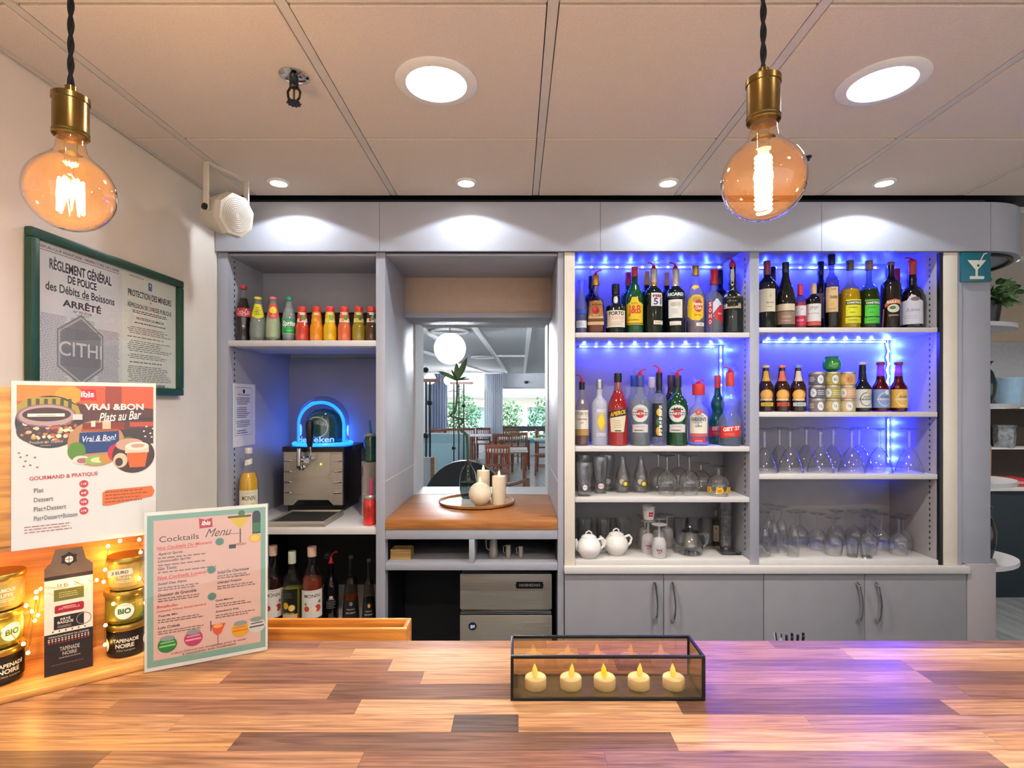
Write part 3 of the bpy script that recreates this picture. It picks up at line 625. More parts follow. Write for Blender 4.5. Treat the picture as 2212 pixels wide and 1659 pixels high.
# cocktail menu in a clear stand
mv0 = Vector((-.6887, .988, cz)); mv1 = Vector((-.5037, 1.0807, cz)); ma = math.atan2(mv1.y-mv0.y, mv1.x-mv0.x)
mn = thing('cocktail_menu', 'pink cocktail menu with green border in a clear acrylic stand', 'menu', mv0+Vector((0, 0, .0004)), ma)
MW, MH = .207, .297
MB().box(0, MW, 0, .0012, .001, MH).build('sheet', mat('pale_card', '#dedad2', .6), mn, smooth=0)
for yy in (-.0022, .0016): MB().box(-.002, MW+.002, yy, yy+.0009, .0, MH+.002).build('acrylic_panel', G_PANE, mn, smooth=0)
MB().box(.13, MW, .003, .06, .0, .0015).build('acrylic_foot', G_PANE, mn, smooth=0)
p = Print(); K = '#4a3a38'
p.rect(.004, MW-.004, .008, MH-.006, '#7fa896').rect(.014, MW-.013, .02, MH-.016, '#dcb2a4')
p.poly([(.088, MH-.038), (.11, MH-.037), (.109, MH-.019), (.098, MH-.022), (.087, MH-.018)], '#b81f2e').text('ibis', .099, MH-.028, .015, .009, '#ffffff', shear=.2, bold=.02)
p.text('Cocktails', .055, MH-.052, .064, .011, K, bold=.004).text('Menu', .12, MH-.048, .045, .016, K, shear=.5, bold=0).rect(.13, .16, MH-.0545, MH-.0535, K)
p.poly([(.135, MH-.02), (.178, MH-.019), (.158, MH-.047)], '#d9b41e').rect(.136, .177, MH-.023, MH-.019, '#4a3a20').rect(.1565, .159, MH-.075, MH-.045, '#6b4a3c').ell(.158, MH-.076, .011, .003, '#c08a6a').ell(.16, MH-.015, .006, .006, '#3f6e2a')
p.rect(.179, .194, MH-.058, MH-.02, '#1d2a26').ell(.1865, MH-.02, .0075, .008, '#1d2a26').rect(.179, .194, MH-.055, MH-.036, '#17693a').ell(.184, MH-.067, .011, .009, '#e3a51c').ell(.184, MH-.067, .008, .0065, '#f2c24a').rect(.138, .15, MH-.083, MH-.075, '#24352a')
def sun(x, y): p.star(x, y, .0085, '#4e8074', 14, .75)
R_ = '#d8483c'
p.text('Nos Cocktails Du Moment', .064, MH-.067, .09, .006, R_, bold=.02, shear=.2, rot=.02).rect(.02, .085, MH-.0725, MH-.0715, R_); sun(.122, MH-.067)
yk = MH-.08
for s, ww in (('Apérol Spritz', .04), ('Limoncello Spritz', .053), ('Gin Tonic', .03)):
    p.text(s, .021, yk, ww, .006, K, bold=.02, align='l', rot=.02, shear=.15).lines(.021, .125, yk-.009, yk-.005, 1, '#8a6a62', .6, .3, int(ww*1000)); yk -= .0135
p.text('Nos Cocktails Locaux', .06, MH-.123, .08, .006, R_, bold=.02, shear=.2, rot=.02).rect(.02, .085, MH-.128, MH-.127, R_); sun(.108, MH-.12)
for x, yk, items in ((.021, MH-.136, (('Soleil Des Alpes', .046), ('Douceur de Grenoble', .062))), (.118, MH-.127, (('Soleil De Chartreuse', .055), ('Génépi Fresco', .042)))):
    for s, ww in items: p.text(s, x, yk, ww, .006, K, bold=.02, align='l', rot=.02, shear=.15).lines(x, x+.078, yk-.0135, yk-.005, 2, '#8a6a62', .55, .35, int(ww*3000)); yk -= .0205
p.text('Bocalbulles', .036, MH-.178, .034, .005, R_, bold=.02, shear=.2).text('Laissez-Vous Surprendre', .059, MH-.186, .08, .005, R_, bold=.015, shear=.2, rot=.02); sun(.109, MH-.172)
for x, yk, items in ((.021, MH-.196, (('Tequila Mix', .032), ('Lulu Colada', .035))), (.115, MH-.182, (('Gold Mango', .03), ('Strawberry Kiss', .04)))):
    for s, ww in items: p.text(s, x, yk, ww, .005, K, bold=.02, align='l', rot=.02, shear=.15).lines(x, x+.075, yk-.0135, yk-.005, 2, '#8a6a62', .5, .35, int(ww*5000)); yk -= .0215
for x, y, c, c2 in ((.036, .046, '#1f7a34', '#7fd07f'), (.078, .05, '#b8375c', '#e9a0b4'), (.158, .052, '#e0a01c', '#d9701c'), (.19-.003, .055, '#cfcac4', '#4a4a48')):
    p.ell(x, y, .0155, .015, c, 24).ell(x, y+.012, .012, .005, '#8a9490').poly([(x-.013, y-.004), (x+.013, y-.003), (x+.013, y), (x-.013, y-.001)], c2).poly([(x-.011, y+.003), (x+.011, y+.004), (x+.011, y+.0062), (x-.011, y+.0052)], c2)
p.poly([(.107, .07), (.132, .07), (.125, .052), (.119, .047), (.112, .053)], '#d8542c').ell(.119, .066, .008, .004, '#eca060').rect(.1183, .1197, .03, .048, '#8a6a60').ell(.119, .03, .009, .002, '#b08a7c').rect(.106, .108, .058, .078, '#6a5a54')
p.text("L'abus d'alcool est dangereux pour la santé", .105, .0295, .125, .0045, '#7a5a54', rot=.03).text('à consommer avec modération', .105, .0245, .09, .0045, '#7a5a54', rot=.03)
p.build('print', mn, flat_y(-.0002))
# jars, carton, fairy lights
G_OLIVE = mat('olive_tapenade', '#6f6218', .35, noise=.3, nscale=90); M_GOLD = mat('gold_lid', '#b99a4a', .3, metal=.9, noise=.08); M_TAPE = mat('black_tapenade', '#1c1613', .35, noise=.4, nscale=90)
def cyl_map(r, c=(0,0,0), rot=0.0):
    return lambda a, z, e: (c[0]+(r+e)*math.sin(a+rot), c[1]-(r+e)*math.cos(a+rot), c[2]+z)
def jar(x, y, z, kind, label, turn=0):
    t = thing('preserve_jar', label, 'jar', lp(x, y, z), CR+turn, 'preserve jars stacked in the crate'); r = .033; h = .064
    fill = {'n': M_TAPE, 'b': G_OLIVE, 'a': mat('artichoke_cream', '#b8994a', .4, noise=.2, nscale=80)}[kind]
    MB().lathe([(0, .0005), (r*.9, .0005), (r*.97, .006), (r, .042), (r*1.04, .05), (r*1.04, .054), (0, .054)], 28).build('filled_glass', fill, t)
    MB().lathe([(r*1.07, .052), (r*1.1, .0535), (r*1.1, .061), (r*1.07, .063), (0, .0635)], 28).build('lid', M_GOLD, t)
    q = Print(); c2 = {'n': '#1a1512', 'b': '#8a7d22', 'a': '#b79a52'}[kind]
    q.rect(-2.4, 2.4, .008, .045, c2)
    if kind == 'n': q.text('TAPENADE', -.1, .034, 1.25, .007, '#e8dfc6', bold=.03).text('NOIRE', -.15, .024, .9, .008, '#e8dfc6', bold=.03).text('Olive Lucques', -.1, .015, .9, .004, '#b8ac90').ell(1.2, .027, .42, .014, '#d9d4c8').star(1.2, .027, .009, '#4a4038', 5, .5, sx=30).ell(-1.3, .024, .3, .013, '#d9d4c8')
    elif kind == 'b': q.ell(-.15, .026, .5, .0165, '#eef0e4').ring(-.15, .026, .5, .0165, .06, '#6a8a3a').text('BIO', -.15, .026, .62, .0105, '#3d6b2c', bold=.04).lines(.55, 1.3, .03, .042, 4, '#d8cf90', .4, .3, 5).poly([(.5, .01), (1.3, .01), (1.3, .018), (.8, .018)], '#3f7a34')
    else: q.text('HOUMOUS', -.2, .036, 1.0, .0065, '#f4ead0', bold=.02).text('TRUFFE', -.2, .027, .8, .0065, '#f4ead0', bold=.02).lines(-.6, .3, .016, .022, 2, '#f4ead0', .4, .3, 7).ring(.9, .028, .35, .013, .1, '#d9c084')
    q.build('label', t, cyl_map(r*1.02), step=.2)
    return t
jar(.172, .082, .0115, 'n', 'bottom black olive jar in the stack beside the menu'); jar(.170, .083, .0757, 'b', 'middle green jar marked BIO in the stack beside the menu', .05); jar(.174, .082, .14, 'a', 'top gold-lidded jar of the stack beside the menu, under a price card', -.1)
jar(-.012, .078, .0115, 'n', 'bottom black olive jar in the stack at the photo edge', .7); jar(-.014, .078, .0757, 'b', 'middle green jar of the stack at the photo edge', .9); jar(-.012, .08, .14, 'a', 'top jar of the stack at the photo edge', .5)
pc = thing('price_card', 'small paper card reading 3 EURO on the top jar', 'price card', lp(.160, .0445, .172), CR); MB().box(-.019, .019, 0, .0006, 0, .012).build('card', mat('cream_card', '#e9dcb8', .7), pc, smooth=0)
Print().text('3 EURO', 0, .006, .026, .006, '#4a3a20', bold=.02).build('print', pc, flat_y(-.0001))
cx_ = thing('pate_carton', 'black and white house-shaped gift carton reading 12 EURO', 'carton', lp(.0855, .045, .0115), CR+.06)
W2 = .034; HB = .172; body = [(-W2, 0), (W2, 0), (W2, HB), (-W2, HB)]
M_KRAFT = mat('grey_brown_kraft', '#6e5846', .7, noise=.12)
MB().prism([(-W2, 0), (W2, 0), (W2, .074), (-W2, .074)], 'y', 0, .06).build('lower_carton', mat('carton_black', '#1a1418', .5), cx_, smooth=0)
MB().prism([(-W2, .0741), (W2, .0741), (W2, HB), (-W2, HB)], 'y', 0, .06).build('middle_carton', mat('carton_cream', '#e6d8c4', .6), cx_, smooth=0)
MB().prism([(-W2, HB+.0002), (W2, HB+.0002), (W2, HB+.02), (W2-.01, HB+.03), (W2-.015, .225), (-W2+.015, .225), (-W2+.009, HB+.03), (-W2, HB+.02)], 'y', .0, .004).build('roof_flap', M_KRAFT, cx_, smooth=0)
q = Print(); q.rect(-W2, W2, HB-.001, HB+.006, '#2a211d').star(0, HB+.034, .013, '#221a16', 6, .75).ell(0, HB+.033, .006, .006, '#e8dccb', 16).rect(-.0006, .0006, HB+.027, HB+.039, '#b04a30').rect(-.006, .006, HB+.0325, HB+.0337, '#b04a30')
q.text('12 EURO', -.002, .16, .028, .005, '#4a3f36', bold=.01).rect(-.021, .021, .132, .153, '#6d6a24').lines(-.014, .014, .137, .148, 3, '#b8b070', .4, .2, 3)
q.poly([(-.02, .112), (-.019, .11), (.019, .11), (.021, .113), (.021, .122), (.019, .125), (-.019, .124), (-.02, .121)], '#a01826').text('ARTISANALE', 0, .1175, .03, .0035, '#e9b0a8').lines(-.009, .009, .119, .122, 1, '#e9b0a8', .5, 0, 2)
q.rect(-.021, .021, .081, .105, '#1c1618').text('PÂTÉ', -.005, .099, .014, .0055, '#e3d6c4', bold=.02).text('BASQUE', -.005, .0925, .022, .0055, '#e3d6c4', bold=.02).lines(-.016, .004, .083, .088, 2, '#b8a994', .4, .3, 4).ring(.021, .093, .011, .011, .12, '#8a7f74')
for k in range(6): q.poly([(-.024+k*.009, .079), (-.021+k*.009, .079), (-.0225+k*.009, .0755)], '#4a3f36')
q.text('FONDATION PRODUIT DE L\'AUDOISE', 0, .069, .056, .003, '#d8cfc4').rects([(-.029+k*.0046, -.029+k*.0046+.0025, z, z+.0022) for k in range(13) for z in (.06, .0635)], '#d8b8a8').rects([(-.029+k*.0046, -.029+k*.0046+.0025, .0565, .0585) for k in range(13)], '#a8342c')
q.text('TAPENADE', .001, .045, .028, .0075, '#b7ab9c', bold=.02).text('NOIRE', .001, .036, .02, .0065, '#b7ab9c', bold=.02).lines(-.014, .016, .027, .031, 1, '#8a8078', .5, 0, 5).lines(-.024, .024, .016, .02, 1, '#6a4a4a', .4, .1, 6)
q.build('print', cx_, flat_y(0))
E_FAIRY = mat('fairy_bulb', '#ffe9b0', .5, emit='#ffc25a', estr=30)
fl = thing('fairy_lights', 'warm fairy lights on thin wire draped around the jars and carton', 'fairy lights', lp(0, 0, .0115), CR)
pts = [(-.05, .03, .09), (-.03, .038, .06), (0, .036, .1), (.025, .036, .07), (.034, .05, .12), (.028, .04, .135), (.037, .06, .1), (.03, .045, .05), (.039, .06, .14), (.042, .055, .11), (.043, .08, .15), (.042, .033, .158), (.09, .034, .163), (.11, .036, .16), (.125, .05, .158), (.135, .06, .15), (.1375, .05, .175), (.142, .045, .22), (.16, .05, .226), (.19, .05, .224), (.192, .045, .20), (.19, .043, .15), (.205, .05, .13), (.2, .045, .1), (.15, .043, .11), (.138, .05, .07), (.137, .06, .03)]
dense = []
for i in range(len(pts)-1):
    a, b = Vector(pts[i]), Vector(pts[i+1])
    for k in range(4): dense.append(a.lerp(b, k/4)+Vector((0, -.003*math.sin(k*1.5+i), .004*math.sin(k*1.57))))
MB().tube(dense, .0006, 4).build('wire', mat('copper_wire', '#b8813a', .4, metal=.8), fl)
bulb0 = None
for i in range(len(pts)):
    if bulb0 is None: bulb0 = MB().lathe([(0, -.0035), (.0026, -.002), (.003, 0), (.002, .0028), (0, .0035)], 8).build('bulb', E_FAIRY, fl); b = bulb0
    else: b = bulb0.copy(); COL.objects.link(b); b.parent = fl
    b.location = pts[i]
for q_ in ((.03, .1, .09), (.14, .11, .18), (-.06, .1, .17), (.2, .12, .12)): lamp('fairy_glow', 'POINT', .17, (1, .45, .08), q_, fl, size=.012)

# tealight box
tx0, tx1 = X(1103, .896), X(1524, .896); ty0, ty1 = .896, .978; th = .076
tb = thing('tealight_box', 'long black-framed glass box of tealights on the counter', 'candle holder', (tx0, ty0, cz)); TL = tx1-tx0; TD = ty1-ty0; t_ = .0048
for z in (0.0003, th-t_):
    for y in (0, TD-t_): MB().box(0, TL, y, y+t_, z, z+t_, bev=.0006).build('frame_bar', M_BLACKM, tb)
    for x in (0, TL-t_): MB().box(x, x+t_, t_, TD-t_, z, z+t_, bev=.0006).build('frame_bar', M_BLACKM, tb)
for x in (0, TL-t_):
    for y in (0, TD-t_): MB().box(x, x+t_, y, y+t_, t_, th-t_).build('frame_post', M_BLACKM, tb, smooth=0)
for q_ in ((t_, TL-t_, .0015, .0032), (t_, TL-t_, TD-.0032, TD-.0015)): MB().box(q_[0], q_[1], q_[2], q_[3], t_, th-t_).build('glass_pane', G_SMOKE, tb, smooth=0)
for x in (.0015, TL-.0032): MB().box(x, x+.0017, t_, TD-t_, t_, th-t_).build('glass_pane', G_SMOKE, tb, smooth=0)
MB().box(t_, TL-t_, t_, TD-t_, .001, .003).build('mirror_floor', mat('dark_olive_base', '#4a4630', .25, noise=.1), tb, smooth=0)
E_FLAME = mat('tealight_flame', '#ffcf86', .4, emit='#ffab3a', estr=.9); E_FLAME2 = mat('lit_tealight_flame', '#ffb030', .4, emit='#ff9a10', estr=1.6)
TLL = ['leftmost white tealight in the glass box', 'second white tealight, between the leftmost and the brightest one', 'middle tealight with the brightest orange flame', 'fourth white tealight, right of the brightest one', 'rightmost white tealight in the glass box']
for k, p_ in enumerate((1157, 1233, 1306, 1380, 1455)):
    yy = .937; t = thing('tealight', TLL[k], 'tealight', (X(p_, yy), yy, cz+.0032), random.uniform(-.4, .4), 'tealights in the glass box')
    MB().lathe([(0, 0), (.0185, 0), (.019, .001), (.019, .015), (.0178, .0168), (.0, .0168)], 24).build('cup', M_WHITE, t)
    MB().lathe([(.0185, .0169), (.0165, .0185), (.008, .0178), (0, .0175)], 24).build('wax_top', M_WAX, t)
    MB().lathe([(0, .017), (.0042, .019), (.0052, .024), (.0042, .031), (.0015, .038), (.0, .041)], 10, xf=Matrix.Shear('XY', 4, (.06 if k % 2 else -.05, 0))).build('flame', E_FLAME2 if k == 2 else E_FLAME, t)
# ------------------------------------------------------------------ bottles
PROF = {   # (height share, radius share)
 'bordeaux': [(0,.9),(.015,1),(.62,1),(.67,.95),(.71,.78),(.745,.5),(.78,.37),(.83,.34),(.985,.33),(1,.33)],
 'burgundy': [(0,.92),(.015,1),(.42,1),(.52,.93),(.62,.74),(.72,.5),(.8,.37),(.9,.33),(1,.33)],
 'spirit':   [(0,.92),(.015,1),(.58,1),(.64,.96),(.68,.84),(.71,.62),(.73,.46),(.76,.38),(.98,.36),(1,.36)],
 'slope':    [(0,.92),(.015,1),(.52,1),(.58,.95),(.65,.78),(.71,.56),(.76,.42),(.82,.36),(1,.34)],
 'martini':  [(0,.96),(.02,1),(.06,.95),(.12,.9),(.4,.95),(.52,1),(.6,.98),(.66,.82),(.70,.6),(.74,.43),(.8,.37),(1,.34)],
 'squat':    [(0,.94),(.015,1),(.5,1),(.57,.95),(.62,.78),(.65,.5),(.67,.34),(.72,.32),(1,.32)],
 'port':     [(0,.94),(.015,1),(.5,1),(.56,.93),(.6,.7),(.63,.45),(.68,.4),(.73,.43),(.78,.37),(1,.35)],
 'syrup':    [(0,.93),(.015,1),(.1,1),(.52,1),(.6,.92),(.68,.68),(.74,.48),(.78,.4),(.84,.36),(1,.36)],
 'coke':     [(0,.8),(.02,.86),(.12,.9),(.2,.82),(.3,.86),(.42,1),(.56,.98),(.66,.78),(.76,.52),(.86,.38),(.95,.34),(.96,.4),(1,.4)],
 'soda':     [(0,.86),(.02,.92),(.18,1),(.4,.98),(.6,.8),(.78,.56),(.88,.44),(.93,.42),(1,.42)],
 'sprite':   [(0,.86),(.03,.92),(.15,.9),(.25,.95),(.45,1),(.6,.9),(.72,.66),(.82,.46),(.92,.38),(1,.42)],
 'juice':    [(0,.86),(.03,.96),(.08,1),(.38,1),(.46,.94),(.54,.78),(.6,.74),(.78,.72),(.84,.6),(1,.6)],
 'beer':     [(0,.9),(.02,1),(.5,1),(.57,.92),(.64,.7),(.7,.52),(.8,.45),(.93,.38),(.95,.43),(1,.43)],
 'longbeer': [(0,.9),(.02,1),(.44,1),(.5,.94),(.56,.72),(.62,.52),(.7,.45),(.94,.37),(.95,.43),(1,.43)],
 'gourd':    [(0,.94),(.02,1),(.3,1),(.38,.9),(.44,.66),(.47,.6),(.5,.64),(.55,.76),(.6,.76),(.66,.6),(.72,.4),(.78,.33),(1,.32)],
 'taper':    [(0,1),(.02,1),(.2,.9),(.5,.72),(.66,.62),(.68,.5),(.7,.32),(.73,.26),(.94,.24),(1,.24)],
 'chart':    [(0,.93),(.02,1),(.45,1),(.53,.96),(.59,.82),(.63,.58),(.66,.4),(.7,.3),(.75,.28),(.87,.26),(.89,.3),(1,.3)],
 'flask':    [(0,.92),(.02,1),(.5,1),(.58,.92),(.63,.66),(.67,.42),(.72,.36),(1,.36)],
 'decanter': [(0,.96),(.02,1),(.5,.98),(.6,.8),(.68,.52),(.74,.42),(.9,.45),(1,.72)],
}
M_FOIL = {}
def solid(c, rough=.3, metal=0): return mat('surface_'+c.strip('#')+('m' if metal else ''), c, rough, metal, noise=.05)
def dark(c): return mat('dark_glass_'+c.strip('#'), c, .08, 0, noise=.1, coat=.3)
def tint(c, boost=1.4):
    lum = sum(lin(c))/3; return glass('tinted_glass_'+c.strip('#'), c, boost=boost, body=.16 if lum > .5 else 0, bodycol=c)
def rz(prof, f):
    for (a, ra), (b, rb) in zip(prof[:-1], prof[1:]):
        if a <= f <= b: return ra if b == a else ra+(rb-ra)*(f-a)/(b-a)
    return prof[-1][1]
M_RED = mat('red_plastic', '#c41a24', .35, noise=.05); G_BALL = glass('clear_ball', '#f2eef6', boost=2.5)
def pourer(t, h, r, col=None, lean=1, ball=True, tall=.034):
    m = col or M_RED; b = MB().lathe([(r*.95, h-.006), (r*1.05, h+.002), (r*.7, h+.008), (r*.55, h+tall*.4), (r*.45, h+tall*.55)], 12).tube([(0, 0, h+tall*.3), (0, 0, h+tall*.6), (lean*.008, 0, h+tall*.85), (lean*.02, 0, h+tall), (lean*.026, 0, h+tall*.92)], .0032, 6)
    o = b.build('pourer', m, t)
    if ball: MB().lathe([(0, -.016)]+[(.016*math.sin(PI*i/8), -.016*math.cos(PI*i/8)) for i in range(1, 8)]+[(0, .016)], 14, c=(-lean*.016, 0, h+tall*.75)).build('measure_ball', G_BALL, o)
def bottle(label, px, top, wpx, zs, Y, prof, body, cap=None, capz=.9, labels=(), liquid=None, lev=.5, sq=0, turn=0, name='liquor_bottle', cat='bottle', group=None, pour=None, capw=1.12, foil=None, neck=None, h=None):
    """px, top, wpx: centre, top and width in the photograph's pixels; zs: shelf height; Y: depth; capz: height share where the cap begins"""
    x = X(px, Y); H = h or (Z(top, Y)-zs); r = wpx/2/F*Y; P = PROF[prof]
    t = thing(name, label, cat, (x, Y, zs+.0003), math.atan2(-x, Y)+turn, group)
    sqf = (lambda z: (sq if z < H*.5 else (2+(sq-2)*max(0, 1-(z-H*.5)/(H*.15)) if z < H*.65 else 2))) if sq else None
    MB().lathe([(0, 0)]+[(q*r, f*H) for f, q in P]+[(0, H)], 24, sq=sqf).build('bottle_body', body, t)
    if liquid:
        lp_ = [(0, .004)]+[(rz(P, f)*r*.93, f*H) for f in [.02]+[lev*i/8 for i in range(1, 9)] if f*H > .004]+[(0, lev*H)]
        MB().lathe(lp_, 20, sq=sqf).build('liquid', liquid, t)
    if neck:
        f0, f1, nc = neck; MB().lathe([(rz(P, f)*r*1.06, f*H) for f in [f0+(f1-f0)*i/4 for i in range(5)]], 16, cap=False).build('neck_label', nc, t)
    if cap is not None:
        rc = max(rz(P, capz), rz(P, .99))*r*capw
        MB().lathe([(rc*.98, capz*H), (rc, capz*H+.001), (rc, H*1.0-.001), (rc*.94, H+.0012), (0, H+.0014)], 18).build('cap', cap, t)
    for i, L in enumerate(labels):
        pr = L
        def fm(a, f, e, P=P, r=r, H=H):
            q = 1
            if sq and f < .5:
                ca, sa = math.sin(a), math.cos(a); q = 1/((abs(ca)**sq+abs(sa)**sq)**(1/sq))
            R_ = rz(P, f)*r*q+.0006+e; return (R_*math.sin(a), -R_*math.cos(a), f*H)
        pr.build('label', t, fm, step=.18)
    if pour: pourer(t, H, rz(P, .99)*r, **(pour if isinstance(pour, dict) else {}))
    return t
def PL_(*el):
    p = Print()
    for e in el: getattr(p, e[0])(*e[1:-1], **e[-1]) if isinstance(e[-1], dict) else getattr(p, e[0])(*e[1:])
    return p

# soft drinks on the upper left shelf
YS = 2.365; RED = solid('#c8202a'); YEL = solid('#d8cf2a'); GRNC = solid('#1f8a6a'); JRED = solid('#d8382a'); SODA = glass('clear_soda', '#eef2ee', body=.4, bodycol='#b9c4bb')
bottle('cola bottle with red label and red cap, tallest on the soft drinks shelf', 526, 619, 31, ZA, YS, 'coke', G_CLEAR, RED, .955, [PL_(('rect', -1.5, 1.5, .44, .6, '#c4202c'), ('text', 'Coca-Cola', 0, .525, 1.9, .1, '#f2dcdc', dict(shear=.35, bold=.0)), ('lines', -.7, .7, .45, .47, 1, '#e8b8b8'))], dark('#150b08'), .78, name='soda_bottle', group='soft drink bottles')
sh = [(-1.0, .62), (-.95, .56), (0, .5), (.95, .56), (1.0, .62), (.85, .84), (-.85, .84)]
bottle('clear soda bottle with pointed yellow neck label', 557, 643, 34, ZA, YS, 'soda', tint('#d6dcd4'), YEL, .95, [PL_(('poly', sh, '#d9cd1c'), ('lines', -.4, .4, .58, .78, 4, '#7a6c14', .35, .3, 3), ('text', 'Indian Tonic', 0, .68, 1.1, .03, '#6a5c10', dict(rot=.05)))], SODA, .8, name='soda_bottle', group='soft drink bottles')
bottle('cloudy lemonade bottle with coral and yellow neck label', 590, 643, 32, ZA, YS, 'soda', tint('#dfe6d4'), solid('#e0706a'), .95, [PL_(('poly', sh, '#dd4a40'), ('ell', 0, .7, .7, .08, '#e8cf3a'), ('text', 'Agrumes', 0, .7, 1.0, .035, '#8a4a10', dict(rot=.3)), ('ell', 0, .57, .35, .035, '#e87a6a'))], mat('cloudy_lemon', '#b9c49a', .3), .82, name='soda_bottle', group='soft drink bottles')
bottle('clear lemon-lime bottle with bright green label and teal cap', 624, 643, 29, ZA, YS, 'sprite', tint('#dfe9e6'), GRNC, .93, [PL_(('rect', -1.6, 1.6, .18, .5, '#12a04a'), ('ell', .1, .24, .55, .02, '#5fd04a'), ('text', 'Sprite', 0, .385, 1.9, .15, '#f2fff6', dict(bold=.03, shear=.2)), ('rect', -1.6, 1.6, .165, .175, '#d8f0e0'))], SODA, .75, name='soda_bottle', group='soft drink bottles')
JU = [(653, '#c8402c', '#e8d8c8', '#5a9a3a', '#c8402c', 'coral red juice bottle beside the lemon-lime bottle'), (684, '#e08a14', '#e8952a', '#e0701c', '#e8b03a', 'orange juice bottle with orange neck label'), (713, '#dfae14', '#e6d87a', '#8ab04a', '#d8c22a', 'golden yellow juice bottle, third from the divider side group start'), (744, '#d8663a', '#e9dcc0', '#5a8a3a', '#e08a3a', 'salmon pink juice bottle with cream neck label'), (775, '#8f7a1e', '#d9cf6a', '#4a6a24', '#c8b83a', 'olive green apple juice bottle with settled pulp'), (803, '#4a2a10', '#d8cdb0', '#6a8a5a', '#8a3a2a', 'dark brown juice bottle next to the grey divider')]
JU[2] = JU[2][:5]+('golden yellow juice bottle between the orange and salmon ones',)
for p_, c, l0, l1, l2, lab in JU:
    bottle(lab, p_, 664, 28, ZA, YS, 'juice', mat('juice_'+c.strip('#'), c, .12, noise=.12, nscale=60, coat=.4), JRED, .86, [PL_(('rect', -1.4, 1.4, .55, .84, l0), ('ell', .25, .68, .4, .08, l1), ('ell', -.3, .62, .3, .05, l2), ('rect', -.5, .5, .76, .815, '#f2ead8'), ('text', 'granini', 0, .79, .8, .035, '#b03024', dict(bold=.02)))], name='juice_bottle', group='fruit juice bottles in a row', capw=1.08)

# lower left shelf
bottle('syrup bottle with yellow label, half full of yellow syrup, beside the beer tap', 537, 968, 39, ZS, 2.365, 'syrup', G_CLEAR, solid('#d9cfc8'), .93, [PL_(('rect', -1.1, 1.1, .1, .46, '#e9e2c4'), ('text', 'MONIN', 0, .36, 1.35, .06, '#4a4a3c', dict(bold=.005)), ('text', 'Le Sirop de', 0, .425, .9, .02, '#9a947c', dict(shear=.3)), ('ell', -.55, .22, .22, .045, '#b8bc5a'), ('ell', .4, .24, .3, .06, '#d8cf6a'), ('ell', .55, .15, .25, .04, '#c8c45a')), PL_(('poly', [(-1.3, .77), (1.3, .8), (1.3, .87), (-1.3, .84)], '#e9e6d8'), ('lines', -.6, .6, .8, .84, 1, '#8a866c'))], mat('yellow_syrup', '#e0a818', .15, coat=.4), .68, name='syrup_bottle', group='syrup bottles')
BY = 2.37
def monin(lab, px, top, wpx, liq, fruit):
    return bottle(lab, px, top, wpx, ZB, BY, 'syrup', G_CLEAR, solid('#e0b8a4'), .88, [PL_(('rect', -1.15, 1.15, .13, .48, '#e6dfd6'), ('text', 'MONIN', 0, .41, 1.45, .045, '#4a4440', dict(bold=.01)), ('text', 'Le Sirop de', 0, .46, .8, .015, '#8a847c', dict(shear=.3)), ('ell', -.5, .25, .25, .035, fruit), ('ell', .55, .25, .3, .045, fruit), ('ell', .15, .24, .28, .035, '#efe0c8'), ('ell', .7, .33, .12, .02, '#5a7a3a'), ('ell', -.6, .31, .1, .02, '#6a8a3a'))], liq, .6, name='syrup_bottle', group='syrup bottles', capw=1.2)
monin('dark red syrup bottle half hidden by the cocktail menu', 590, 1179, 39, dark('#2a0e0c'), '#b03a2a')
bottle('lemon syrup bottle with black label showing a cut lemon', 631, 1191, 39, ZB, BY, 'spirit', G_CLEAR, solid('#c9ccb8'), .84, [PL_(('rect', -1.15, .55, .19, .52, '#17150f'), ('ell', -.7, .3, .3, .045, '#e2b01c'), ('ell', -.05, .27, .35, .045, '#e8b83a'), ('ell', -.05, .27, .27, .035, '#f0d07a'), ('text', 'citron', -.3, .2, 1.0, .03, '#d8c88a', dict(bold=.02)), ('lines', -.9, .1, .4, .48, 3, '#5a5a48', .4), ('rect', -1.15, .55, .1, .185, '#dcb48a'), ('text', 'sirop', -.5, .14, .5, .03, '#f2e4d0'))], mat('lemon_syrup', '#8f8a2a', .15, coat=.4), .5, name='syrup_bottle', group='syrup bottles')
monin('red-brown syrup bottle with white peach label on the lowest shelf', 674, 1181, 44, mat('peach_syrup', '#7a2c18', .15, coat=.4), '#c8482a')
bottle('black bottle with red spout and clear measuring ball', 715, 1216, 32, ZB, 2.44, 'slope', dark('#0d0c0e'), None, 1, [PL_(('ell', 0, .42, .25, .03, '#b8b0a0'), ('lines', -.6, .6, .22, .36, 5, '#8a8478', .35, .3, 4), ('text', 'CREME', 0, .385, .8, .02, '#9a9488'))], pour=dict(lean=1, tall=.05), group='tall bottles on the lowest shelf')
for k, (p_, tp, Yk, c2, lab) in enumerate(((758, 1200, 2.40, '#7a3c14', 'tapered clear bottle with amber remains, second from the divider'), (797, 1208, 2.38, '#20201c', 'tapered clear bottle with dark label against the divider'))):
    bottle(lab, p_, tp, 38 if k == 0 else 31, ZB, Yk, 'taper', tint('#9a948a'), solid('#3a3632'), .955, [PL_(('rect', -1.0, 1.0, .05, .36, '#131314'), ('ell', 0, .31, .22, .03, '#7a8078' if k == 0 else '#c8a04a'), ('text', 'liqueur', 0, .23, 1.0, .03, '#b8b4a8'), ('text', 'MACERAT', 0, .18, 1.2, .025, '#b8b4a8'), ('rect', -1.0, 1.0, .035, .05, '#c8a070'))], mat('amber_remains'+str(k), c2, .15), .4, group='tall bottles on the lowest shelf')

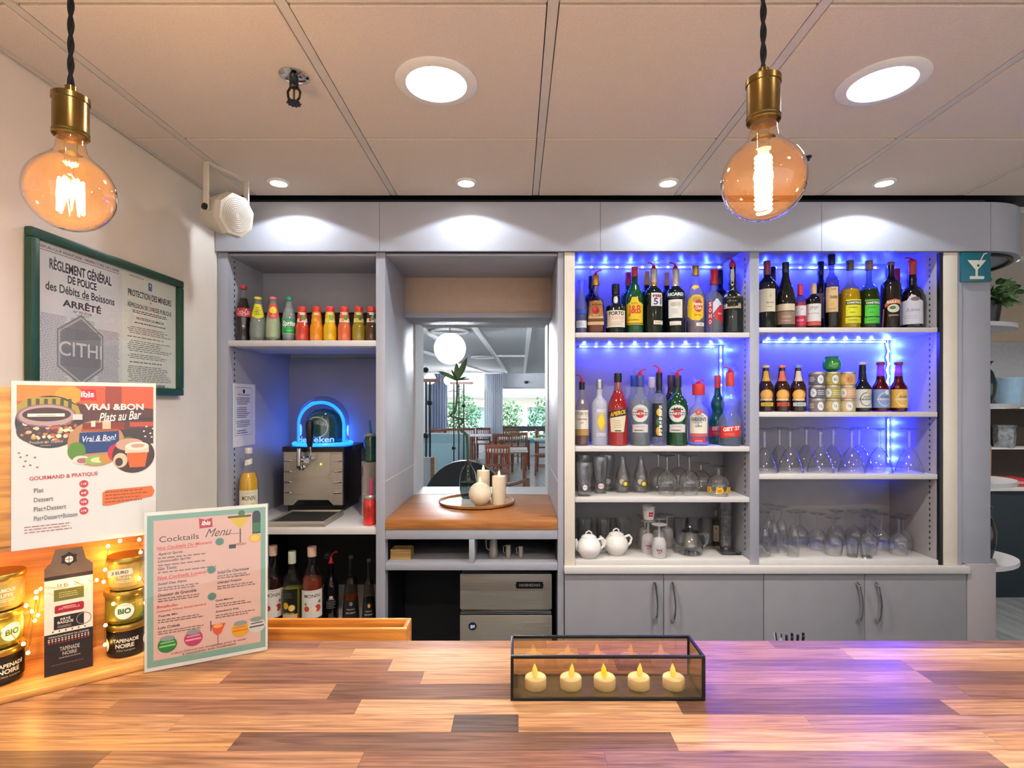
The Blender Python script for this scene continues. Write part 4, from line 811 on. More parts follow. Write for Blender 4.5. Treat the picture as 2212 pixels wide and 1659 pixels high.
# liquor, top shelf of the first display bay
Y1 = 2.385; Y2 = 2.52; CREAM = '#e6ddc8'; G1 = 'spirits on the top shelf'
DKG = dark('#0c1a12'); DK = dark('#0d0c0d'); BLK = solid('#141414'); GOLD = mat('gold_foil', '#c89a3c', .3, metal=.7)
bottle('clear glass decanter at the strip edge of the top shelf', 1256, 607, 26, A3, Y1, 'decanter', tint('#b9c4e6'), None, 1, [PL_(('rect', -1, 1, .12, .25, '#dfe2e8'), ('lines', -.6, .6, .15, .22, 2, '#8a90a0', .3)), PL_(('rect', -1.2, 1.2, .38, .46, '#3a56c8'))], tint('#8fa6e0'), .45, group=G1)
bottle('bourbon bottle with tan label and red rose', 1287, 597, 34, A3, Y1, 'flask', tint('#c9a070'), GOLD, .84, [PL_(('rect', -.95, .95, .26, .56, '#d9b07a'), ('text', 'Four Roses', 0, .5, 1.4, .035, '#4a3a24', dict(shear=.2)), ('ell', 0, .4, .4, .07, '#b8222c'), ('ell', -.15, .42, .18, .035, '#d83a40'), ('ell', .2, .38, .16, .03, '#8a1520'), ('text', 'BOURBON', 0, .3, .8, .018, '#5a4228'), ('rect', -.95, .95, .21, .255, '#5a3c20'), ('rect', -.95, .95, .15, .205, '#d9b07a'))], dark('#7a3a10'), .3, sq=6, pour=dict(tall=.026), group=G1, capw=1.35)
bottle('short port bottle with PORTO label and black cap', 1330, 615, 42, A3, Y1, 'port', dark('#0d1512'), BLK, .8, [PL_(('rect', -1.15, 1.15, .13, .46, '#e2dac6'), ('text', 'PORTO', .1, .4, 1.6, .075, '#2a2420', dict(bold=.03)), ('text', 'TAWNY', .1, .305, 1.6, .075, '#e09a88', dict(bold=.005)), ('rect', -.9, 1.0, .235, .24, '#c8442c'), ('lines', -.7, 1.0, .16, .22, 2, '#8a8070', .35), ('rect', -1.1, -.95, .16, .42, '#8a8478')), PL_(('ell', 0, .68, .6, .07, '#d8d8d0'), ('lines', -.3, .3, .65, .71, 3, '#7a7a78', .3))], group=G1, turn=.0)
bottle('green whisky bottle with bright yellow label and red initials', 1371, 578, 37, A3, Y1, 'slope', dark('#0f4a24'), solid('#b8342c'), .86, [PL_(('poly', [(-1.15, .16), (1.15, .16), (1.15, .44), (.5, .47), (.3, .54), (-.3, .54), (-.5, .47), (-1.15, .44)], '#e3bf14'), ('text', 'J&B', 0, .34, 1.5, .16, '#c8401c', dict(bold=.03)), ('text', 'RARE', 0, .45, .7, .02, '#8a6a14'), ('lines', -.9, .9, .19, .22, 1, '#8a6a14', .5), ('rect', -1.15, 1.15, .135, .15, '#c8a010'))], group=G1)
SIL = solid('#c9c3ae', .3, .4)
bottle('dark pastis bottle with pale label reading 51', 1412, 583, 41, A3, Y1, 'spirit', DKG, SIL, .8, [PL_(('rect', -.25, 1.0, .42, .62, '#e0d0cc'), ('text', 'PASTIS', .4, .585, .8, .022, '#5a4a5c'), ('poly', [(.1, .57), (.85, .57), (.85, .555), (.3, .555)], '#d83a34'), ('text', '51', .42, .49, .85, .1, '#28406e', dict(bold=.02))), PL_(('rect', .0, 1.1, .14, .2, '#d8cdb4'), ('text', 'PASTIS', .5, .17, .7, .025, '#8a8070'))], pour=dict(lean=-1), neck=(.74, .8, GOLD), group=G1)
bottle('dark aniseed bottle with white crest label reading RICARD', 1459, 583, 41, A3, Y1, 'spirit', dark('#101512'), SIL, .8, [PL_(('poly', [(-1.05, .56), (0, .53), (1.05, .56), (1.05, .63), (-1.05, .63)], '#1a2420'), ('text', 'RICARD', 0, .6, 1.75, .05, '#e9ece8', dict(bold=.04)), ('rect', -.75, .75, .24, .52, '#dfded4'), ('ell', -.2, .45, .3, .035, '#b8b0a0'), ('ell', .25, .45, .3, .035, '#c8bca8'), ('lines', -.4, .4, .3, .38, 3, '#9a9488', .3), ('rect', -.6, .6, .13, .19, '#d8d2c0'))], pour=dict(lean=-1), neck=(.74, .8, SIL), group=G1)
bottle('rum bottle with wavy yellow label and red sun', 1502, 575, 38, A3, Y1, 'slope', tint('#cfc8d0'), GOLD, .86, [PL_(('poly', [(-1.0, .26), (-.3, .2), (.4, .19), (1.0, .24), (1.05, .4), (1.0, .52), (.5, .56), (-.2, .56), (-.8, .5), (-1.05, .4)], '#e6bd18'), ('ell', .35, .4, .48, .09, '#c8382a'), ('text', 'Havana', .3, .43, 1.1, .055, '#f4e6c8', dict(bold=.03, rot=.0)), ('text', 'Club', .35, .37, .7, .045, '#f4e6c8', dict(bold=.03)), ('text', 'Especial', .25, .27, .7, .025, '#8a4a14')), PL_(('rect', .1, 1.1, .11, .16, '#e6e2d2'), ('text', 'CUBA', .6, .135, .5, .025, '#4a4438')), PL_(('ell', 0, .68, .6, .03, '#e6bd18'))], dark('#6a5668'), .2, group=G1)
bottle('lychee liqueur bottle with red label and white vertical letters', 1542, 584, 38, A3, Y1, 'squat', tint('#c4c9d4'), mat('red_ribbed_stopper', '#c0262e', .3), .78, [PL_(('rect', -.65, -.12, .14, .5, '#a83040'), *[('text', ch, -.385, .455-.09*i, .3, .062, '#f0dfe2', dict(bold=.03)) for i, ch in enumerate('SOHO')]), PL_(('poly', [(0, .26), (.3, .38), (.75, .44), (1.15, .4), (1.15, .16), (.5, .2)], '#c4242c'), ('poly', [(-.1, .48), (.4, .54), (1.0, .44), (.7, .44), (.3, .38), (-.1, .3)], '#c9d2e6'), ('text', 'litchi', .7, .31, .5, .03, '#f0c8c8'))], None, group=G1, capw=1.4)
bottle('dark port bottle with scalloped cream label and red top by the divider', 1582, 571, 38, A3, Y1, 'port', dark('#101a16'), solid('#b82a2c'), .955, [PL_(('poly', [(-1.1, .36), (1.1, .36), (1.1, .55), (.6, .56), (.35, .62), (0, .64), (-.35, .62), (-.6, .56), (-1.1, .55)], '#dccdb0'), ('text', 'QUINTA DO NOVAL', 0, .51, 1.5, .028, '#7a6c50', dict(bold=.01)), ('text', 'FINE RUBY', 0, .46, 1.1, .024, '#7a6c50'), ('rect', -1.1, 1.1, .375, .385, '#b09a70')), PL_(('poly', [(-.5, .92), (.5, .92), (.6, .82), (.3, .7), (0, .68), (-.3, .7), (-.6, .82)], '#d9d4cc'), ('lines', -.25, .25, .74, .88, 5, '#8a867c', .3))], pour=dict(lean=-1, tall=.03), group=G1)
BK = 'back row bottles on the top shelf'
for p_, tp, c, cc, lab in ((1278, 598, '#0d0c0d', '#161616', 'dark bottle behind the bourbon bottle'), (1357, 590, '#0f4a24', '#a82a28', 'green bottle with red cap behind the yellow-labelled whisky'), (1397, 588, '#0c1a12', '#cfa850', 'gold-necked bottle behind the bottle reading 51'), (1440, 590, '#101512', '#c8a07a', 'pale-corked bottle behind the aniseed bottle'), (1555, 585, '#0d0f10', '#141416', 'black-capped bottle behind the dark port bottle')):
    bottle(lab, p_, tp, 32, A3, Y2, 'spirit', dark(c), solid(cc), .8, group=BK)
# second shelf
G2 = 'spirits on the second shelf'
bottle('cognac bottle with cream label and red spout at the cabinet edge', 1257, 826, 31, B3, Y1, 'slope', tint('#cfc4bc'), BLK, .88, [PL_(('rect', -1.1, 1.1, .26, .56, '#e0dac8'), ('text', 'Courvoisier', 0, .42, 1.5, .035, '#b0605a', dict(shear=.2)), ('star', 0, .5, .025, '#9a947c', 5, .5, PI/2, 8), ('text', 'VSOP', 0, .36, .5, .025, '#7a7464'), ('rect', -1.1, 1.1, .16, .255, '#b08a50')), PL_(('ell', .1, .69, .3, .035, '#e0d4bc'))], dark('#6a1a12'), .2, pour=dict(lean=-1, ball=False), group=G2)
bottle('frosted lemon vodka bottle with a big yellow lemon', 1295, 821, 34, B3, Y1, 'spirit', G_FROST, solid('#b9bcb8', .3, .8), .86, [PL_(('text', 'ABSOLUT', .25, .53, 1.3, .05, '#e8ecf4', dict(bold=.03)), ('poly', [(.25, .5), (.55, .46), (.8, .36), (.55, .27), (.25, .22), (-.05, .27), (-.3, .36), (-.05, .46)], '#e0b81c'), ('ell', .2, .37, .35, .09, '#eccb3a'), ('text', 'CITRON', .25, .17, 1.2, .05, '#dfe4ee', dict(bold=.03)))], None, group=G2)
bottle('red aperitif bottle with slanted black APEROL banner', 1335, 807, 43, B3, Y1, 'slope', mat('red_aperitif', '#8f1510', .1, coat=.5), BLK, .88, [PL_(('poly', [(-.75, .19), (.6, .19), (.85, .44), (-.9, .4)], '#ddd2b4'), ('lines', -.4, .4, .24, .36, 4, '#9a8c6c', .3), ('poly', [(-1.3, .37), (1.3, .43), (1.3, .53), (-1.3, .46)], '#2b2622'), ('text', 'APEROL', 0, .45, 1.7, .06, '#e6b02a', dict(bold=.04, shear=.2, rot=.03)), ('rect', -.3, .3, .2, .215, '#2b2622'))], neck=(.76, .87, tint('#e0c8c8')), group=G2)
def martini(lab, px, bod, liq, lev, pc, inner):
    return bottle(lab, px, 812, 45, B3, Y1, 'martini', bod, solid(pc), .84, [PL_(('ell', 0, .46, .88, .125, '#d9d9d6'), ('ring', 0, .46, .88, .125, .06, '#b8c4b8'), ('ell', 0, .455, .42, .06, '#c0392c'), ('rect', -.8, .8, .435, .478, '#2a2a2a'), ('text', 'MARTINI', 0, .4565, 1.5, .034, '#f0efea', dict(bold=.03)), ('poly', [(-.85, .19), (.85, .19), (.85, .3), (.4, .31), (-.85, .3)], '#d4d0cc'), ('text', inner, 0, .275, .9, .02, '#8a847c'), ('lines', -.6, .6, .2, .24, 1, '#6a645c', .5))], liq, lev, pour=dict(lean=1, tall=.03), group=G2)
martini('clear vermouth bottle with round white and red label', 1383, tint('#c9d2cc'), tint('#b9c8a8'), .12, '#3a4a9a', 'BIANCO')
martini('green vermouth bottle with round white and red label', 1463, dark('#0d3a1c'), None, 0, '#2a2030', 'EXTRA DRY')
bottle('cachaca bottle with vertical white lettering on a black jungle label', 1424, 806, 33, B3, Y1-.005, 'spirit', tint('#c2c8d8'), BLK, .8, [PL_(('rect', -1.0, .4, .12, .58, '#1c2420'), ('ell', -.1, .2, .3, .06, '#c8a024'), ('ell', .0, .46, .35, .05, '#d8b42c'), ('ell', -.2, .33, .2, .05, '#3a6a3c'), *[('text', ch, .16, .16+.053*i, .42, .042, '#e6e6e0', dict(bold=.03)) for i, ch in enumerate('abitagaS')])], None, pour=dict(lean=-1, ball=False), neck=(.72, .8, BLK), group=G2)
# vertical lettering needs its own proportions, so it is drawn in label space above
bottle('gin bottle with red cap and cream label reading GIBSON\'S', 1509, 830, 43, B3, Y1, 'flask', tint('#c6cde0'), solid('#d23a3c'), .82, [PL_(('poly', [(-.95, .2), (.95, .2), (.95, .47), (.5, .52), (0, .55), (-.5, .52), (-.95, .47)], '#e2dccb'), ('poly', [(-.95, .47), (-.4, .55), (0, .6), (.4, .55), (.95, .47), (.5, .53), (0, .555), (-.5, .53)], '#c8503a'), ('ell', 0, .545, .3, .045, '#b8442f'), ('text', "GIBSON'S", 0, .43, 1.5, .06, '#3a4a4c', dict(bold=.02)), ('text', 'GIN', 0, .32, .6, .035, '#4a4a48'), ('lines', -.6, .6, .365, .39, 1, '#a8a08c', .4), ('rect', -.95, .95, .15, .195, '#c8605a'), ('rect', -.7, .7, .06, .13, '#c8343a'), ('text', 'LONDON', 0, .08, .7, .02, '#f0d8d8'))], None, pour=dict(lean=1, tall=.02), group=G2, capw=1.7)
for p_, tp, bod, Yk, lab, wq in ((1550, 812, dark('#0f5a50'), 2.475, 'green gourd-shaped mint liqueur bottle half behind its clear twin', 37), (1577, 806, tint('#bcc8dc'), 2.375, 'clear gourd-shaped mint liqueur bottle with slanted red label', 48)):
    bottle(lab, p_, tp, wq, B3, Yk, 'gourd', bod, solid('#d8442c'), .82, [PL_(('poly', [(-1.0, .1), (1.0, .14), (1.0, .29), (-1.0, .25)], '#cf2f26'), ('text', 'GET 27', .15, .235, 1.5, .055, '#f4e4dc', dict(bold=.05, rot=.02)), ('lines', -.5, .6, .14, .18, 2, '#e88a7a', .4))], dark('#10403a') if wq > 40 else None, .12, pour=dict(lean=-1, tall=.028) if wq > 40 else None, group=G2, capw=1.1)
BK2 = 'back row bottles on the second shelf'
for p_, tp, c, cc, lab in ((1369, 812, '#b8c4d4', '#2a4a9a', 'clear bottle with blue cap behind the clear vermouth'), (1408, 815, '#c0c4cc', '#d8cfc4', 'clear bottle with pale cap behind the jungle-label bottle'), (1449, 811, '#2a1a24', '#4a2a34', 'dark purple bottle behind the green vermouth')):
    bottle(lab, p_, tp, 36, B3, 2.515, 'martini', tint(c) if c[1] != '2' else dark(c), solid(cc), .84, group=BK2)

# second bay, top shelf
G3 = 'bottles on the top shelf of the second bay'
bottle('red wine bottle with plain cream label at the divider', 1657, 565, 37, A4, Y1, 'bordeaux', dark('#0e100d'), solid('#8a3a34'), .8, [PL_(('rect', -1.2, 1.0, .25, .58, '#ddd6ba'), ('text', 'BEAURE', .35, .38, .8, .02, '#6a6450'), ('star', .4, .48, .03, '#c9c0a0', 5, .6, PI/2, 6), ('lines', 0, .7, .3, .34, 1, '#a8a084', .3))], group=G3, capw=1.08)
bottle('sloping wine bottle with beige and brown two-part label', 1697, 568, 38, A4, Y1, 'burgundy', dark('#16170d'), solid('#2a2a24'), .85, [PL_(('rect', -1.15, 1.15, .27, .37, '#d9c9a8'), ('rect', -1.15, 1.15, .07, .265, '#8f7564'), ('text', 'VIGNES', .1, .18, 1.0, .03, '#c9b4a4', dict(bold=.01)), ('lines', -.6, .8, .1, .14, 1, '#b8a292', .4), ('rect', -1.15, 1.15, .258, .268, '#3a2c26'))], group=G3, capw=1.08)
bottle('small rose wine bottle with pink foil and pink banded label', 1729, 615, 23, A4, Y1, 'bordeaux', tint('#caa0aa'), solid('#c8344c'), .76, [PL_(('rect', -1.2, 1.2, .3, .52, '#dcd4d8'), ('rect', -1.2, 1.2, .08, .295, '#c02a4c'), ('text', 'ROSE', 0, .2, 1.1, .04, '#f0c8d4', dict(bold=.02)), ('text', 'JP', .2, .43, .4, .04, '#8a848c'))], mat('rose_wine', '#b85a68', .15), .6, group=G3, capw=1.1)
bottle('small dark wine bottle with white label and red base band', 1757, 614, 31, A4, Y1, 'bordeaux', dark('#120d10'), solid('#cfae90'), .78, [PL_(('rect', -1.15, 1.15, .17, .55, '#dcd8d4'), ('rect', -1.15, 1.15, .08, .165, '#c8504a'), ('text', 'JPJP', .1, .45, 1.1, .08, '#8a9098', dict(bold=.01)), ('text', 'Maison Rouge', 0, .34, 1.4, .03, '#7a7478'))], group=G3, capw=1.1)
bottle('dark bottle with black stopper standing behind the small wine bottles', 1773, 566, 30, A4, Y2, 'spirit', dark('#151008'), BLK, .82, [PL_(('rect', -1, 1, .2, .55, '#b89a70'))], group=G3)
bottle('brown digestif bottle with tall cream label and black stopper', 1796, 551, 30, A4, Y1+.01, 'spirit', tint('#6a5a4a'), BLK, .87, [PL_(('rect', -.75, .95, .23, .56, '#d6b47c'), ('text', '1605', .3, .53, .6, .025, '#6a5430'), ('text', 'Antésite', .3, .43, 1.0, .05, '#5a4420', dict(bold=.02)), ('star', .1, .33, .04, '#d8a83a', 6, .5, PI/2, 8), ('lines', -.3, .8, .25, .29, 1, '#a88a58', .4))], dark('#2a1c10'), .26, group=G3, capw=1.3)
def chart(lab, px, gl_, liq, c1, c2):
    return bottle(lab, px, 564, 42 if px < 1850 else 40, A4, Y1, 'chart', gl_, solid('#5a5230') if px < 1850 else solid('#8a6a50'), .87, [PL_(('rect', -.35, 1.25, .18, .42, c1), ('rect', -.35, 1.25, .345, .4, '#23231a'), ('text', 'CHARTREUSE', .5, .373, 1.5, .032, '#eef0d8', dict(bold=.04)), ('lines', -.1, .9, .29, .32, 1, '#4a5a14', .3), ('lines', .0, .6, .22, .25, 1, '#4a5a14', .3)), PL_(('rect', -.4, 1.2, .08, .165, c2), ('lines', -.1, .9, .11, .14, 1, '#5a6a14', .4))], liq, .58, group=G3, capw=1.2)
chart('yellow herbal liqueur bottle with yellow label', 1836, tint('#dccb60'), mat('yellow_liqueur', '#b89a14', .15, coat=.4), '#d8d81c', '#d2cf1a')
chart('herbal liqueur bottle with bright green label', 1877, tint('#6a7a50'), dark('#3c4a10'), '#4cc83c', '#44c034')
bottle('dark cream liqueur bottle with orange arched lettering', 1924, 567, 38, A4, Y1, 'bordeaux', dark('#1a1210'), solid('#8a4a4a'), .955, [PL_(('poly', [(-.6, .36), (-.2, .42), (.4, .44), (1.1, .42), (1.1, .35), (.4, .38), (-.2, .36), (-.5, .31)], '#d0662c'), ('text', 'BAILEYS', .3, .395, 1.3, .04, '#f2e2c0', dict(bold=.04)), ('ell', .3, .3, .6, .06, '#d9d2b8'), ('ell', .2, .31, .3, .025, '#4a6a3c'), ('text', 'ORIGINAL', .3, .2, 1.0, .025, '#c8b89a'), ('poly', [(-.9, .03), (-.75, .03), (-.6, .3), (-.75, .3)], '#b8743c'))], group=G3)
bottle('whisky bottle with red foil neck behind the cream liqueur', 1936, 582, 32, A4, 2.5, 'slope', dark('#2a1410'), solid('#c02a2c'), .78, [PL_(('rect', -.9, 1.0, .1, .4, '#c8ccd4'), ('ell', .3, .55, .35, .05, '#c02a3c'))], group=G3)
bottle('dark rum bottle with shield-shaped white label and red neck', 1970, 565, 43, A4, Y1, 'port', dark('#100d10'), solid('#c0382c'), .955, [PL_(('poly', [(-1.1, .07), (1.1, .07), (1.05, .4), (.5, .43), (.3, .48), (0, .495), (-.2, .47), (-.4, .42), (-1.1, .4)], '#cfd0d8'), ('ell', .3, .43, .4, .03, '#7a6a68'), ('text', 'St James', .1, .27, 1.2, .06, '#8a90a0', dict(shear=.5)), ('lines', -.7, .7, .14, .2, 2, '#a8acb8', .3)),], neck=(.8, .955, solid('#b8442c')), pour=dict(lean=-1, ball=False, tall=.02), group=G3)
bottle('dark wine bottle hidden behind the plain cream label', 1669, 578, 34, A4, 2.52, 'bordeaux', dark('#0e100d'), BLK, .8, group=G3)
# beers and cans
G4 = 'beer bottles on the second shelf'
for k, (p_, c1, c2, nm) in enumerate(((1654, '#d8a81c', '#e0b41c', 'with yellow neck label'), (1689, '#d86a48', '#c8442c', 'with coral neck label'), (1724, '#d8c8b0', '#b8ccc8', 'with cream neck label and grey-blue band'))):
    bottle('brown beer bottle '+nm, p_, 790, 32, B4, Y1, 'beer', dark('#2a1408'), solid(['#d8c890', '#d87a6a', '#7a9ac8'][k]), .95, [PL_(('ell', .15, .36, .85, .12, '#d8953a'), ('ell', .1, .38, .6, .08, '#e6b25a'), ('text', 'Grimbergen' if 0 else 'GRIMBERGEN', .1, .26, 1.6, .045, '#f2e4c4', dict(bold=.03)), ('rect', -.6, 1.1, .12, .2, c2), ('text', 'BLONDE' if k == 0 else ('ROUGE' if k == 1 else 'BLANCHE'), .3, .16, .9, .035, '#4a3a20')), PL_(('poly', [(-.8, .66), (1.0, .66), (.8, .88), (-.6, .88)], c1), ('lines', -.2, .5, .7, .84, 3, '#7a5a2a', .3))], name='beer_bottle', group=G4)
for k, (p_, gl_, c1, c2, lab) in enumerate(((1863, dark('#0d1016'), '#cfd4cc', '#7a6a5c', 'black craft beer bottle with white label'), (1902, tint('#a02a20'), '#7f96c4', '#c8d0e0', 'red-brown craft beer bottle with blue label'), (1941, tint('#a82a1c'), '#e0b24a', '#e8d8b0', 'red-brown craft beer bottle with yellow label'))):
    bottle(lab, p_, 783, 34, B4, Y1, 'longbeer', gl_, solid('#c8c8cc' if k == 0 else '#8a2018'), .95, [PL_(('rect', -.95, 1.25, .08, .45, c1), ('ring', .5, .25, .75, .14, .12, c2), ('ell', .75, .39, .28, .05, '#d8b88a' if k != 1 else '#dfe3ea'), ('text', ['NOIRE', 'BLANCHE', 'BLONDE'][k], .55, .3, .8, .035, '#3a3434'), ('text', 'DE BELLEDONNE', .35, .25, 1.4, .035, '#f4f0e4' if k else '#3a3030', dict(bold=.02)), ('rect', -1.1, -.75, .1, .44, '#4a4a50' if k == 0 else '#3a5aa0' if k == 1 else '#a88a48'))], dark('#5a1408') if k else None, .72, name='beer_bottle', group='craft beer bottles beside the tins')
CC = [['#5a5a66', '#a89a3c', '#d8a86a'], ['#5c5c70', '#a8a04c', '#d9a878'], ['#7a6a6a', '#b8a868', '#c8b084']]
CN = ['top', 'middle', 'bottom']; CT = ['first', 'second', 'third']
for i in range(3):
    for j in range(3):
        Yk = 2.372; rr = 15.9/F*Yk; hh = 28.2/F*Yk; x = X(1764.5+j*32.6, Yk); z = B4+.0004+(2-i)*(hh+.0008)
        t = thing('tapenade_tin', f'{CN[i]} round tin in the {["dark", "olive", "tan"][j]}-labelled column of the stack', 'tin', (x, Yk, z), math.atan2(-x, Yk), 'tins stacked three by three')
        MB().lathe([(0, 0), (rr*.95, 0), (rr, .002), (rr, hh*.82), (rr*.96, hh*.86), (0, hh*.86)], 24).build('tin_body', solid(CC[i][j], .3), t)
        MB().lathe([(rr*1.0, hh*.8), (rr*1.02, hh*.82), (rr*1.02, hh*.97), (rr*.97, hh), (0, hh)], 24).build('lid', mat('tin_lid', '#cfc6b0', .3, metal=.8), t)
        s_ = [.5, .45, .3][j] if i != 1 else -.45
        q = Print().rect(-1.35, 1.35, hh*.06, hh*.78, CC[i][j]); q.ell(s_, hh*.43, .42, hh*.33, '#dfe2e4' if not (i == 0 and j == 2) else '#c88a4a')
        q.text(['T.N.', 'BIO', 'C'][j] if i == 0 else 'T.A.', s_, hh*.43, .45, hh*.22, '#4a6a5c' if (i, j) == (0, 1) else '#5a5a66', bold=.02).lines(-1.2 if s_ > 0 else .1, -.1 if s_ > 0 else 1.2, hh*.25, hh*.65, 3, '#e8e0c8', .4, .3, i*3+j)
        q.build('label', t, cyl_map(rr), step=.2)
Yk = 2.372; gb = thing('green_jar', 'round green glass jar on top of the stacked tins', 'jar', (X(1797, Yk), Yk, B4+3*(28.2/F*Yk+.0008)+.0006))
MB().lathe([(0, 0), (.018, .0), (.034, .012), (.038, .028), (.036, .045), (.028, .058), (.026, .06), (0, .06)], 24).build('jar_body', mat('green_jar_glass', '#1f7a3a', .1, coat=.5), gb)
MB().lathe([(.027, .0605), (.028, .066), (.026, .068), (0, .068)], 20).build('lid', solid('#2a6a4a'), gb)
Print().text('Lou', -.2, .036, .7, .01, '#a8d86a', shear=.4).lines(-.8, .3, .02, .03, 2, '#7fbf5a', .3, .3, 3).build('label', gb, cyl_map(.0385), step=.2)
# ------------------------------------------------------------------ blue LED strips inside the display cabinet
E_LED = mat('blue_led', '#dfe8ff', .4, emit='#7d9cff', estr=16)
M_LEDT = mat('led_tape', '#d8dcf0', .4, noise=.02)
def led_strip(label, pts, normal, light_every=1, energy=None):
    """pts: LED positions along the tape; normal: the way they shine"""
    t = thing('led_strip', label, 'LED strip', pts[0], group='blue LED strips in the display cabinet'); o0 = Vector(pts[0]); nv = Vector(normal)
    P = [Vector(p)-o0 for p in pts]; d = (P[-1]-P[0]).normalized(); side = d.cross(nv).normalized()
    b = MB(); path = [P[0]-d*.02]+P+[P[-1]+d*.02]
    vs = []; fs = []
    for p in path: vs += [p-side*.005-nv*.0035, p+side*.005-nv*.0035, p+side*.005-nv*.002, p-side*.005-nv*.002]
    for i in range(len(path)-1):
        for k in range(4): fs.append((4*i+k, 4*i+(k+1) % 4, 4*i+4+(k+1) % 4, 4*i+4+k))
    b.add(vs, fs).build('tape', M_LEDT, t, smooth=0)
    first = None; rot = nv.to_track_quat('Z', 'Y').to_matrix().to_4x4()
    for i, p in enumerate(P):
        if first is None: first = MB().lathe([(.0055, -.002), (.0055, .0), (.004, .0028), (0, .0036)], 10, xf=rot).build('led', E_LED, t); c = first
        else: c = first.copy(); COL.objects.link(c); c.parent = t
        c.location = p
        if i % light_every == 0: lamp('led_glow', 'POINT', (energy or LED_BLUE)*light_every, (.012, .025, 1), p+nv*.012, t, size=.006)
YB = 2.588
led_strip('blue LED strip at the top of the liquor bay', [(X(1250+27.6*k, YB), YB, Z(577, YB)) for k in range(12)], (0, -1, 0), 2)
led_strip('blue LED strip under the top shelf of the liquor bay', [(X(1260+27.5*k, YB), YB, Z(745, YB)-.008) for k in range(11)], (0, -1, 0), 2)
led_strip('vertical blue LED strip behind the gourd-shaped bottles', [(X(1557, YB), YB, z) for z in [Z(750, YB)-.012, Z(779, YB), Z(806, YB), Z(832, YB), Z(858, YB)]], (0, -1, 0), 2)
led_strip('blue LED strip at the top of the wine bottle bay', [(X(1648+27*k, YB), YB, Z(578, YB)) for k in range(10)], (0, -1, 0), 2)
led_strip('blue LED strip under the top shelf above the tins', [(X(1656+28*k, YB), YB, A4-.029) for k in range(10)], (0, -1, 0), 1, LED_BLUE*1.5)
led_strip('vertical blue LED strip beside the craft beers', [(dx3-.016+(.004 if k % 2 else -.004), YB, Z(745+13.6*k, YB)) for k in range(9)], (0, -1, 0), 2, LED_BLUE*1.5)
led_strip('vertical blue LED strip behind the upturned goblets', [(dx3-.014, YB, Z(913+26*k, YB)) for k in range(4)], (0, -1, 0), 1, LED_BLUE*1.6)
led_strip('short vertical blue LED strip behind the rum bottle', [(dx3-.014, YB, Z(592+30*k, YB)) for k in range(4)], (0, -1, 0), 1, LED_BLUE*1.4)

# ------------------------------------------------------------------ glassware
def ware(name, label, prof, loc, group, cat='glass', m=None, seg=24, rot=0):
    t = thing(name, label, cat, loc, rot, group); MB().lathe(prof, seg, cap=False).build('bowl', m or G_WARE, t); return t
def inverted(kind, s=1.0):
    """an upturned stemmed glass: rim on the shelf, foot on top; returns bowl, stem, foot profiles"""
    if kind == 'cone': b = [(.056, 0), (.0555, .004), (.045, .045), (.03, .085), (.016, .105), (.008, .112)]; st = [(.0075, .111), (.0065, .13), (.0065, .185)]; ft = [(.0065, .184), (.012, .192), (.036, .196), (.037, .199), (0, .2)]
    if kind == 'balloon': b = [(.034, 0), (.042, .03), (.046, .055), (.042, .08), (.03, .098), (.014, .108), (.007, .112)]; st = [(.0065, .111), (.0055, .13), (.0055, .168)]; ft = [(.0055, .167), (.012, .174), (.035, .178), (.036, .181), (0, .182)]
    if kind == 'wine': b = [(.031, 0), (.037, .025), (.039, .05), (.034, .07), (.022, .086), (.009, .094)]; st = [(.0055, .093), (.0045, .11), (.0045, .158)]; ft = [(.0045, .157), (.01, .162), (.032, .165), (.033, .168), (0, .169)]
    if kind == 'flute': b = [(.023, 0), (.026, .04), (.025, .09), (.018, .13), (.008, .148)]; st = [(.005, .147), (.004, .16), (.004, .2)]; ft = [(.004, .199), (.01, .204), (.029, .207), (.03, .209), (0, .21)]
    if kind == 'snifter': b = [(.038, 0), (.047, .025), (.05, .045), (.043, .07), (.028, .085), (.012, .093)]; st = [(.01, .092), (.008, .1), (.008, .118)]; ft = [(.008, .117), (.014, .123), (.036, .126), (.037, .129), (0, .13)]
    return [[(r*s, z*s) for r, z in q] for q in (b, st, ft)]
def stem_glass(name, label, kind, loc, group, s=1.0, m=None):
    t = thing(name, label, 'glass', loc, random.random()*3, group)
    for n, q in zip(('bowl', 'stem', 'foot'), inverted(kind, s)): MB().lathe(q, 24 if n != 'stem' else 12, cap=False).build(n, m or G_WARE, t)
    return t
# third shelf, second bay: upturned cone goblets
FR = ['first', 'second', 'third', 'fourth', 'fifth', 'last']
g0 = None
for k, p_ in enumerate((1651, 1707, 1772, 1840, 1899, 1964)):
    Yk = 2.375; lab = f'{FR[k]} upturned cone goblet from the divider in the front row'; L = (X(p_, Yk), Yk, C4+.0005)
    if k == 0: L = (dx2+.058, Yk, C4+.0005)
    if k == 5: L = (min(L[0], dx3-.058), Yk, C4+.0005)
    if g0 is None: g0 = stem_glass('cone_goblet', lab, 'cone', L, 'upturned cone goblets', .98)
    else: copy_tree(g0, L, label=lab)
for k, p_ in enumerate((1684, 1742, 1800, 1856)):
    Yk = 2.51; copy_tree(g0, (X(p_, Yk), Yk, C4+.0005), label=f'{FR[k]} upturned cone goblet from the divider in the back row')
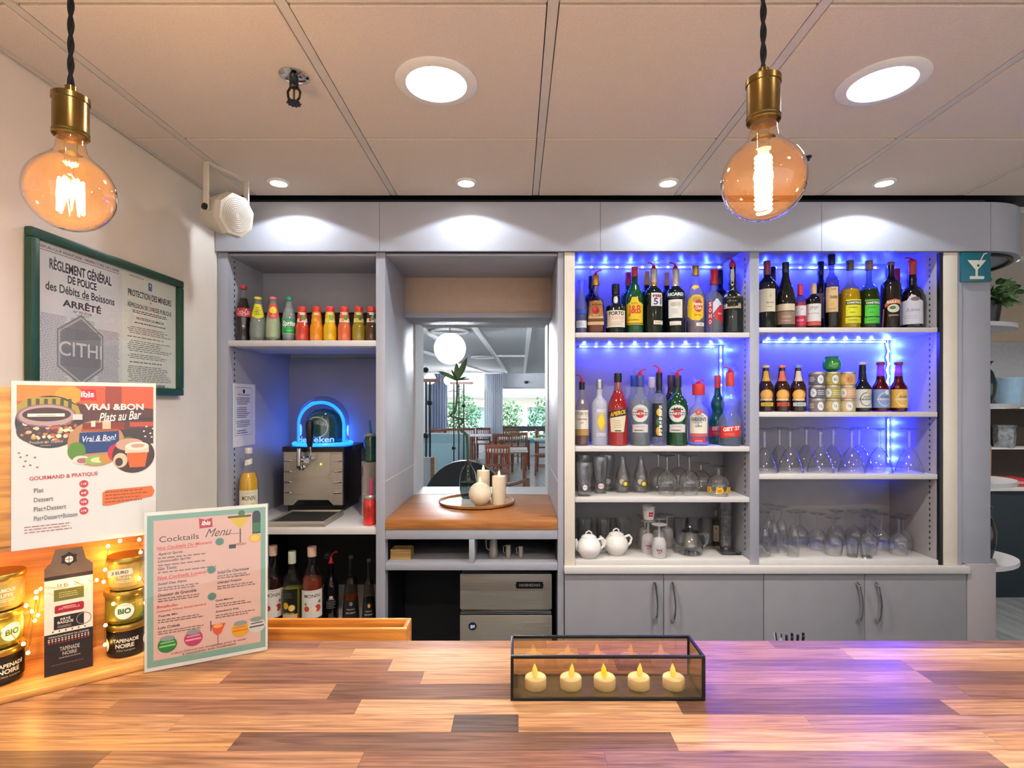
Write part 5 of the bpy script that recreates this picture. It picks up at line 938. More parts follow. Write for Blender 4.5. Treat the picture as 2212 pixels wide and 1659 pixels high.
# bottom shelf, second bay: mixed stemware
wn = [('flute', 1651, 2.36, 'front flute standing nearest the divider'), ('flute', 1672, 2.42, 'second flute in the slanting row by the divider'), ('flute', 1688, 2.475, 'third flute of the slanting row by the divider'), ('flute', 1660, 2.52, 'rear flute by the divider'), ('flute', 1714, 2.36, 'front flute beside the small wine glasses'),
      ('wine', 1728, 2.53, 'wine glass behind the flutes on the bottom shelf'), ('wine', 1766, 2.47, 'wine glass in the middle of the slanting row'), ('wine', 1800, 2.385, 'front wine glass of the slanting row'), ('wine', 1806, 2.54, 'rear wine glass behind the shot glasses'), ('wine', 1845, 2.53, 'rear wine glass with short bowl'),
      ('wine', 1875, 2.4, 'front wine glass right of the shot glasses'), ('wine', 1903, 2.47, 'wine glass among the right-hand cluster, second row'), ('wine', 1941, 2.385, 'front wine glass of the right-hand cluster'), ('wine', 1951, 2.45, 'wine glass nearest the lit side panel'), ('wine', 1880, 2.556, 'wine glass against the back of the cluster')]
first = {}
for kd, p_, Yk, lab in wn:
    L = (X(p_, Yk), Yk, D3+.0005); sc = 1.0 if kd == 'wine' else .95
    if kd not in first: first[kd] = stem_glass('champagne_flute' if kd == 'flute' else 'wine_glass', lab, kd, L, 'flutes on the bottom shelf' if kd == 'flute' else 'wine glasses on the bottom shelf', sc)
    else: copy_tree(first[kd], L, label=lab)
for k, (p_, Yk) in enumerate(((1841, 2.35), (1872, 2.335))):
    ware('shot_glass', ['empty shot glass beside the front wine glasses', 'second shot glass at the shelf front'][k], [(0, .004), (.018, .004), (.02, .0), (.026, .062), (.0245, .062), (.018, .008), (0, .008)], (X(p_, Yk), Yk, D3+.0005), 'shot glasses')
# third shelf, first bay
def tall(label, px, Yk, prof, print_=None, r=.03, group='printed beer glasses', zs=C3, h=1):
    t = ware('beer_glass', label, [(a, b*h) for a, b in prof], (X(px, Yk), Yk, zs+.0005), group, m=G_WARE)
    if print_: print_.build('badge', t, cyl_map(r), step=.2)
    return t
TUL = [(0, .002), (.026, .002), (.028, 0), (.029, .06), (.034, .11), (.037, .15), (.036, .165), (.0345, .165), (.035, .15), (.027, .06), (0, .008)]
BOT = [(0, .003), (.028, .003), (.03, 0), (.033, .03), (.033, .07), (.026, .1), (.015, .13), (.012, .15), (.014, .162), (.012, .162), (.0105, .15), (.03, .07), (0, .008)]
tall('narrow glass with white oval badge at the cream strip', 1262, 2.345, TUL, Print().ell(0, .04, .35, .012, '#dfe3e6').text('PIVO', 0, .04, .45, .007, '#5a6a8a'), .030, h=.9)
tall('tall glass with violet crest in the back corner', 1262, 2.51, TUL, Print().ell(0, .04, .5, .014, '#b9a8c4').ell(0, .055, .25, .01, '#a890b8'), .030)
tall('tall tapered glass with white oval badge beside the carafes', 1296, 2.42, TUL, Print().ell(0, .035, .5, .013, '#e6dcd8').ring(0, .035, .5, .013, .1, '#b8606a').text('PICON', 0, .035, .7, .008, '#a83a48'), .030)
tall('tall glass with faded crest behind the oval-badge glass', 1311, 2.5, TUL, Print().ell(0, .045, .4, .012, '#c8c4cc'), .030)
for k, p_ in enumerate((1345, 1384)):
    tall(['bottle-shaped glass with yellow roundel, first of two', 'bottle-shaped glass with yellow roundel beside the goblets'][k], p_, 2.44, BOT, Print().ell(-.3, .052, .35, .012, '#b8b4a4').ell(.2, .043, .42, .014, '#1c1a14').ell(.2, .043, .32, .0105, '#d8bc2a').ell(.2, .043, .12, .004, '#f2e69a'), .0335, group='bottle-shaped glasses')
for k, (p_, Yk, lab) in enumerate(((1441, 2.37, 'upturned balloon glass in front, beside the bottle-shaped glasses'), (1489, 2.37, 'upturned balloon glass in front, beside the snifters'), (1422, 2.5, 'upturned balloon glass behind, nearest the bottle-shaped glasses'), (1466, 2.5, 'upturned balloon glass behind, between the front pair'), )):
    if k == 0: bl = stem_glass('balloon_glass', lab, 'balloon', (X(p_, Yk), Yk, C3+.0005), 'upturned balloon glasses', .98)
    else: copy_tree(bl, (X(p_, Yk), Yk, C3+.0005), label=lab)
def sticker(t, r, z):
    for k, (a, c) in enumerate(((-.9, '#d8a41c'), (.1, '#e0ac1a'), (1.0, '#d8a41c'))):
        Print().ell(a, z, .34, .013, c).ell(a-.15, z+.012, .12, .005, c).ell(a+.15, z+.012, .12, .005, c).ell(a, z, .16, .006, '#c48a10').build('yellow_sticker', t, cyl_map(r), step=.2)
for k, (p_, Yk, lab) in enumerate(((1552, 2.36, 'upturned snifter with yellow stickers in front by the divider'), (1514, 2.5, 'upturned snifter behind the balloon glasses'))):
    t = stem_glass('snifter', lab, 'snifter', (X(p_, Yk), Yk, C3+.0005), 'upturned snifters', 1.0)
    if k == 0: t.rotation_euler = (0, 0, -.35); sticker(t, .0505, .026)
# bottom shelf, first bay
MUG = [(0, .004), (.034, .004), (.036, 0), (.038, .03), (.04, .12), (.041, .135), (.039, .135), (.038, .12), (.034, .012), (0, .012)]
M_L = ['upturned beer mug at the back beside the cream strip', 'beer mug at the back between the two teapots', 'beer mug at the back behind the second teapot']
for k, (p_, Yk) in enumerate(((1263, 2.51), (1304, 2.51), (1345, 2.51))):
    t = ware('beer_mug', M_L[k], [(a*.9, b) for a, b in MUG], (X(p_, Yk), Yk, D3+.0005), 'beer mugs behind the teapots', rot=PI/2)
    MB().tube([(.038, 0, .11), (.06, 0, .105), (.066, 0, .07), (.058, 0, .035), (.037, 0, .03)], .005, 8).build('handle', G_WARE, t)
    q = [(.0385+.0004*0, .0, 0)]; rb = MB()
    for a in range(8): rb.tube([(.034*math.cos(a*PI/4+.2), .034*math.sin(a*PI/4+.2), .02), (.0355*math.cos(a*PI/4+.2), .0355*math.sin(a*PI/4+.2), .1)], .004, 5)
    rb.build('ribs', G_WARE, t)
for k, (p_, Yk, lab) in enumerate(((1272, 2.345, 'white teapot at the cream strip, handle towards the other pot'), (1331, 2.392, 'white teapot beside the frosted glasses'))):
    t = thing('teapot', lab, 'teapot', (X(p_, Yk), Yk, D3+.0005), 0 if k == 0 else .1, 'white teapots'); s = .94
    MB().lathe([(0, 0), (.034*s, 0), (.038*s, .003), (.056*s, .03), (.058*s, .045), (.052*s, .066), (.038*s, .084), (.034*s, .087), (0, .087)], 28).build('pot', M_CERAMIC, t)
    ld = MB().lathe([(.036*s, .087), (.034*s, .092), (.02*s, .1), (0, .102)], 24).build('lid', M_CERAMIC, t)
    MB().tube([(-.012, 0, .098), (-.012, 0, .108), (0, 0, .115), (.012, 0, .108), (.012, 0, .098)], .0035, 8).build('lid_loop', M_CERAMIC, ld)
    MB().tube([(.038, 0, .076), (.06, 0, .083), (.071, 0, .07), (.066, 0, .05), (.05, 0, .035)], [.006, .0055, .005, .0055, .006], 8).build('handle', M_CERAMIC, t)
    MB().tube([(-.045, 0, .035), (-.062, 0, .05), (-.066, 0, .066), (-.073, 0, .082)] if k else [(-.045, 0, .035), (-.054, 0, .05), (-.055, 0, .066), (-.058, 0, .08)], [.013, .01, .008, .006], 10).build('spout', M_CERAMIC, t)
G_MILK = glass('milky_frosted_glass', '#f0eef0', rough=.35, body=.75, bodycol='#d9d6d8')
FB = [[(.031, 0), (.031, .05), (.03, .066), (.024, .082), (.01, .09)], [(.0055, .089), (.005, .1), (.005, .135)], [(.005, .134), (.01, .139), (.032, .142), (.033, .145), (0, .146)]]
def frosted(lab, p_, Yk, badge):
    t = thing('frosted_glass', lab, 'glass', (X(p_, Yk), Yk, D3+.0005), math.atan2(-X(p_, Yk), Yk), 'frosted stem glasses')
    for n, q in zip(('bowl', 'stem', 'foot'), FB): MB().lathe(q, 24, cap=False).build(n, G_MILK, t)
    if badge: Print().ring(0, .034, .62, .02, .07, '#b8a8b0').text('WIJ', 0, .035, .8, .014, '#8a2a34', bold=.03).rect(-.2, .2, .024, .027, '#2a2a48').build('badge', t, cyl_map(.0315), step=.2)
frosted('front frosted stem glass with red and blue badge', 1424, 2.345, True); frosted('frosted stem glass half behind the front one, beside the teapot', 1400, 2.42, True); frosted('frosted stem glass behind, under the small white cup', 1423, 2.475, True)
frosted('rear frosted stem glass nearest the beer mugs', 1393, 2.53, False); frosted('rear frosted stem glass nearest the glass teapot', 1440, 2.54, False)
Yk = 2.42; cu = thing('votive_cup', 'small white cup with red square logo balanced on the frosted glasses', 'cup', (X(1400, Yk)+.004, Yk+.008, D3+.1475), -.1)
MB().lathe([(0, 0), (.021, 0), (.024, .003), (.0285, .062), (.027, .063), (.0225, .006), (0, .006)], 24).build('cup', M_CERAMIC, cu)
Print().rect(-.1, .7, .018, .038, '#c8281e').text('ibis', .3, .028, .5, .008, '#f4d8d4').build('logo', cu, lambda a, z, e: ((.0228+z*.083+.0012+e)*math.sin(a), -(.0228+z*.083+.0012+e)*math.cos(a), z), step=.2)
# glass teapot
Yk = 2.40; gt = thing('glass_teapot', 'clear glass teapot with steel infuser and dark lid', 'teapot', (X(1490, Yk), Yk, D3+.0005), 0)
MB().lathe([(0, .002), (.05, .002), (.055, .006), (.058, .03), (.05, .065), (.034, .09), (.03, .1)], 28, cap=False).build('pot', G_WARE, gt)
MB().lathe([(0, .03), (.021, .03), (.021, .098), (.028, .1)], 20).build('infuser', M_STEEL, gt)
li = MB().lathe([(.036, .1), (.034, .106), (0, .108)], 24).build('lid', mat('dark_steel_lid', '#3a3432', .25, metal=.8), gt)
MB().lathe([(.004, .107), (.004, .112), (.008, .118), (.006, .126), (0, .128)], 12).build('lid_knob', M_CHROME, li)
MB().tube([(.035, 0, .085), (.062, 0, .088), (.078, 0, .07), (.075, 0, .045), (.05, 0, .02)], .005, 8).build('handle', G_WARE, gt)
MB().tube([(-.05, 0, .03), (-.068, 0, .045), (-.078, 0, .07)], [.012, .009, .006], 8).build('spout', G_WARE, gt)
for k, p_ in enumerate((1469, 1498, 1527)):
    Yq = 2.54; ware('tumbler', ['tumbler behind the glass teapot, nearest the frosted glasses', 'tumbler right behind the glass teapot lid', 'tumbler behind the glass teapot handle'][k], [(0, .005), (.025, .005), (.027, 0), (.0305, .13), (.029, .13), (.0255, .01), (0, .01)], (X(p_, Yq), Yq, D3+.0005), 'tumblers behind the glass teapot')
Yk = 2.47; tr = thing('glass_tray', 'thick clear glass tray under the stacked glasses by the divider', 'tray', (X(1562, Yk), Yk, D3+.0005)); MB().box(-.044, .044, -.1, .03, 0, .014, bev=.003).build('tray_slab', G_WARE, tr)
for k in range(5):
    ware('stacked_glass', ['lowest', 'second lowest', 'middle', 'second highest', 'topmost'][k]+' glass in the stack on the glass tray', [(0, .005), (.022, .005), (.024, 0), (.028, .062), (.0265, .062), (.0225, .01), (0, .01)], (X(1562, Yk), Yk-.03, D3+.0155+k*.0365), 'stacked glasses on the tray')
bottle('slim clear bottle with vertical lettering behind the stacked glasses', 1547, 1104, 19, D3, 2.555, 'bordeaux', tint('#a8aa98'), solid('#8a8a80'), .85, [PL_(('rect', -.6, .6, .12, .6, '#b8a890'), *[('text', ch, 0, .56-.06*i, .4, .045, '#6a3a30') for i, ch in enumerate('LIQUEUR')])], group=G1)

# ------------------------------------------------------------------ beer tap in the left bay
mx, my = -.99, 2.6; bt = thing('beer_tap', 'countertop beer dispenser with steel front and blue glowing dome', 'beer dispenser', (mx, my, ZS+.0005))
Wd = .143; MB().box(-Wd+.01, Wd-.01, .02, .3, .0, .05, bev=.004).build('plinth', M_BLACK, bt)
MB().box(-Wd+.004, Wd+.004, .012, .31, .035, .322, bev=.006).build('rear_body', M_BLACK, bt)
fp = [(-Wd, .04), (-Wd+.045, .04), (-.075, .065), (.075, .065), (Wd-.045, .04), (Wd, .04), (Wd, .3), (-Wd, .3)]
MB().prism(fp, 'y', 0, .012).build('steel_front', M_STEEL, bt, smooth=0)
pan = MB().prism([(-.085, .2), (-.07, .182), (.07, .182), (.085, .2), (.085, .298), (-.085, .298)], 'y', -.004, -.0003).build('control_panel', mat('satin_steel', '#c4bfae', .35, metal=.7), bt, smooth=0)
for z in (.225, .265): MB().lathe([(.018, 0), (.018, .005), (.013, .008), (0, .008)], 16, c=(-.055, -.004, z), xf=Matrix.Rotation(PI/2, 4, 'X')).build('gauge', M_CHROME, pan)
MB().lathe([(.004, 0), (.004, .003), (0, .003)], 10, c=(.04, -.0045, .24), xf=Matrix.Rotation(PI/2, 4, 'X')).build('green_light', mat('green_indicator', '#a8ff3a', .4, emit='#9cff2a', estr=4), pan)
for s in (-1, 1):
    for k in range(4): MB().box(s*(Wd-.022)-.02, s*(Wd-.022)+.02, -.005, -.0003, .096+k*.052, .105+k*.052, bev=.002).build('vent_rib', M_CHROME, bt)
lid = [(-Wd-.002, -.012), (Wd+.012, -.012), (Wd+.03, .06), (Wd+.03, .3), (-Wd+.01, .3), (-Wd-.002, .05)]
MB().prism(lid, 'z', .3005, .325).build('lid_deck', M_BLACK, bt, smooth=0)
dome_c = (.004, .125, .326); rd = .127
E_BLUE = mat('blue_light_tube', '#2f7fff', .3, emit='#1566ff', estr=3.2)
dm = MB().lathe([(rd, 0), (rd, .12)]+[(rd*math.cos(a), .12+rd*math.sin(a)) for a in [PI/2*i/10 for i in range(1, 10)]]+[(0, .12+rd)], 32, c=dome_c, cap=False).build('clear_dome', glass('dome_plastic', '#cfdff4', boost=2), bt)
MB().tube([(dome_c[0]+(rd+.012)*math.cos(2*PI*i/32), dome_c[1]+(rd+.012)*math.sin(2*PI*i/32), dome_c[2]+.008) for i in range(32)], .009, 8, closed=True).build('glowing_ring', E_BLUE, bt)
arch = [(dome_c[0]+(rd-.012)*math.cos(a), dome_c[1]-.03, dome_c[2]+.1+(rd-.012)*math.sin(a)) for a in [PI*i/24 for i in range(25)]]
arch = [(arch[0][0], arch[0][1], dome_c[2]+.02)]+arch+[(arch[-1][0], arch[-1][1], dome_c[2]+.02)]
MB().tube(arch, .008, 8).build('glowing_arch', E_BLUE, bt)
keg = MB().lathe([(0, .004), (.085, .004), (.092, .02), (.092, .11), (.075, .15), (.045, .175), (0, .185)], 28, c=(dome_c[0], dome_c[1]+.012, dome_c[2])).build('keg', mat('green_keg', '#2f5a3a', .3, noise=.1), bt)
q = Print().ring(-.05, .09, .62, .06, .12, '#c9d0b8').star(-.5, .07, .035, '#c8584a', 5, .42, PI/2, 9.5).text('ORIGINAL', .25, .11, .8, .02, '#d9d8c0', rot=-.02)
q.build('keg_print', bt, lambda a, z, e: (dome_c[0]+(.0925+e)*math.sin(a), dome_c[1]+.012-(.0925+e)*math.cos(a), dome_c[2]+z*.9+.01), step=.2)
Print().text('Heineken', 0, .034, 1.5, .03, '#8ab8f4', bold=.02).build('dome_lettering', bt, lambda a, z, e: (dome_c[0]+(rd+.0012+e)*math.sin(a), dome_c[1]-(rd+.0012+e)*math.cos(a), dome_c[2]+z), step=.15, m=mat('glowing_letters', '#a8ccff', .4, emit='#4a8cff', estr=1.2))
MB().tube([(-.01, -.004, .268), (-.01, -.045, .268), (-.01, -.06, .262)], .014, 12).build('tap_body', M_CHROME, bt)
MB().tube([(-.047, -.05, .238), (-.047, -.05, .32)], .013, 12).build('tap_valve', M_CHROME, bt)
MB().tube([(-.047, -.05, .268), (.0, -.045, .268)], .009, 10).build('tap_pipe', M_CHROME, bt)
MB().tube([(-.047, -.052, .24), (-.05, -.058, .225)], .008, 10).build('spout', M_BLACK, bt)
MB().tube([(.0, -.045, .268), (.008, -.047, .3), (.004, -.05, .335)], [.007, .005, .004], 10).build('lever_stem', M_CHROME, bt)
MB().lathe([(0, .325), (.011, .329), (.014, .345), (.0185, .4), (.0195, .435), (.015, .452), (0, .458)], 16, c=(.004, -.052, 0)).build('tap_handle', M_BLACK, bt)
lamp('dome_glow', 'POINT', 1.6, (.06, .2, 1), (dome_c[0], dome_c[1], dome_c[2]+.16), bt, size=.03)
lamp('ring_glow', 'POINT', 1.5, (.06, .2, 1), (dome_c[0], dome_c[1]+.16, dome_c[2]+.06), bt, size=.03)
dt = thing('drip_tray', 'stainless drip tray with dark grille in front of the beer tap', 'tray', (-.955, 2.44, ZS+.0005))
for q_ in ((-.125, .125, -.13, -.122), (-.125, .125, .122, .13)): MB().box(*q_, 0, .024, bev=.001).build('tray_wall', M_STEEL, dt)
for q_ in ((-.125, -.117, -.1218, .1218), (.117, .125, -.1218, .1218)): MB().box(*q_, 0, .024, bev=.001).build('tray_wall', M_STEEL, dt)
MB().box(-.1165, .1165, -.1215, .1215, .002, .016).build('grille_plate', mat('dark_grille', '#141b18', .5, metal=.2, noise=.8, nscale=250), dt, smooth=0)
# jars and tin at the right of the tap
Yk = 2.36; mj = thing('mason_jar', 'pink cocktail mason jar with bright pink straw', 'jar', (X(799, Yk), Yk, ZS+.0005))
MB().lathe([(0, 0), (.025, 0), (.028, .004), (.0285, .09), (.025, .108), (.023, .115), (0, .115)], 24).build('drink', mat('pink_orange_drink', '#d8322c', .12, noise=.5, nscale=18, coat=.5), mj)
MB().lathe([(.0255, .1155), (.0265, .117), (.0265, .128), (.0245, .131), (0, .131)], 24).build('lid', M_STEEL, mj)
MB().tube([(.004, 0, .13), (.008, 0, .205)], .0055, 10).build('straw', mat('pink_straw', '#e0307a', .4), mj)
Yk = 2.56; wc = thing('metal_tin', 'pale round tin standing under the green mason jar', 'tin', (X(799, Yk), Yk, ZS+.0005)); rr = .039
MB().lathe([(0, 0), (rr, 0), (rr, .25), (rr*1.03, .252), (rr*1.03, .257), (0, .258)], 28).build('tin_body', mat('pale_tin', '#b3aaa2', .4, noise=.05), wc)
Print().text('COLOR', -.25, .1, 1.0, .022, '#e6dfd0', bold=.01).ring(-.2, .07, .4, .018, .1, '#d9d0c0').rect(-.85, -.7, .19, .235, '#2a2624').build('print', wc, cyl_map(rr), step=.2)
gj = thing('mason_jar', 'green cocktail mason jar with teal straw on the tall tin', 'jar', (X(801, Yk), Yk, ZS+.259)); MB().lathe([(0, 0), (.029, 0), (.032, .004), (.0325, .1), (.027, .12), (0, .12)], 24).build('drink', mat('green_mint_drink', '#0f4a34', .12, noise=.6, nscale=20, coat=.5), gj)
MB().lathe([(.029, .1205), (.03, .122), (.03, .133), (0, .135)], 24).build('lid', M_STEEL, gj); MB().tube([(0, 0, .134), (-.006, 0, .195)], .0055, 10).build('straw', mat('teal_straw', '#1f8aa0', .4), gj)
# notice paper on the side panel
ny0, ny1, nz0, nz1 = 2.335, 2.535, 1.407, 1.69; np_ = thing('paper_notice', 'white printed notice taped inside the left shelf bay', 'notice', (bx0+.0024, ny0, nz0), PI/2)
MB().box(0, ny1-ny0, -.0006, 0, 0, nz1-nz0).build('sheet', M_PAPER, np_, smooth=0)
w_, h_ = ny1-ny0, nz1-nz0; q = Print(); c = '#4a4a5c'
q.rects([(.018, w_-.03, h_-.018, h_-.0165), (.018, w_-.03, .05, .0515), (.018, .0195, .05, h_-.018), (w_-.0315, w_-.03, .05, h_-.018)], '#6a5a6c').ell(w_/2-.005, h_-.034, .01, .01, '#2a2a38').text('PROTECTION DES MINEURS', w_/2-.005, h_-.05, .11, .006, c)
y_ = h_-.06
for n, hh in ((4, .035), (6, .05), (4, .032), (2, .02)): q.lines(.028, w_-.045, y_-hh, y_, n, c, .4, .35, n, .05); y_ -= hh+.01
q.build('print', np_, flat_y(-.0007))

# ------------------------------------------------------------------ niche still life
tx, ty = -.198, 2.68; ry = thing('round_tray', 'round wooden tray under the candles and vase', 'tray', (tx, ty, ZW+.0005))
o = MB().lathe([(0, 0), (.17, 0), (.188, .006), (.192, .016), (.188, .018), (.182, .0085), (0, .0085)], 48).build('tray', M_WOODF, ry, color='#b98552')
G_ = 'lit candles on the round tray'; E_FL = mat('candle_flame', '#ffe2a8', .4, emit='#ffc46a', estr=7)
def flame(t, z, r=.006, h=.03): 
    MB().lathe([(0, z), (r*.7, z+h*.12), (r, z+h*.32), (r*.7, z+h*.62), (r*.25, z+h*.9), (0, z+h)], 12).build('flame', E_FL, t); lamp('candle_glow', 'POINT', .16, (1, .6, .25), (0, 0, z+h*.5), t, size=.006)
t = thing('ball_candle', 'round ivory ball candle at the front of the tray', 'candle', (X(1037, 2.585), 2.585, ZW+.0095), group=G_)
MB().lathe([(0, 0), (.02, .001)]+[(.055*math.sin(a), .0545-.055*math.cos(a)) for a in [PI*i/16 for i in range(2, 16)]]+[(0, .1095)], 32).build('wax', M_WAX, t); flame(t, .109, .0055, .028)
for p_, Yk, r, ztop, lab in ((1078, 2.61, .0335, Z(1028, 2.61), 'ivory pillar candle standing right of the ball candle'), (1044, 2.735, .033, Z(1016, 2.735), 'taller ivory pillar candle behind the ball candle')):
    t = thing('pillar_candle', lab, 'candle', (X(p_, Yk), Yk, ZW+.0095), group=G_); H = ztop-ZW-.0095
    MB().lathe([(0, 0), (r*.97, 0), (r, .003), (r, H-.004), (r*.96, H), (r*.7, H-.003), (0, H-.006)], 28).build('wax', M_WAX, t); flame(t, H-.005, .006, .034)
vs_ = thing('vase', 'grey-blue glass bottle vase on the round tray', 'vase', (X(1011, 2.765), 2.765, ZW+.0095)); vx, vy, vz = vs_.location
MB().lathe([(0, .001), (.03, .001), (.036, .006), (.045, .05), (.046, .09), (.04, .13), (.025, .16), (.015, .172), (.0135, .19), (.018, .196), (.016, .197)], 28, cap=False).build('vase_body', G_VASE, vs_)
MB().lathe([(0, .004), (.033, .004), (.043, .05), (.0445, .085), (0, .085)], 24).build('water', glass('vase_water', '#6f8480'), vs_)
MB().lathe([(.0155, .172), (.017, .182), (.0155, .192)], 20, cap=False).build('neck_band', M_BLACK, vs_)
bb = thing('lucky_bamboo', 'curly bamboo stem with leaves standing in the glass vase', 'plant', (vx, vy, vz+.012))
pth = [(1011, 1050), (1011, 991), (1009, 949), (1006, 937), (990, 925), (993, 918), (1001, 910), (990, 904), (974, 899), (977, 893), (983, 889), (987, 855), (987, 822)]
sm = [Vector((X(a, vy)-vx, .006*math.sin(i*1.3)*(i > 2), Z(b, vy)-vz-.012)) for i, (a, b) in enumerate(pth)]
def smooth_path(P, n=5):
    out = []
    for i in range(len(P)-1):
        p0, p1, p2, p3 = P[max(i-1, 0)], P[i], P[i+1], P[min(i+2, len(P)-1)]
        for k in range(n):
            t_ = k/n; out.append(.5*((2*p1)+(p2-p0)*t_+(2*p0-5*p1+4*p2-p3)*t_*t_+(3*p1-p0-3*p2+p3)*t_**3))
    return out+[P[-1]]
SP = smooth_path(sm); MB().tube(SP, [.0072-.0022*i/len(SP) for i in range(len(SP))], 8).build('stem', mat('bamboo_green', '#2c4a2c', .4, noise=.2, nscale=60), bb)
def leaf(parent, p, d, up, L, W, m, name='leaf', bend=.25):
    p, d, up = Vector(p), Vector(d).normalized(), Vector(up); s = d.cross(up).normalized(); n = s.cross(d); vs = []; fs = []; N = 6
    for i in range(N+1):
        f = i/N; w = W*math.sin(PI*min(1, f*.94+.06))**.8*(1-.15*f); c = p+d*L*f-Vector((0, 0, bend*L*f*f)); vs += [c-s*w/2+n*.002, c-n*.001*(1 if 0 < i < N else 0), c+s*w/2+n*.002]
    for i in range(N): a = 3*i; fs += [(a, a+1, a+4, a+3), (a+1, a+2, a+5, a+4)]
    return MB().add(vs, fs).build(name, m, parent)
M_LEAF = mat('dark_green_leaf', '#2a5428', .35, noise=.2)
tp_ = sm[-1]
for dx, dy, dz, L, W in ((-.02, .0, 1, .095, .03), (.45, -.1, 1, .135, .034), (-.8, -.1, .55, .12, .024), (.9, .2, .25, .075, .011), (.8, -.3, .4, .07, .01), (-.35, -.4, .8, .07, .014), (.25, .5, .6, .07, .014)):
    leaf(bb, tp_, (dx, dy, dz), (0, -1, .2), L, W, M_LEAF, bend=.18 if dz < .6 else .02)
for a, b, sd in ((987, 842, 1), (987, 846, -1), (986, 838, .5), (984, 872, -1), (986, 870, 1), (990, 905, 1), (980, 890, 1)):
    leaf(bb, (X(a, vy)-vx, 0, Z(b, vy)-vz-.012), (sd, -.3, .25), (0, 0, 1), .045, .011, M_LEAF)
# cubbies and ice maker
ZC = Z(1217, FY)
wb = thing('wooden_box', 'small wooden box of wrapped sweets in the niche cubby', 'box', (X(859, 2.36)+.014, 2.39, ZC+.0005), .0)
hw = .045
for q_ in ((-hw, hw, -.035, -.031), (-hw, hw, .031, .035)): MB().box(*q_, 0, .044).build('box_side', M_WOODF, wb, smooth=0, color='#c9a96a')
for q_ in ((-hw, -hw+.004, -.0308, .0308), (hw-.004, hw, -.0308, .0308)): MB().box(*q_, 0, .044).build('box_side', M_WOODF, wb, smooth=0, color='#c9a96a')
MB().box(-hw+.0042, hw-.0042, -.0306, .0306, .001, .02).build('box_floor', M_WOODF, wb, smooth=0, color='#c9a96a')
rnd = random.Random(5)
for k in range(7):
    sw = MB().lathe([(0, -.006), (.008, -.003), (.009, 0), (.008, .003), (0, .006)], 8, xf=Matrix.Rotation(rnd.random()*3, 4, 'X')).build('sweet', solid(['#3a2a20', '#c8a02a', '#2a2622', '#d8b84a', '#3c3026', '#8a3a20', '#2a2420'][k]), None)
    sw.name = 'wrapped_sweet'; sw.location = (wb.location.x-.03+k*.0095, 2.385+(.012 if k % 2 else -.012), ZC+.0305); tag(sw, f'{["first", "second", "third", "fourth", "fifth", "sixth", "last"][k]} wrapped sweet from the left in the small wooden box', 'sweet', 'wrapped sweets in the wooden box')
Yk = 2.40; pt = thing('steel_pitcher', 'tall brushed steel milk pitcher in the niche cubby', 'pitcher', (X(1066, Yk), Yk, ZC+.0005)); MB().lathe([(0, 0), (.02, 0), (.022, .004), (.019, .05), (.017, .085), (.0185, .098), (.017, .098), (0, .09)], 20).build('pitcher_body', M_STEEL, pt); MB().tube([(-.018, 0, .08), (-.034, 0, .075), (-.032, 0, .04), (-.02, 0, .03)], .0025, 6).build('handle', M_STEEL, pt)
for k, (p_, lab) in enumerate(((1098, 'small steel jug next to the tall pitcher'), (1125, 'smallest steel jug, farthest from the tall pitcher'))):
    t = thing('steel_jug', lab, 'jug', (X(p_, Yk), Yk, ZC+.0005), group='small steel jugs'); s = 1-.12*k; MB().lathe([(0, 0), (.0125*s, 0), (.0125*s, .055*s), (.011*s, .055*s), (0, .05*s)], 16).build('jug_body', M_STEEL, t); MB().tube([(-.012*s, 0, .05*s), (-.022*s, 0, .046*s), (-.021*s, 0, .02*s), (-.012*s, 0, .016*s)], .002, 6).build('handle', M_STEEL, t)
im = thing('ice_maker', 'stainless steel ice maker under the niche', 'ice maker', (X(1093, 2.36), 2.36, 0)); hw = .2035
MB().box(-hw+.004, hw-.004, .012, .3, .05, Z(1242, 2.36), bev=.003).build('body', M_STEEL, im)
MB().box(-hw, hw, 0, .0115, Z(1316, 2.36), Z(1240, 2.36), bev=.003).build('top_panel', M_STEEL, im)
MB().box(-hw+.003, hw-.003, -.008, .011, Z(1324, 2.36), Z(1319, 2.36), bev=.001).build('chrome_strip', M_CHROME, im)
MB().box(-hw, hw, -.004, .0112, .1, Z(1328, 2.36), bev=.003).build('door', M_STEEL, im)
for s in (-1, 1): MB().box(s*.16-.02, s*.16+.02, .05, .25, 0, .05).build('foot', M_BLACK, im, smooth=0)
z0 = Z(1264, 2.36); q = Print().poly([(-.058, -.015), (.058, -.015), (.062, 0), (.058, .015), (-.058, .015), (-.062, 0)], '#0d0d0e').text('HOSHIZAKI', 0, 0, .09, .012, '#9a9a9a', bold=.03); q.build('badge', im, flat_y(-.0006, X(1144, 2.36)-im.location.x, z0))
q = Print().ell(0, 0, .0185, .0185, '#1c2c4c').ell(-.004, -.002, .006, .008, '#dfe6f0').ell(.006, .0, .004, .007, '#dfe6f0'); q.build('round_sticker', im, flat_y(-.0046, X(1021, 2.36)-im.location.x, Z(1352, 2.36)))
lo = MB()
for k in range(9): lo.box(.075, .19, -.0052, -.0042, Z(1345, 2.36)-k*.0065, Z(1345, 2.36)-k*.0065+.003)
lo.build('vent_louvres', M_STEEL, im, world=False, smooth=0)
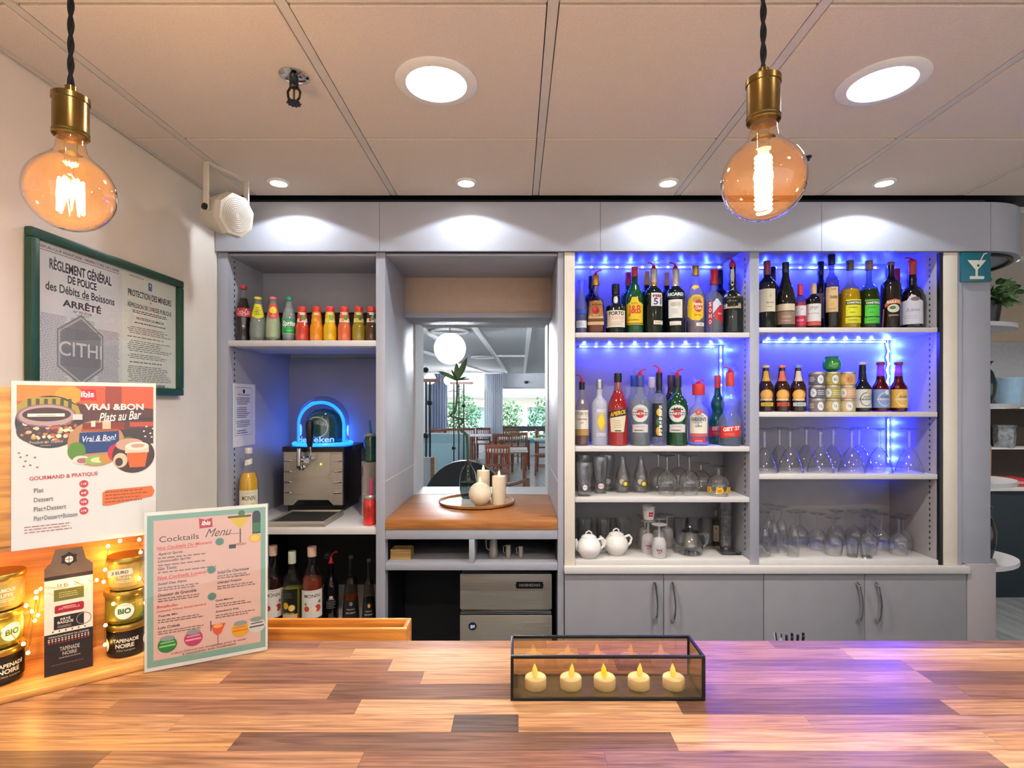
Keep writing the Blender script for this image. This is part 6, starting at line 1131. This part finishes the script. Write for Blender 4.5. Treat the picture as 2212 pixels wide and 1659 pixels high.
# cocktail sign on the pillar
sg = thing('cocktail_sign', 'square teal sign with a white cocktail glass pictogram', 'sign', (X(2108, 2.285), 2.2945, Z(577, 2.285))); S = .0625
MB().box(-S, S, -.012, 0, -S, S, bev=.001).build('plate', mat('teal_sign_face', '#156a7c', .4, noise=.03), sg)
c = '#e3e2d2'; Print().poly([(-.038, .029), (.042, .029), (.006, -.012), (.006, -.04), (-.004, -.04), (-.004, -.012)], c).poly([(-.029, -.049), (-.026, -.052), (.03, -.052), (.034, -.047), (.034, -.042), (.03, -.039), (-.026, -.039), (-.029, -.042)], c).poly([(.016, .03), (.022, .03), (.034, .053), (.046, .057), (.046, .062), (.031, .058)], c).ell(.008, .006, .0055, .0055, '#3a4a4c').build('pictogram', sg, flat_y(-.0121))
# ------------------------------------------------------------------ dining room seen through the opening
FW = 17.4; M_DWALL = mat('cool_white_wall', '#c4c8cf', .6, noise=.03)
struct('ceiling_dining', 'grey-white dining room ceiling with pale track rails', mat('dining_ceiling_paint', '#b4b7bc', .8, noise=.03), [(-6.2, 6.2, 3.2, 18, 2.6, 2.7)], 'ceiling')
struct('wall_dining_left', 'pale side wall of the dining room', M_DWALL, [(-6.3, -6.2, 3.2, 18, 0, 2.7)], 'wall')
wx = [X(962, FW), X(1066, FW), X(1081, FW), 2.6, 3.0, 5.4]; z0_, z1_ = .72, 2.14
b_ = [(-6.2, wx[0], FW, FW+.2, 0, 2.6), (wx[1], wx[2], FW, FW+.2, 0, 2.6), (wx[3], wx[4], FW, FW+.2, 0, 2.6), (wx[5], 6.2, FW, FW+.2, 0, 2.6), (wx[0], wx[1], FW, FW+.2, z1_, 2.6), (wx[2], wx[3], FW, FW+.2, z1_, 2.6), (wx[4], wx[5], FW, FW+.2, z1_, 2.6), (wx[0], wx[1], FW, FW+.2, 0, z0_), (wx[2], wx[3], FW, FW+.2, 0, .12), (wx[4], wx[5], FW, FW+.2, 0, .12)]
struct('wall_far', 'far dining room wall with wide windows', M_DWALL, b_, 'wall')
struct('wall_dining_right', 'right-hand dining room wall below and above its window band', M_DWALL, [(6.2, 6.3, 4.85, 18, 0, .7), (6.2, 6.3, 4.85, 18, 2.3, 2.7)]+[(6.2, 6.3, y, y+.3, .7, 2.3) for y in (4.85, 8, 11.2, 14.4, 17.6)], 'wall')
M_FRAME = mat('dark_window_frame', '#3a3440', .5)
for k, (a, c, zz) in enumerate(((wx[0], wx[1], z0_), (wx[2], wx[3], .12), (wx[4], wx[5], .12))):
    wn_ = thing(f'window_{k+1}', ['wide far window above the wooden chairs', 'tall far window with dark rail', 'far window hidden beyond the opening edge'][k], 'window', ((a+c)/2, FW+.1, zz), kind='structure')
    for q_ in ((a, c, zz, zz+.05), (a, c, z1_-.05, z1_), (a, a+.05, zz, z1_), (c-.05, c, zz, z1_)): MB().box(q_[0], q_[1], FW+.08, FW+.12, q_[2], q_[3]).build('frame', M_DWALL, wn_, world=True, smooth=0)
    if k: MB().box(a, c, FW+.03, FW+.15, .7, .86).build('dark_rail', M_FRAME, wn_, world=True, smooth=0)
    else: MB().box(a+.6, c, FW+.09, FW+.11, 1.66, 1.69).build('transom', M_DWALL, wn_, world=True, smooth=0)
    MB().box(a+.05, c-.05, FW+.095, FW+.1, zz+.05, z1_-.05).build('pane', G_PANE, wn_, world=True, smooth=0)
# outside: hedge and low white building
M_HEDGE = mat('hedge_leaf', '#5f9a72', .6, noise=.3)
def shrub(label, x0, x1, y, z1, n, seed):
    t = thing('garden_shrub', label, 'shrub', ((x0+x1)/2, y, -.5), group='shrubs outside the far windows'); rnd = random.Random(seed); vs = []; fs = []
    for _ in range(n):
        a = rnd.random()*6.28; u = rnd.random()**.5; cx__ = (x1-x0)/2*u*math.cos(a); cy__ = .5*u*math.sin(a); z = rnd.random()*(z1+.5)*(1-.25*u*u)
        d = Vector((rnd.uniform(-1, 1), rnd.uniform(-1, 1), rnd.uniform(-.4, 1))).normalized()*rnd.uniform(.08, .15); s = d.orthogonal().normalized()*.04; c = Vector((cx__, cy__, z)); i = len(vs)
        vs += [c, c+d*.5+s, c+d, c+d*.5-s]; fs.append((i, i+1, i+2, i+3))
    o = MB().add(vs, fs).build('foliage', M_HEDGE, t, smooth=0); o['kind'] = 'stuff'
    st = MB()
    st.tube([(0, 0, 0), (.05, 0, z1*.6)], .04, 6).build('trunk', mat('bark', '#5a4a3a', .8), t)
shrub('bushy shrub outside the left far window', -2.6, -1.3, 19.2, 2.0, 1500, 1); shrub('low shrub outside the tall window by the curtain', -.7, .25, 19.4, 1.75, 1100, 2); shrub('shrub outside the tall window at the opening edge', .45, 1.7, 19.6, 1.9, 1200, 3)
struct('ground_outside', 'pale paving outside the far windows', mat('pale_paving', '#c8c4bb', .8), [(-14, 14, 17.6, 40, -.6, -.5)], 'ground')
bd = thing('white_building', 'low white building beyond the far windows', 'building', (0, 28, -.5)); MB().box(-12, 12, 0, 4, 0, 2.4).build('wall', mat('white_render', '#e9e9e6', .8), bd, smooth=0); MB().box(-12.3, 12.3, -.4, 4.4, 2.4, 2.55).build('roof', mat('grey_roof_edge', '#a8b0b4', .7), bd, smooth=0)
for k in range(6): MB().box(-9+k*3.2, -7.6+k*3.2, -.02, .05, .8, 1.9).build('window', mat('bluish_window', '#9fc0cc', .2), bd, smooth=0)
# curtains
G_SHEER = glass('sheer_curtain', '#e6ecf8', rough=.8, body=.6, bodycol='#f4f7ff', cloth=True, boost=.3); G_CLOTH = glass('thick_pale_curtain', '#e6ecf8', rough=.8, body=.85, bodycol='#e6ecfc', cloth=True, boost=.3)
def curtain(label, x0, x1, y, z0, z1, m, waves):
    t = thing('curtain', label, 'curtain', ((x0+x1)/2, y, z0), group='curtains at the far windows'); n = waves*8; vs = []; fs = []
    for i in range(n+1):
        x = x0+(x1-x0)*i/n-(x0+x1)/2; yy = .05*math.sin(i/8*2*PI)+.012*math.sin(i*1.7); vs += [(x, yy, 0), (x, yy*1.0, z1-z0), (x, yy+.004, z1-z0), (x, yy+.004, 0)]
    for i in range(n):
        for k in range(4): fs.append((4*i+k, 4*i+(k+1) % 4, 4*i+4+(k+1) % 4, 4*i+4+k))
    MB().add(vs, fs).build('cloth', m, t); MB().tube([(x0-(x0+x1)/2, 0, z1-z0+.02), ((x1-x0)/2, 0, z1-z0+.02)], .012, 6).build('rail', M_WHITE, t)
curtain('sheer curtain gathered between the two far windows', X(1046, 17.1), X(1086, 17.1), 17.1, .02, 2.56, G_SHEER, 9)
curtain('thick pale blue curtain left of the far window', X(925, 17.1), X(966, 17.1), 17.1, .02, 2.56, G_CLOTH, 7)
# globe lamps
E_GLOBE = mat('opal_globe', '#ffffff', .4, emit='#fff6ea', estr=3.0)
def globe(px, py, Y, r, label, en):
    t = thing('globe_lamp', label, 'globe lamp', (X(px, Y), Y, Z(py, Y)), group='opal globe lamps in the dining room'); top = 2.598-t.location.z
    MB().lathe([(0, -r)]+[(r*math.sin(PI*i/16), -r*math.cos(PI*i/16)) for i in range(1, 15)]+[(r*.35, r*.93), (0, r*.93)], 28).build('globe', E_GLOBE, t)
    MB().tube([(0, 0, r*.93), (0, 0, top)], .012 if r > .15 else .008, 8).build('stem', M_CHROME, t)
    MB().lathe([(.06, top), (.06, top-.015), (0, top-.015)], 16).build('canopy', M_WHITE, t)
    lamp('globe_light', 'POINT', en, (.9, .95, 1), (0, 0, 0), t, size=r*1.02)
globe(972, 753, 6.6, .196, 'big opal globe lamp above the bamboo', HALL)
globe(929, 818, 16, .17, 'far globe lamp at the opening edge over the curtain', HALL*.4); globe(969, 822, 16.2, .145, 'far globe lamp behind the bamboo leaves, left of the pair', HALL*.4); globe(991, 823, 16.4, .105, 'smaller far globe lamp behind the bamboo stem', HALL*.3); globe(1029, 830, 16.5, .135, 'far globe lamp just left of the sheer curtain', HALL*.4)
for q_ in ((3.2, 5.5, 'added fill globe right of the opening, hidden from the bar'), (3.4, 10, 'added fill globe far right in the dining room, hidden from the bar'), (-4, 6, 'added fill globe left of the opening, hidden from the bar'), (-4, 11, 'added fill globe far left in the dining room, hidden from the bar')):  # out-of-view globes added to brighten the dining room
    globe(CX+q_[0]/q_[1]*F, CY-.68/q_[1]*F, q_[1], .196, q_[2], HALL)
# ceiling rails
tr_ = thing('track_rail', 'white ceiling track rails forming an H in the dining room', 'track rail', (0, 9, 2.6)); M_TR = mat('white_rail', '#e4e8ec', .4)
def cpx(px, py, zc=2.56): y = (zc-EYE)*F/(CY-py); return Vector((X(px, y), y, zc))
for a, c in (((1017, 700), (1095, 806)), ((1146, 690), (1133, 806)), ((1066, 771), (1136, 771)), ((893, 700), (960, 745)), ((917, 762), (1050, 806))):
    pa, pb = cpx(*a), cpx(*c); pa.y = max(pa.y, 3.4); d = (pb-pa).normalized(); s = Vector((-d.y, d.x, 0))*.03
    vs = [pa-s, pa+s, pb+s, pb-s]; MB().add([v+Vector((0, 0, h)) for h in (0, .039) for v in vs], [(0,1,2,3),(7,6,5,4),(0,4,5,1),(1,5,6,2),(2,6,7,3),(3,7,4,0)]).build('rail', M_TR, tr_, world=True, smooth=0)
v_ = thing('ceiling_ring', 'thin round ring fitting on the dining room ceiling above the globe', 'ceiling fitting', cpx(972, 719)); MB().tube([(.25*math.cos(2*PI*i/32), .25*math.sin(2*PI*i/32), .02) for i in range(32)], .018, 6, closed=True).build('ring', M_TR, v_)
v_ = thing('ceiling_ring', 'thin round ring fitting farther along the dining room ceiling', 'ceiling fitting', cpx(1044, 774)); MB().tube([(.25*math.cos(2*PI*i/32), .25*math.sin(2*PI*i/32), .02) for i in range(32)], .018, 6, closed=True).build('ring', M_TR, v_)
v_ = thing('wall_speaker', 'small dark dome on the far wall above the tall window', 'speaker', (X(1137, 17.35), 17.36, Z(825, 17.35))); MB().lathe([(0, -.06), (.05, -.05), (.065, -.01), (.065, .03), (0, .03)], 16).build('dome', M_BLACK, v_)
# chairs and tables
WD = '#7a4228'
def make_chair(label, loc, rot):
    t = thing('dining_chair', label, 'chair', loc, rot, 'slat-back wooden dining chairs')
    MB().box(-.2, .2, -.2, .2, .43, .465, bev=.006).build('seat', M_WOODF, t, color=WD)
    for sx in (-1, 1):
        MB().tube([(sx*.18, .18, 0), (sx*.18, .17, .43)], .018, 6).build('leg', M_WOODF, t, color=WD)
        MB().tube([(sx*.18, -.19, 0), (sx*.185, -.18, .45), (sx*.19, -.22, .92)], .018, 6).build('leg', M_WOODF, t, color=WD)
    MB().box(-.2, .2, -.235, -.21, .85, .92, bev=.005).build('top_rail', M_WOODF, t, color=WD)
    MB().box(-.18, .18, -.2, -.18, .55, .59, bev=.004).build('lower_rail', M_WOODF, t, color=WD)
    for k in range(7): MB().tube([(-.15+k*.05, -.19, .57), (-.15+k*.05, -.222, .87)], .011, 6).build('slat', M_WOODF, t, color=WD)
    MB().tube([(-.18, .17, .2), (-.18, -.185, .2)], .011, 6).build('stretcher', M_WOODF, t, color=WD); MB().tube([(.18, .17, .2), (.18, -.185, .2)], .011, 6).build('stretcher', M_WOODF, t, color=WD)
    return t
c0 = make_chair('nearest slat-back chair with its back to the bar', (X(1075, 8.9), 9.1, 0), 0)
for px_, Y_, r_, lab in ((1174, 12, 1.5, 'slat-back chair at the opening edge'), (1116, 12.8, .3, 'slat-back chair in front of the tall window'), (1087, 12.3, -.2, 'slat-back chair behind the nearest table'), (1100, 14.3, 2.8, 'slat-back chair facing the bar across the table'), (1045, 15.4, 0, 'slat-back chair below the left far window'), (1012, 15.2, 0, 'slat-back chair behind the bamboo stem'), (978, 15.0, 0, 'slat-back chair over the blue-grey partition, centre'), (950, 14.6, 0, 'slat-back chair over the blue-grey partition, left end'), (1073, 16.2, 1.6, 'slat-back chair turned sideways near the sheer curtain'), (1176, 14.2, -1.5, 'slat-back chair far back at the opening edge')):
    copy_tree(c0, (X(px_, Y_), Y_, 0), r_, lab)
def make_table(label, loc, w=.4):
    t = thing('dining_table', label, 'table', loc, 0, 'square dining tables'); MB().box(-w, w, -w, w, .72, .75, bev=.005).build('tabletop', mat('pale_tabletop', '#b8b4b0', .3), t)
    for sx in (-1, 1):
        for sy in (-1, 1): MB().box(sx*(w-.06)-.025, sx*(w-.06)+.025, sy*(w-.06)-.025, sy*(w-.06)+.025, 0, .72).build('leg', M_WOODF, t, smooth=0, color=WD)
    return t
t0 = make_table('nearest square table beside the slat-back chair', (X(1093, 9.9), 10.0, 0)); copy_tree(t0, (X(1045, 14.4), 14.5, 0), label='square table under the left far window'); copy_tree(t0, (X(1112, 13.2), 13.3, 0), label='square table under the tall far window'); copy_tree(t0, (X(1190, 12.8), 12.9, 0), label='square table at the opening edge')
bn = thing('window_bench', 'teal padded bench along the tall far window', 'bench', (X(1140, 16.8), 16.75, 0)); MB().box(-.9, 1.2, -.25, .25, 0, .38).build('plinth', M_DWALL, bn, smooth=0); MB().box(-.92, 1.22, -.28, .25, .381, .5, bev=.02).build('cushion', mat('teal_cushion', '#2fa0b4', .7), bn)
# partition with rods
pa = thing('low_partition', 'blue-grey low partition with white edging in the dining room', 'partition', (X(962, 10.5), 10.5, 0)); MB().box(-.5, .47, 0, .1, 0, 1.0, bev=.004).build('panel', mat('blue_grey_panel', '#6f929c', .5, noise=.04), pa); MB().box(-.5, .3, -.012, -.0005, .0, .82, bev=.003).build('inner_panel', mat('blue_grey_panel_b', '#7d9fa8', .5, noise=.04), pa); MB().box(-.51, .48, -.015, .11, 1.0005, 1.02).build('top_edge', M_DWALL, pa, smooth=0)
def divider(label, px_, Y_, base, n, top, gap):
    t = thing('rod_divider', label, 'room divider', (X(px_, Y_), Y_, 0), group='rod dividers with wooden posts')
    MB().box(-.06, .03, -.05, .05, 0, base, bev=.004).build('white_post', M_DWALL, t); MB().box(.031, .075, -.05, .05, 0, base+.0, bev=.004).build('wood_post', M_WOODF, t, color='#8a6a44')
    for k in range(n): MB().tube([(-.03+k*gap, 0, base), (-.03+k*gap, 0, top)], .011, 6).build('rod', M_BLACKM, t)
    MB().box(-.1, n*gap+.05, -.03, .03, top, top+.04).build('top_bar', mat('pale_wood_bar', '#b8908a', .5), t, smooth=0)
    for k in range(3): MB().lathe([(0, -.035), (.03, -.02), (.036, 0), (.03, .02), (0, .035)], 12, c=(-.03+(k % n)*gap, -.03, base+.25+k*.38)).build('bead', M_BLACKM, t)
divider('near rod divider at the opening edge', 926, 6.2, .98, 2, 1.85, .045); divider('far rod divider behind the bamboo stem', 984, 9.6, .55, 3, 1.95, .09)
ac = thing('black_armchair', 'black round-backed armchair just beyond the pass-through', 'armchair', (X(1003, 4.9), 5.0, 0)); ap = [(.40*math.cos(PI*i/20), .62+.45*math.sin(PI*i/20)) for i in range(21)]
M_LEATH = mat('black_leather', '#141416', .45, noise=.1); MB().prism([(-.4, .2)]+ap[::-1]+[(.4, .2)], 'y', -.06, .06).build('backrest', M_LEATH, ac, smooth=40); MB().box(-.36, .36, .06, .6, .2, .45, bev=.03).build('seat', M_LEATH, ac)
for sx in (-1, 1):
    MB().box(sx*.36-.05, sx*.36+.05, .06, .58, .2, .62, bev=.02).build('armrest', M_LEATH, ac)
    for y in (0, .5): MB().tube([(sx*.3, y, 0), (sx*.3, y, .2)], .02, 8).build('leg', M_BLACKM, ac)
wc2 = thing('wooden_armchair', 'wooden chair with a curved arm rail beside the black armchair', 'chair', (X(1118, 4.4), 4.4, 0)); MB().box(-.09, .3, -.0, .4, .42, .45, bev=.005).build('seat', M_WOODF, wc2, color='#8a6a50')
zt = Z(1043, 4.4); MB().tube([(-.09, 0, zt-.02), (0, 0, zt), (.07, 0, zt+.02), (.095, .0, zt+.03)], .016, 8).build('arm_rail', M_WOODF, wc2, color='#8a6a50'); MB().tube([(.085, 0, 0), (.085, 0, zt+.04)], .018, 8).build('leg', M_WOODF, wc2, color='#8a6a50'); MB().tube([(-.08, 0, 0), (-.08, 0, zt-.01)], .018, 8).build('leg', M_WOODF, wc2, color='#8a6a50')
for x in (-.07, .28): MB().tube([(x, .37, 0), (x, .37, .43)], .018, 8).build('leg', M_WOODF, wc2, color='#8a6a50')

# ------------------------------------------------------------------ end shelves and side room at the right
M_ENDS = mat('white_end_shelf', '#d4d4da', .4, noise=.02); es = thing('end_shelves', 'four white rounded end shelves behind the grey pillar', 'shelf', (2.06, 2.6, 0)); exs = px1+.011
for k, (z, w, dpt) in enumerate(((Z(703, 2.5), .3, .4), (Z(872, 2.5), .3, .4), (Z(1040, 2.45), .31, .44), (Z(1214, 2.45), .32, .44))):
    pl = [(exs, 2.36), (exs, 2.36+dpt)]+[(exs+w*math.sin(a), 2.36+dpt/2+dpt/2*math.cos(a)) for a in [PI*i/16 for i in range(1, 16)]]
    MB().prism(pl, 'z', z-.02, z).build('rounded_shelf', M_ENDS, es, world=True)
MB().box(px1+.0105, px1+.0108, 2.36, 2.8, .92, 2.24).build('fixing_rail', M_ENDS, es, world=True, smooth=0)
pp = thing('potted_plant', 'leafy green plant in a black pot on the top end shelf', 'plant', (exs+.17, 2.52, Z(703, 2.5)+.0005)); MB().lathe([(0, 0), (.04, 0), (.052, .1), (.055, .11), (.05, .11), (0, .1)], 20).build('pot', M_BLACK, pp)
rnd = random.Random(3); M_LF2 = mat('sage_leaf', '#6f9460', .5, noise=.25)
for k in range(130):
    a = rnd.random()*6.28; el = rnd.uniform(-.6, 1.2); d = Vector((math.cos(a)*math.cos(el)+.25, math.sin(a)*math.cos(el)-.2, math.sin(el))); q = Vector((0, 0, .125))+d*rnd.uniform(.02, .085)
    if q.x < -.12: q.x = -.12
    leaf(pp, q, (d.x+rnd.uniform(-.4, .6), d.y+rnd.uniform(-.5, .5), d.z*.5+rnd.uniform(-.2, .3)), (rnd.uniform(-.6, .3), -1, rnd.uniform(-.2, .8)), rnd.uniform(.034, .05), rnd.uniform(.022, .032), M_LF2 if k % 3 else M_LEAF)
for zz, hh, lab in ((Z(872, 2.5), .2, 'dark green knotted vase on the eye-level end shelf'), (Z(1214, 2.45), .24, 'dark glossy bottle vase on the lowest end shelf')):
    t = thing('dark_vase', lab, 'vase', (exs+.17, 2.53, zz+.0005)); MB().lathe([(0, 0), (.025, 0), (.04, hh*.25), (.042, hh*.5), (.028, hh*.75), (.012, hh*.85), (.016, hh*.9), (.03, hh), (0, hh*.97)], 18).build('vase_body', dark('#123630') if hh < .22 else DK, t)
t = thing('amber_bottle', 'pale amber bottle half hidden by the pillar on the third end shelf', 'bottle', (exs+.15, 2.53, Z(1040, 2.45)+.0005)); MB().lathe([(0, 0), (.03, 0), (.034, .02), (.036, .15), (.022, .21), (.014, .24), (0, .24)], 18).build('bottle_body', mat('amber_pale', '#c89a5a', .3), t)
sd = thing('side_cabinet', 'dark blue-black cabinet in the side room', 'cabinet', (3.9, 4.6, 0)); MB().box(-.6, 1.2, -.2, .13, 0, .88, bev=.004).build('body', mat('dark_navy_laminate', '#23303a', .45), sd); MB().box(-.62, 1.22, -.22, .135, .8805, .91, bev=.003).build('top', M_SHELF, sd)
M_SHD = mat('dark_brown_shelf', '#3a302a', .5); hs = thing('wall_shelf', 'dark open shelf rack above the navy cabinet in the side room', 'shelf', (3.9, 4.66, .911)); MB().box(-.6, 1.2, .05, .065, .001, .66).build('back', M_SHD, hs, smooth=0)
for z in (.3, .645): MB().box(-.6, 1.2, -.12, .05, z, z+.015).build('board', M_SHELF, hs, smooth=0)
for x in (-.6, 1.185): MB().box(x, x+.015, -.12, .0495, .001, .645).build('side', M_SHD, hs, smooth=0)
gw_ = thing('wall_panel', 'pale grey wall panel behind the side room shelf', 'wall panel', (3.9, 4.74, 0), kind='structure'); MB().box(-.7, 1.3, 0, .008, 0, 2.15).build('panel', mat('pale_grey_panel', '#b8bac0', .6), gw_, smooth=0)
bk_ = thing('blue_bucket', 'pale blue storage tub on the dark shelf rack', 'tub', (X(2198, 4.5), 4.585, 1.5715)); MB().lathe([(0, 0), (.08, 0), (.11, .24), (.113, .24), (.112, .25), (0, .25)], 20).build('tub', mat('pale_blue_plastic', '#8fb0cc', .4), bk_)
sv = thing('silver_bag', 'crumpled silver bag on the middle board of the rack', 'bag', (X(2192, 4.5), 4.6, 1.2268)); MB().lathe([(0, 0), (.07, .0), (.08, .1), (.075, .16), (.085, .19), (0, .18)], 9).build('bag', mat('crumpled_foil', '#aab2bc', .3, metal=.7, noise=.4, nscale=30, bump=.5), sv, smooth=0)
rb = thing('red_box', 'red lettered box lying on the navy cabinet', 'box', (X(2185, 4.45), 4.5, .9105)); MB().box(-.16, .12, -.08, .08, 0, .07, bev=.003).build('box', mat('red_card', '#b8303c', .5), rb); Print().lines(-.12, .1, .02, .05, 1, '#e8b0b4', .6, 0, 2).build('print', rb, flat_y(-.0801))
# ledge behind the counter with tray and straws
lg = thing('under_counter_ledge', 'low grey work ledge behind the bar counter', 'ledge', (.4, 1.27, 0)); MB().box(-1.6, 1.9, -.13, .22, .86, .9).build('ledge_top', M_GREY, lg, smooth=0); MB().box(-1.6, 1.9, -.12, .2, 0, .8595).build('ledge_body', M_DOOR, lg, smooth=0)
ot = thing('amber_tray', 'amber wooden tray peeking over the back edge of the counter', 'tray', (X(710, 1.36), 1.36, .9005)); zt = Z(1357, 1.33)-.9; hw = .205
MB().box(-hw, hw, -.035, .035, 0, .012).build('tray_floor', M_WOODF, ot, smooth=0, color='#d88a34')
for q_ in ((-hw, hw, -.035, -.023), (-hw, hw, .023, .035)): MB().box(*q_, .0125, zt, bev=.003).build('tray_side', M_WOODF, ot, color='#d88a34')
for q_ in ((-hw, -hw+.012, -.0225, .0225), (hw-.012, hw, -.0225, .0225)): MB().box(*q_, .0125, zt, bev=.003).build('tray_end', M_WOODF, ot, color='#d88a34')
sw_ = thing('straw_holder', 'holder of black straws just showing over the counter edge', 'straw holder', (X(1708, 1.33), 1.33, .9005)); MB().box(-.036, .036, -.025, .025, 0, .075, bev=.002).build('cup', M_BLACK, sw_)
for k in range(11):
    x = -.031+k*.0062; MB().tube([(x, .0, .07), (x*1.15, (-.008 if k % 2 else .008), Z(1369+(k*5) % 7, 1.33)-.9)], .0032, 8).build('straw', M_BLACK if k > 2 else M_CHROME, sw_)

for q_ in ((3.0, 3.3, 'unseen round fill light added over the end shelves in the side room'), (4.2, 3.6, 'unseen round fill light added farther into the side room')):  # lights added to lift the dark pillar end and side room
    downlight(q_[0], q_[1], .112, DOWN_BIG, q_[2], 'large round ceiling lights')
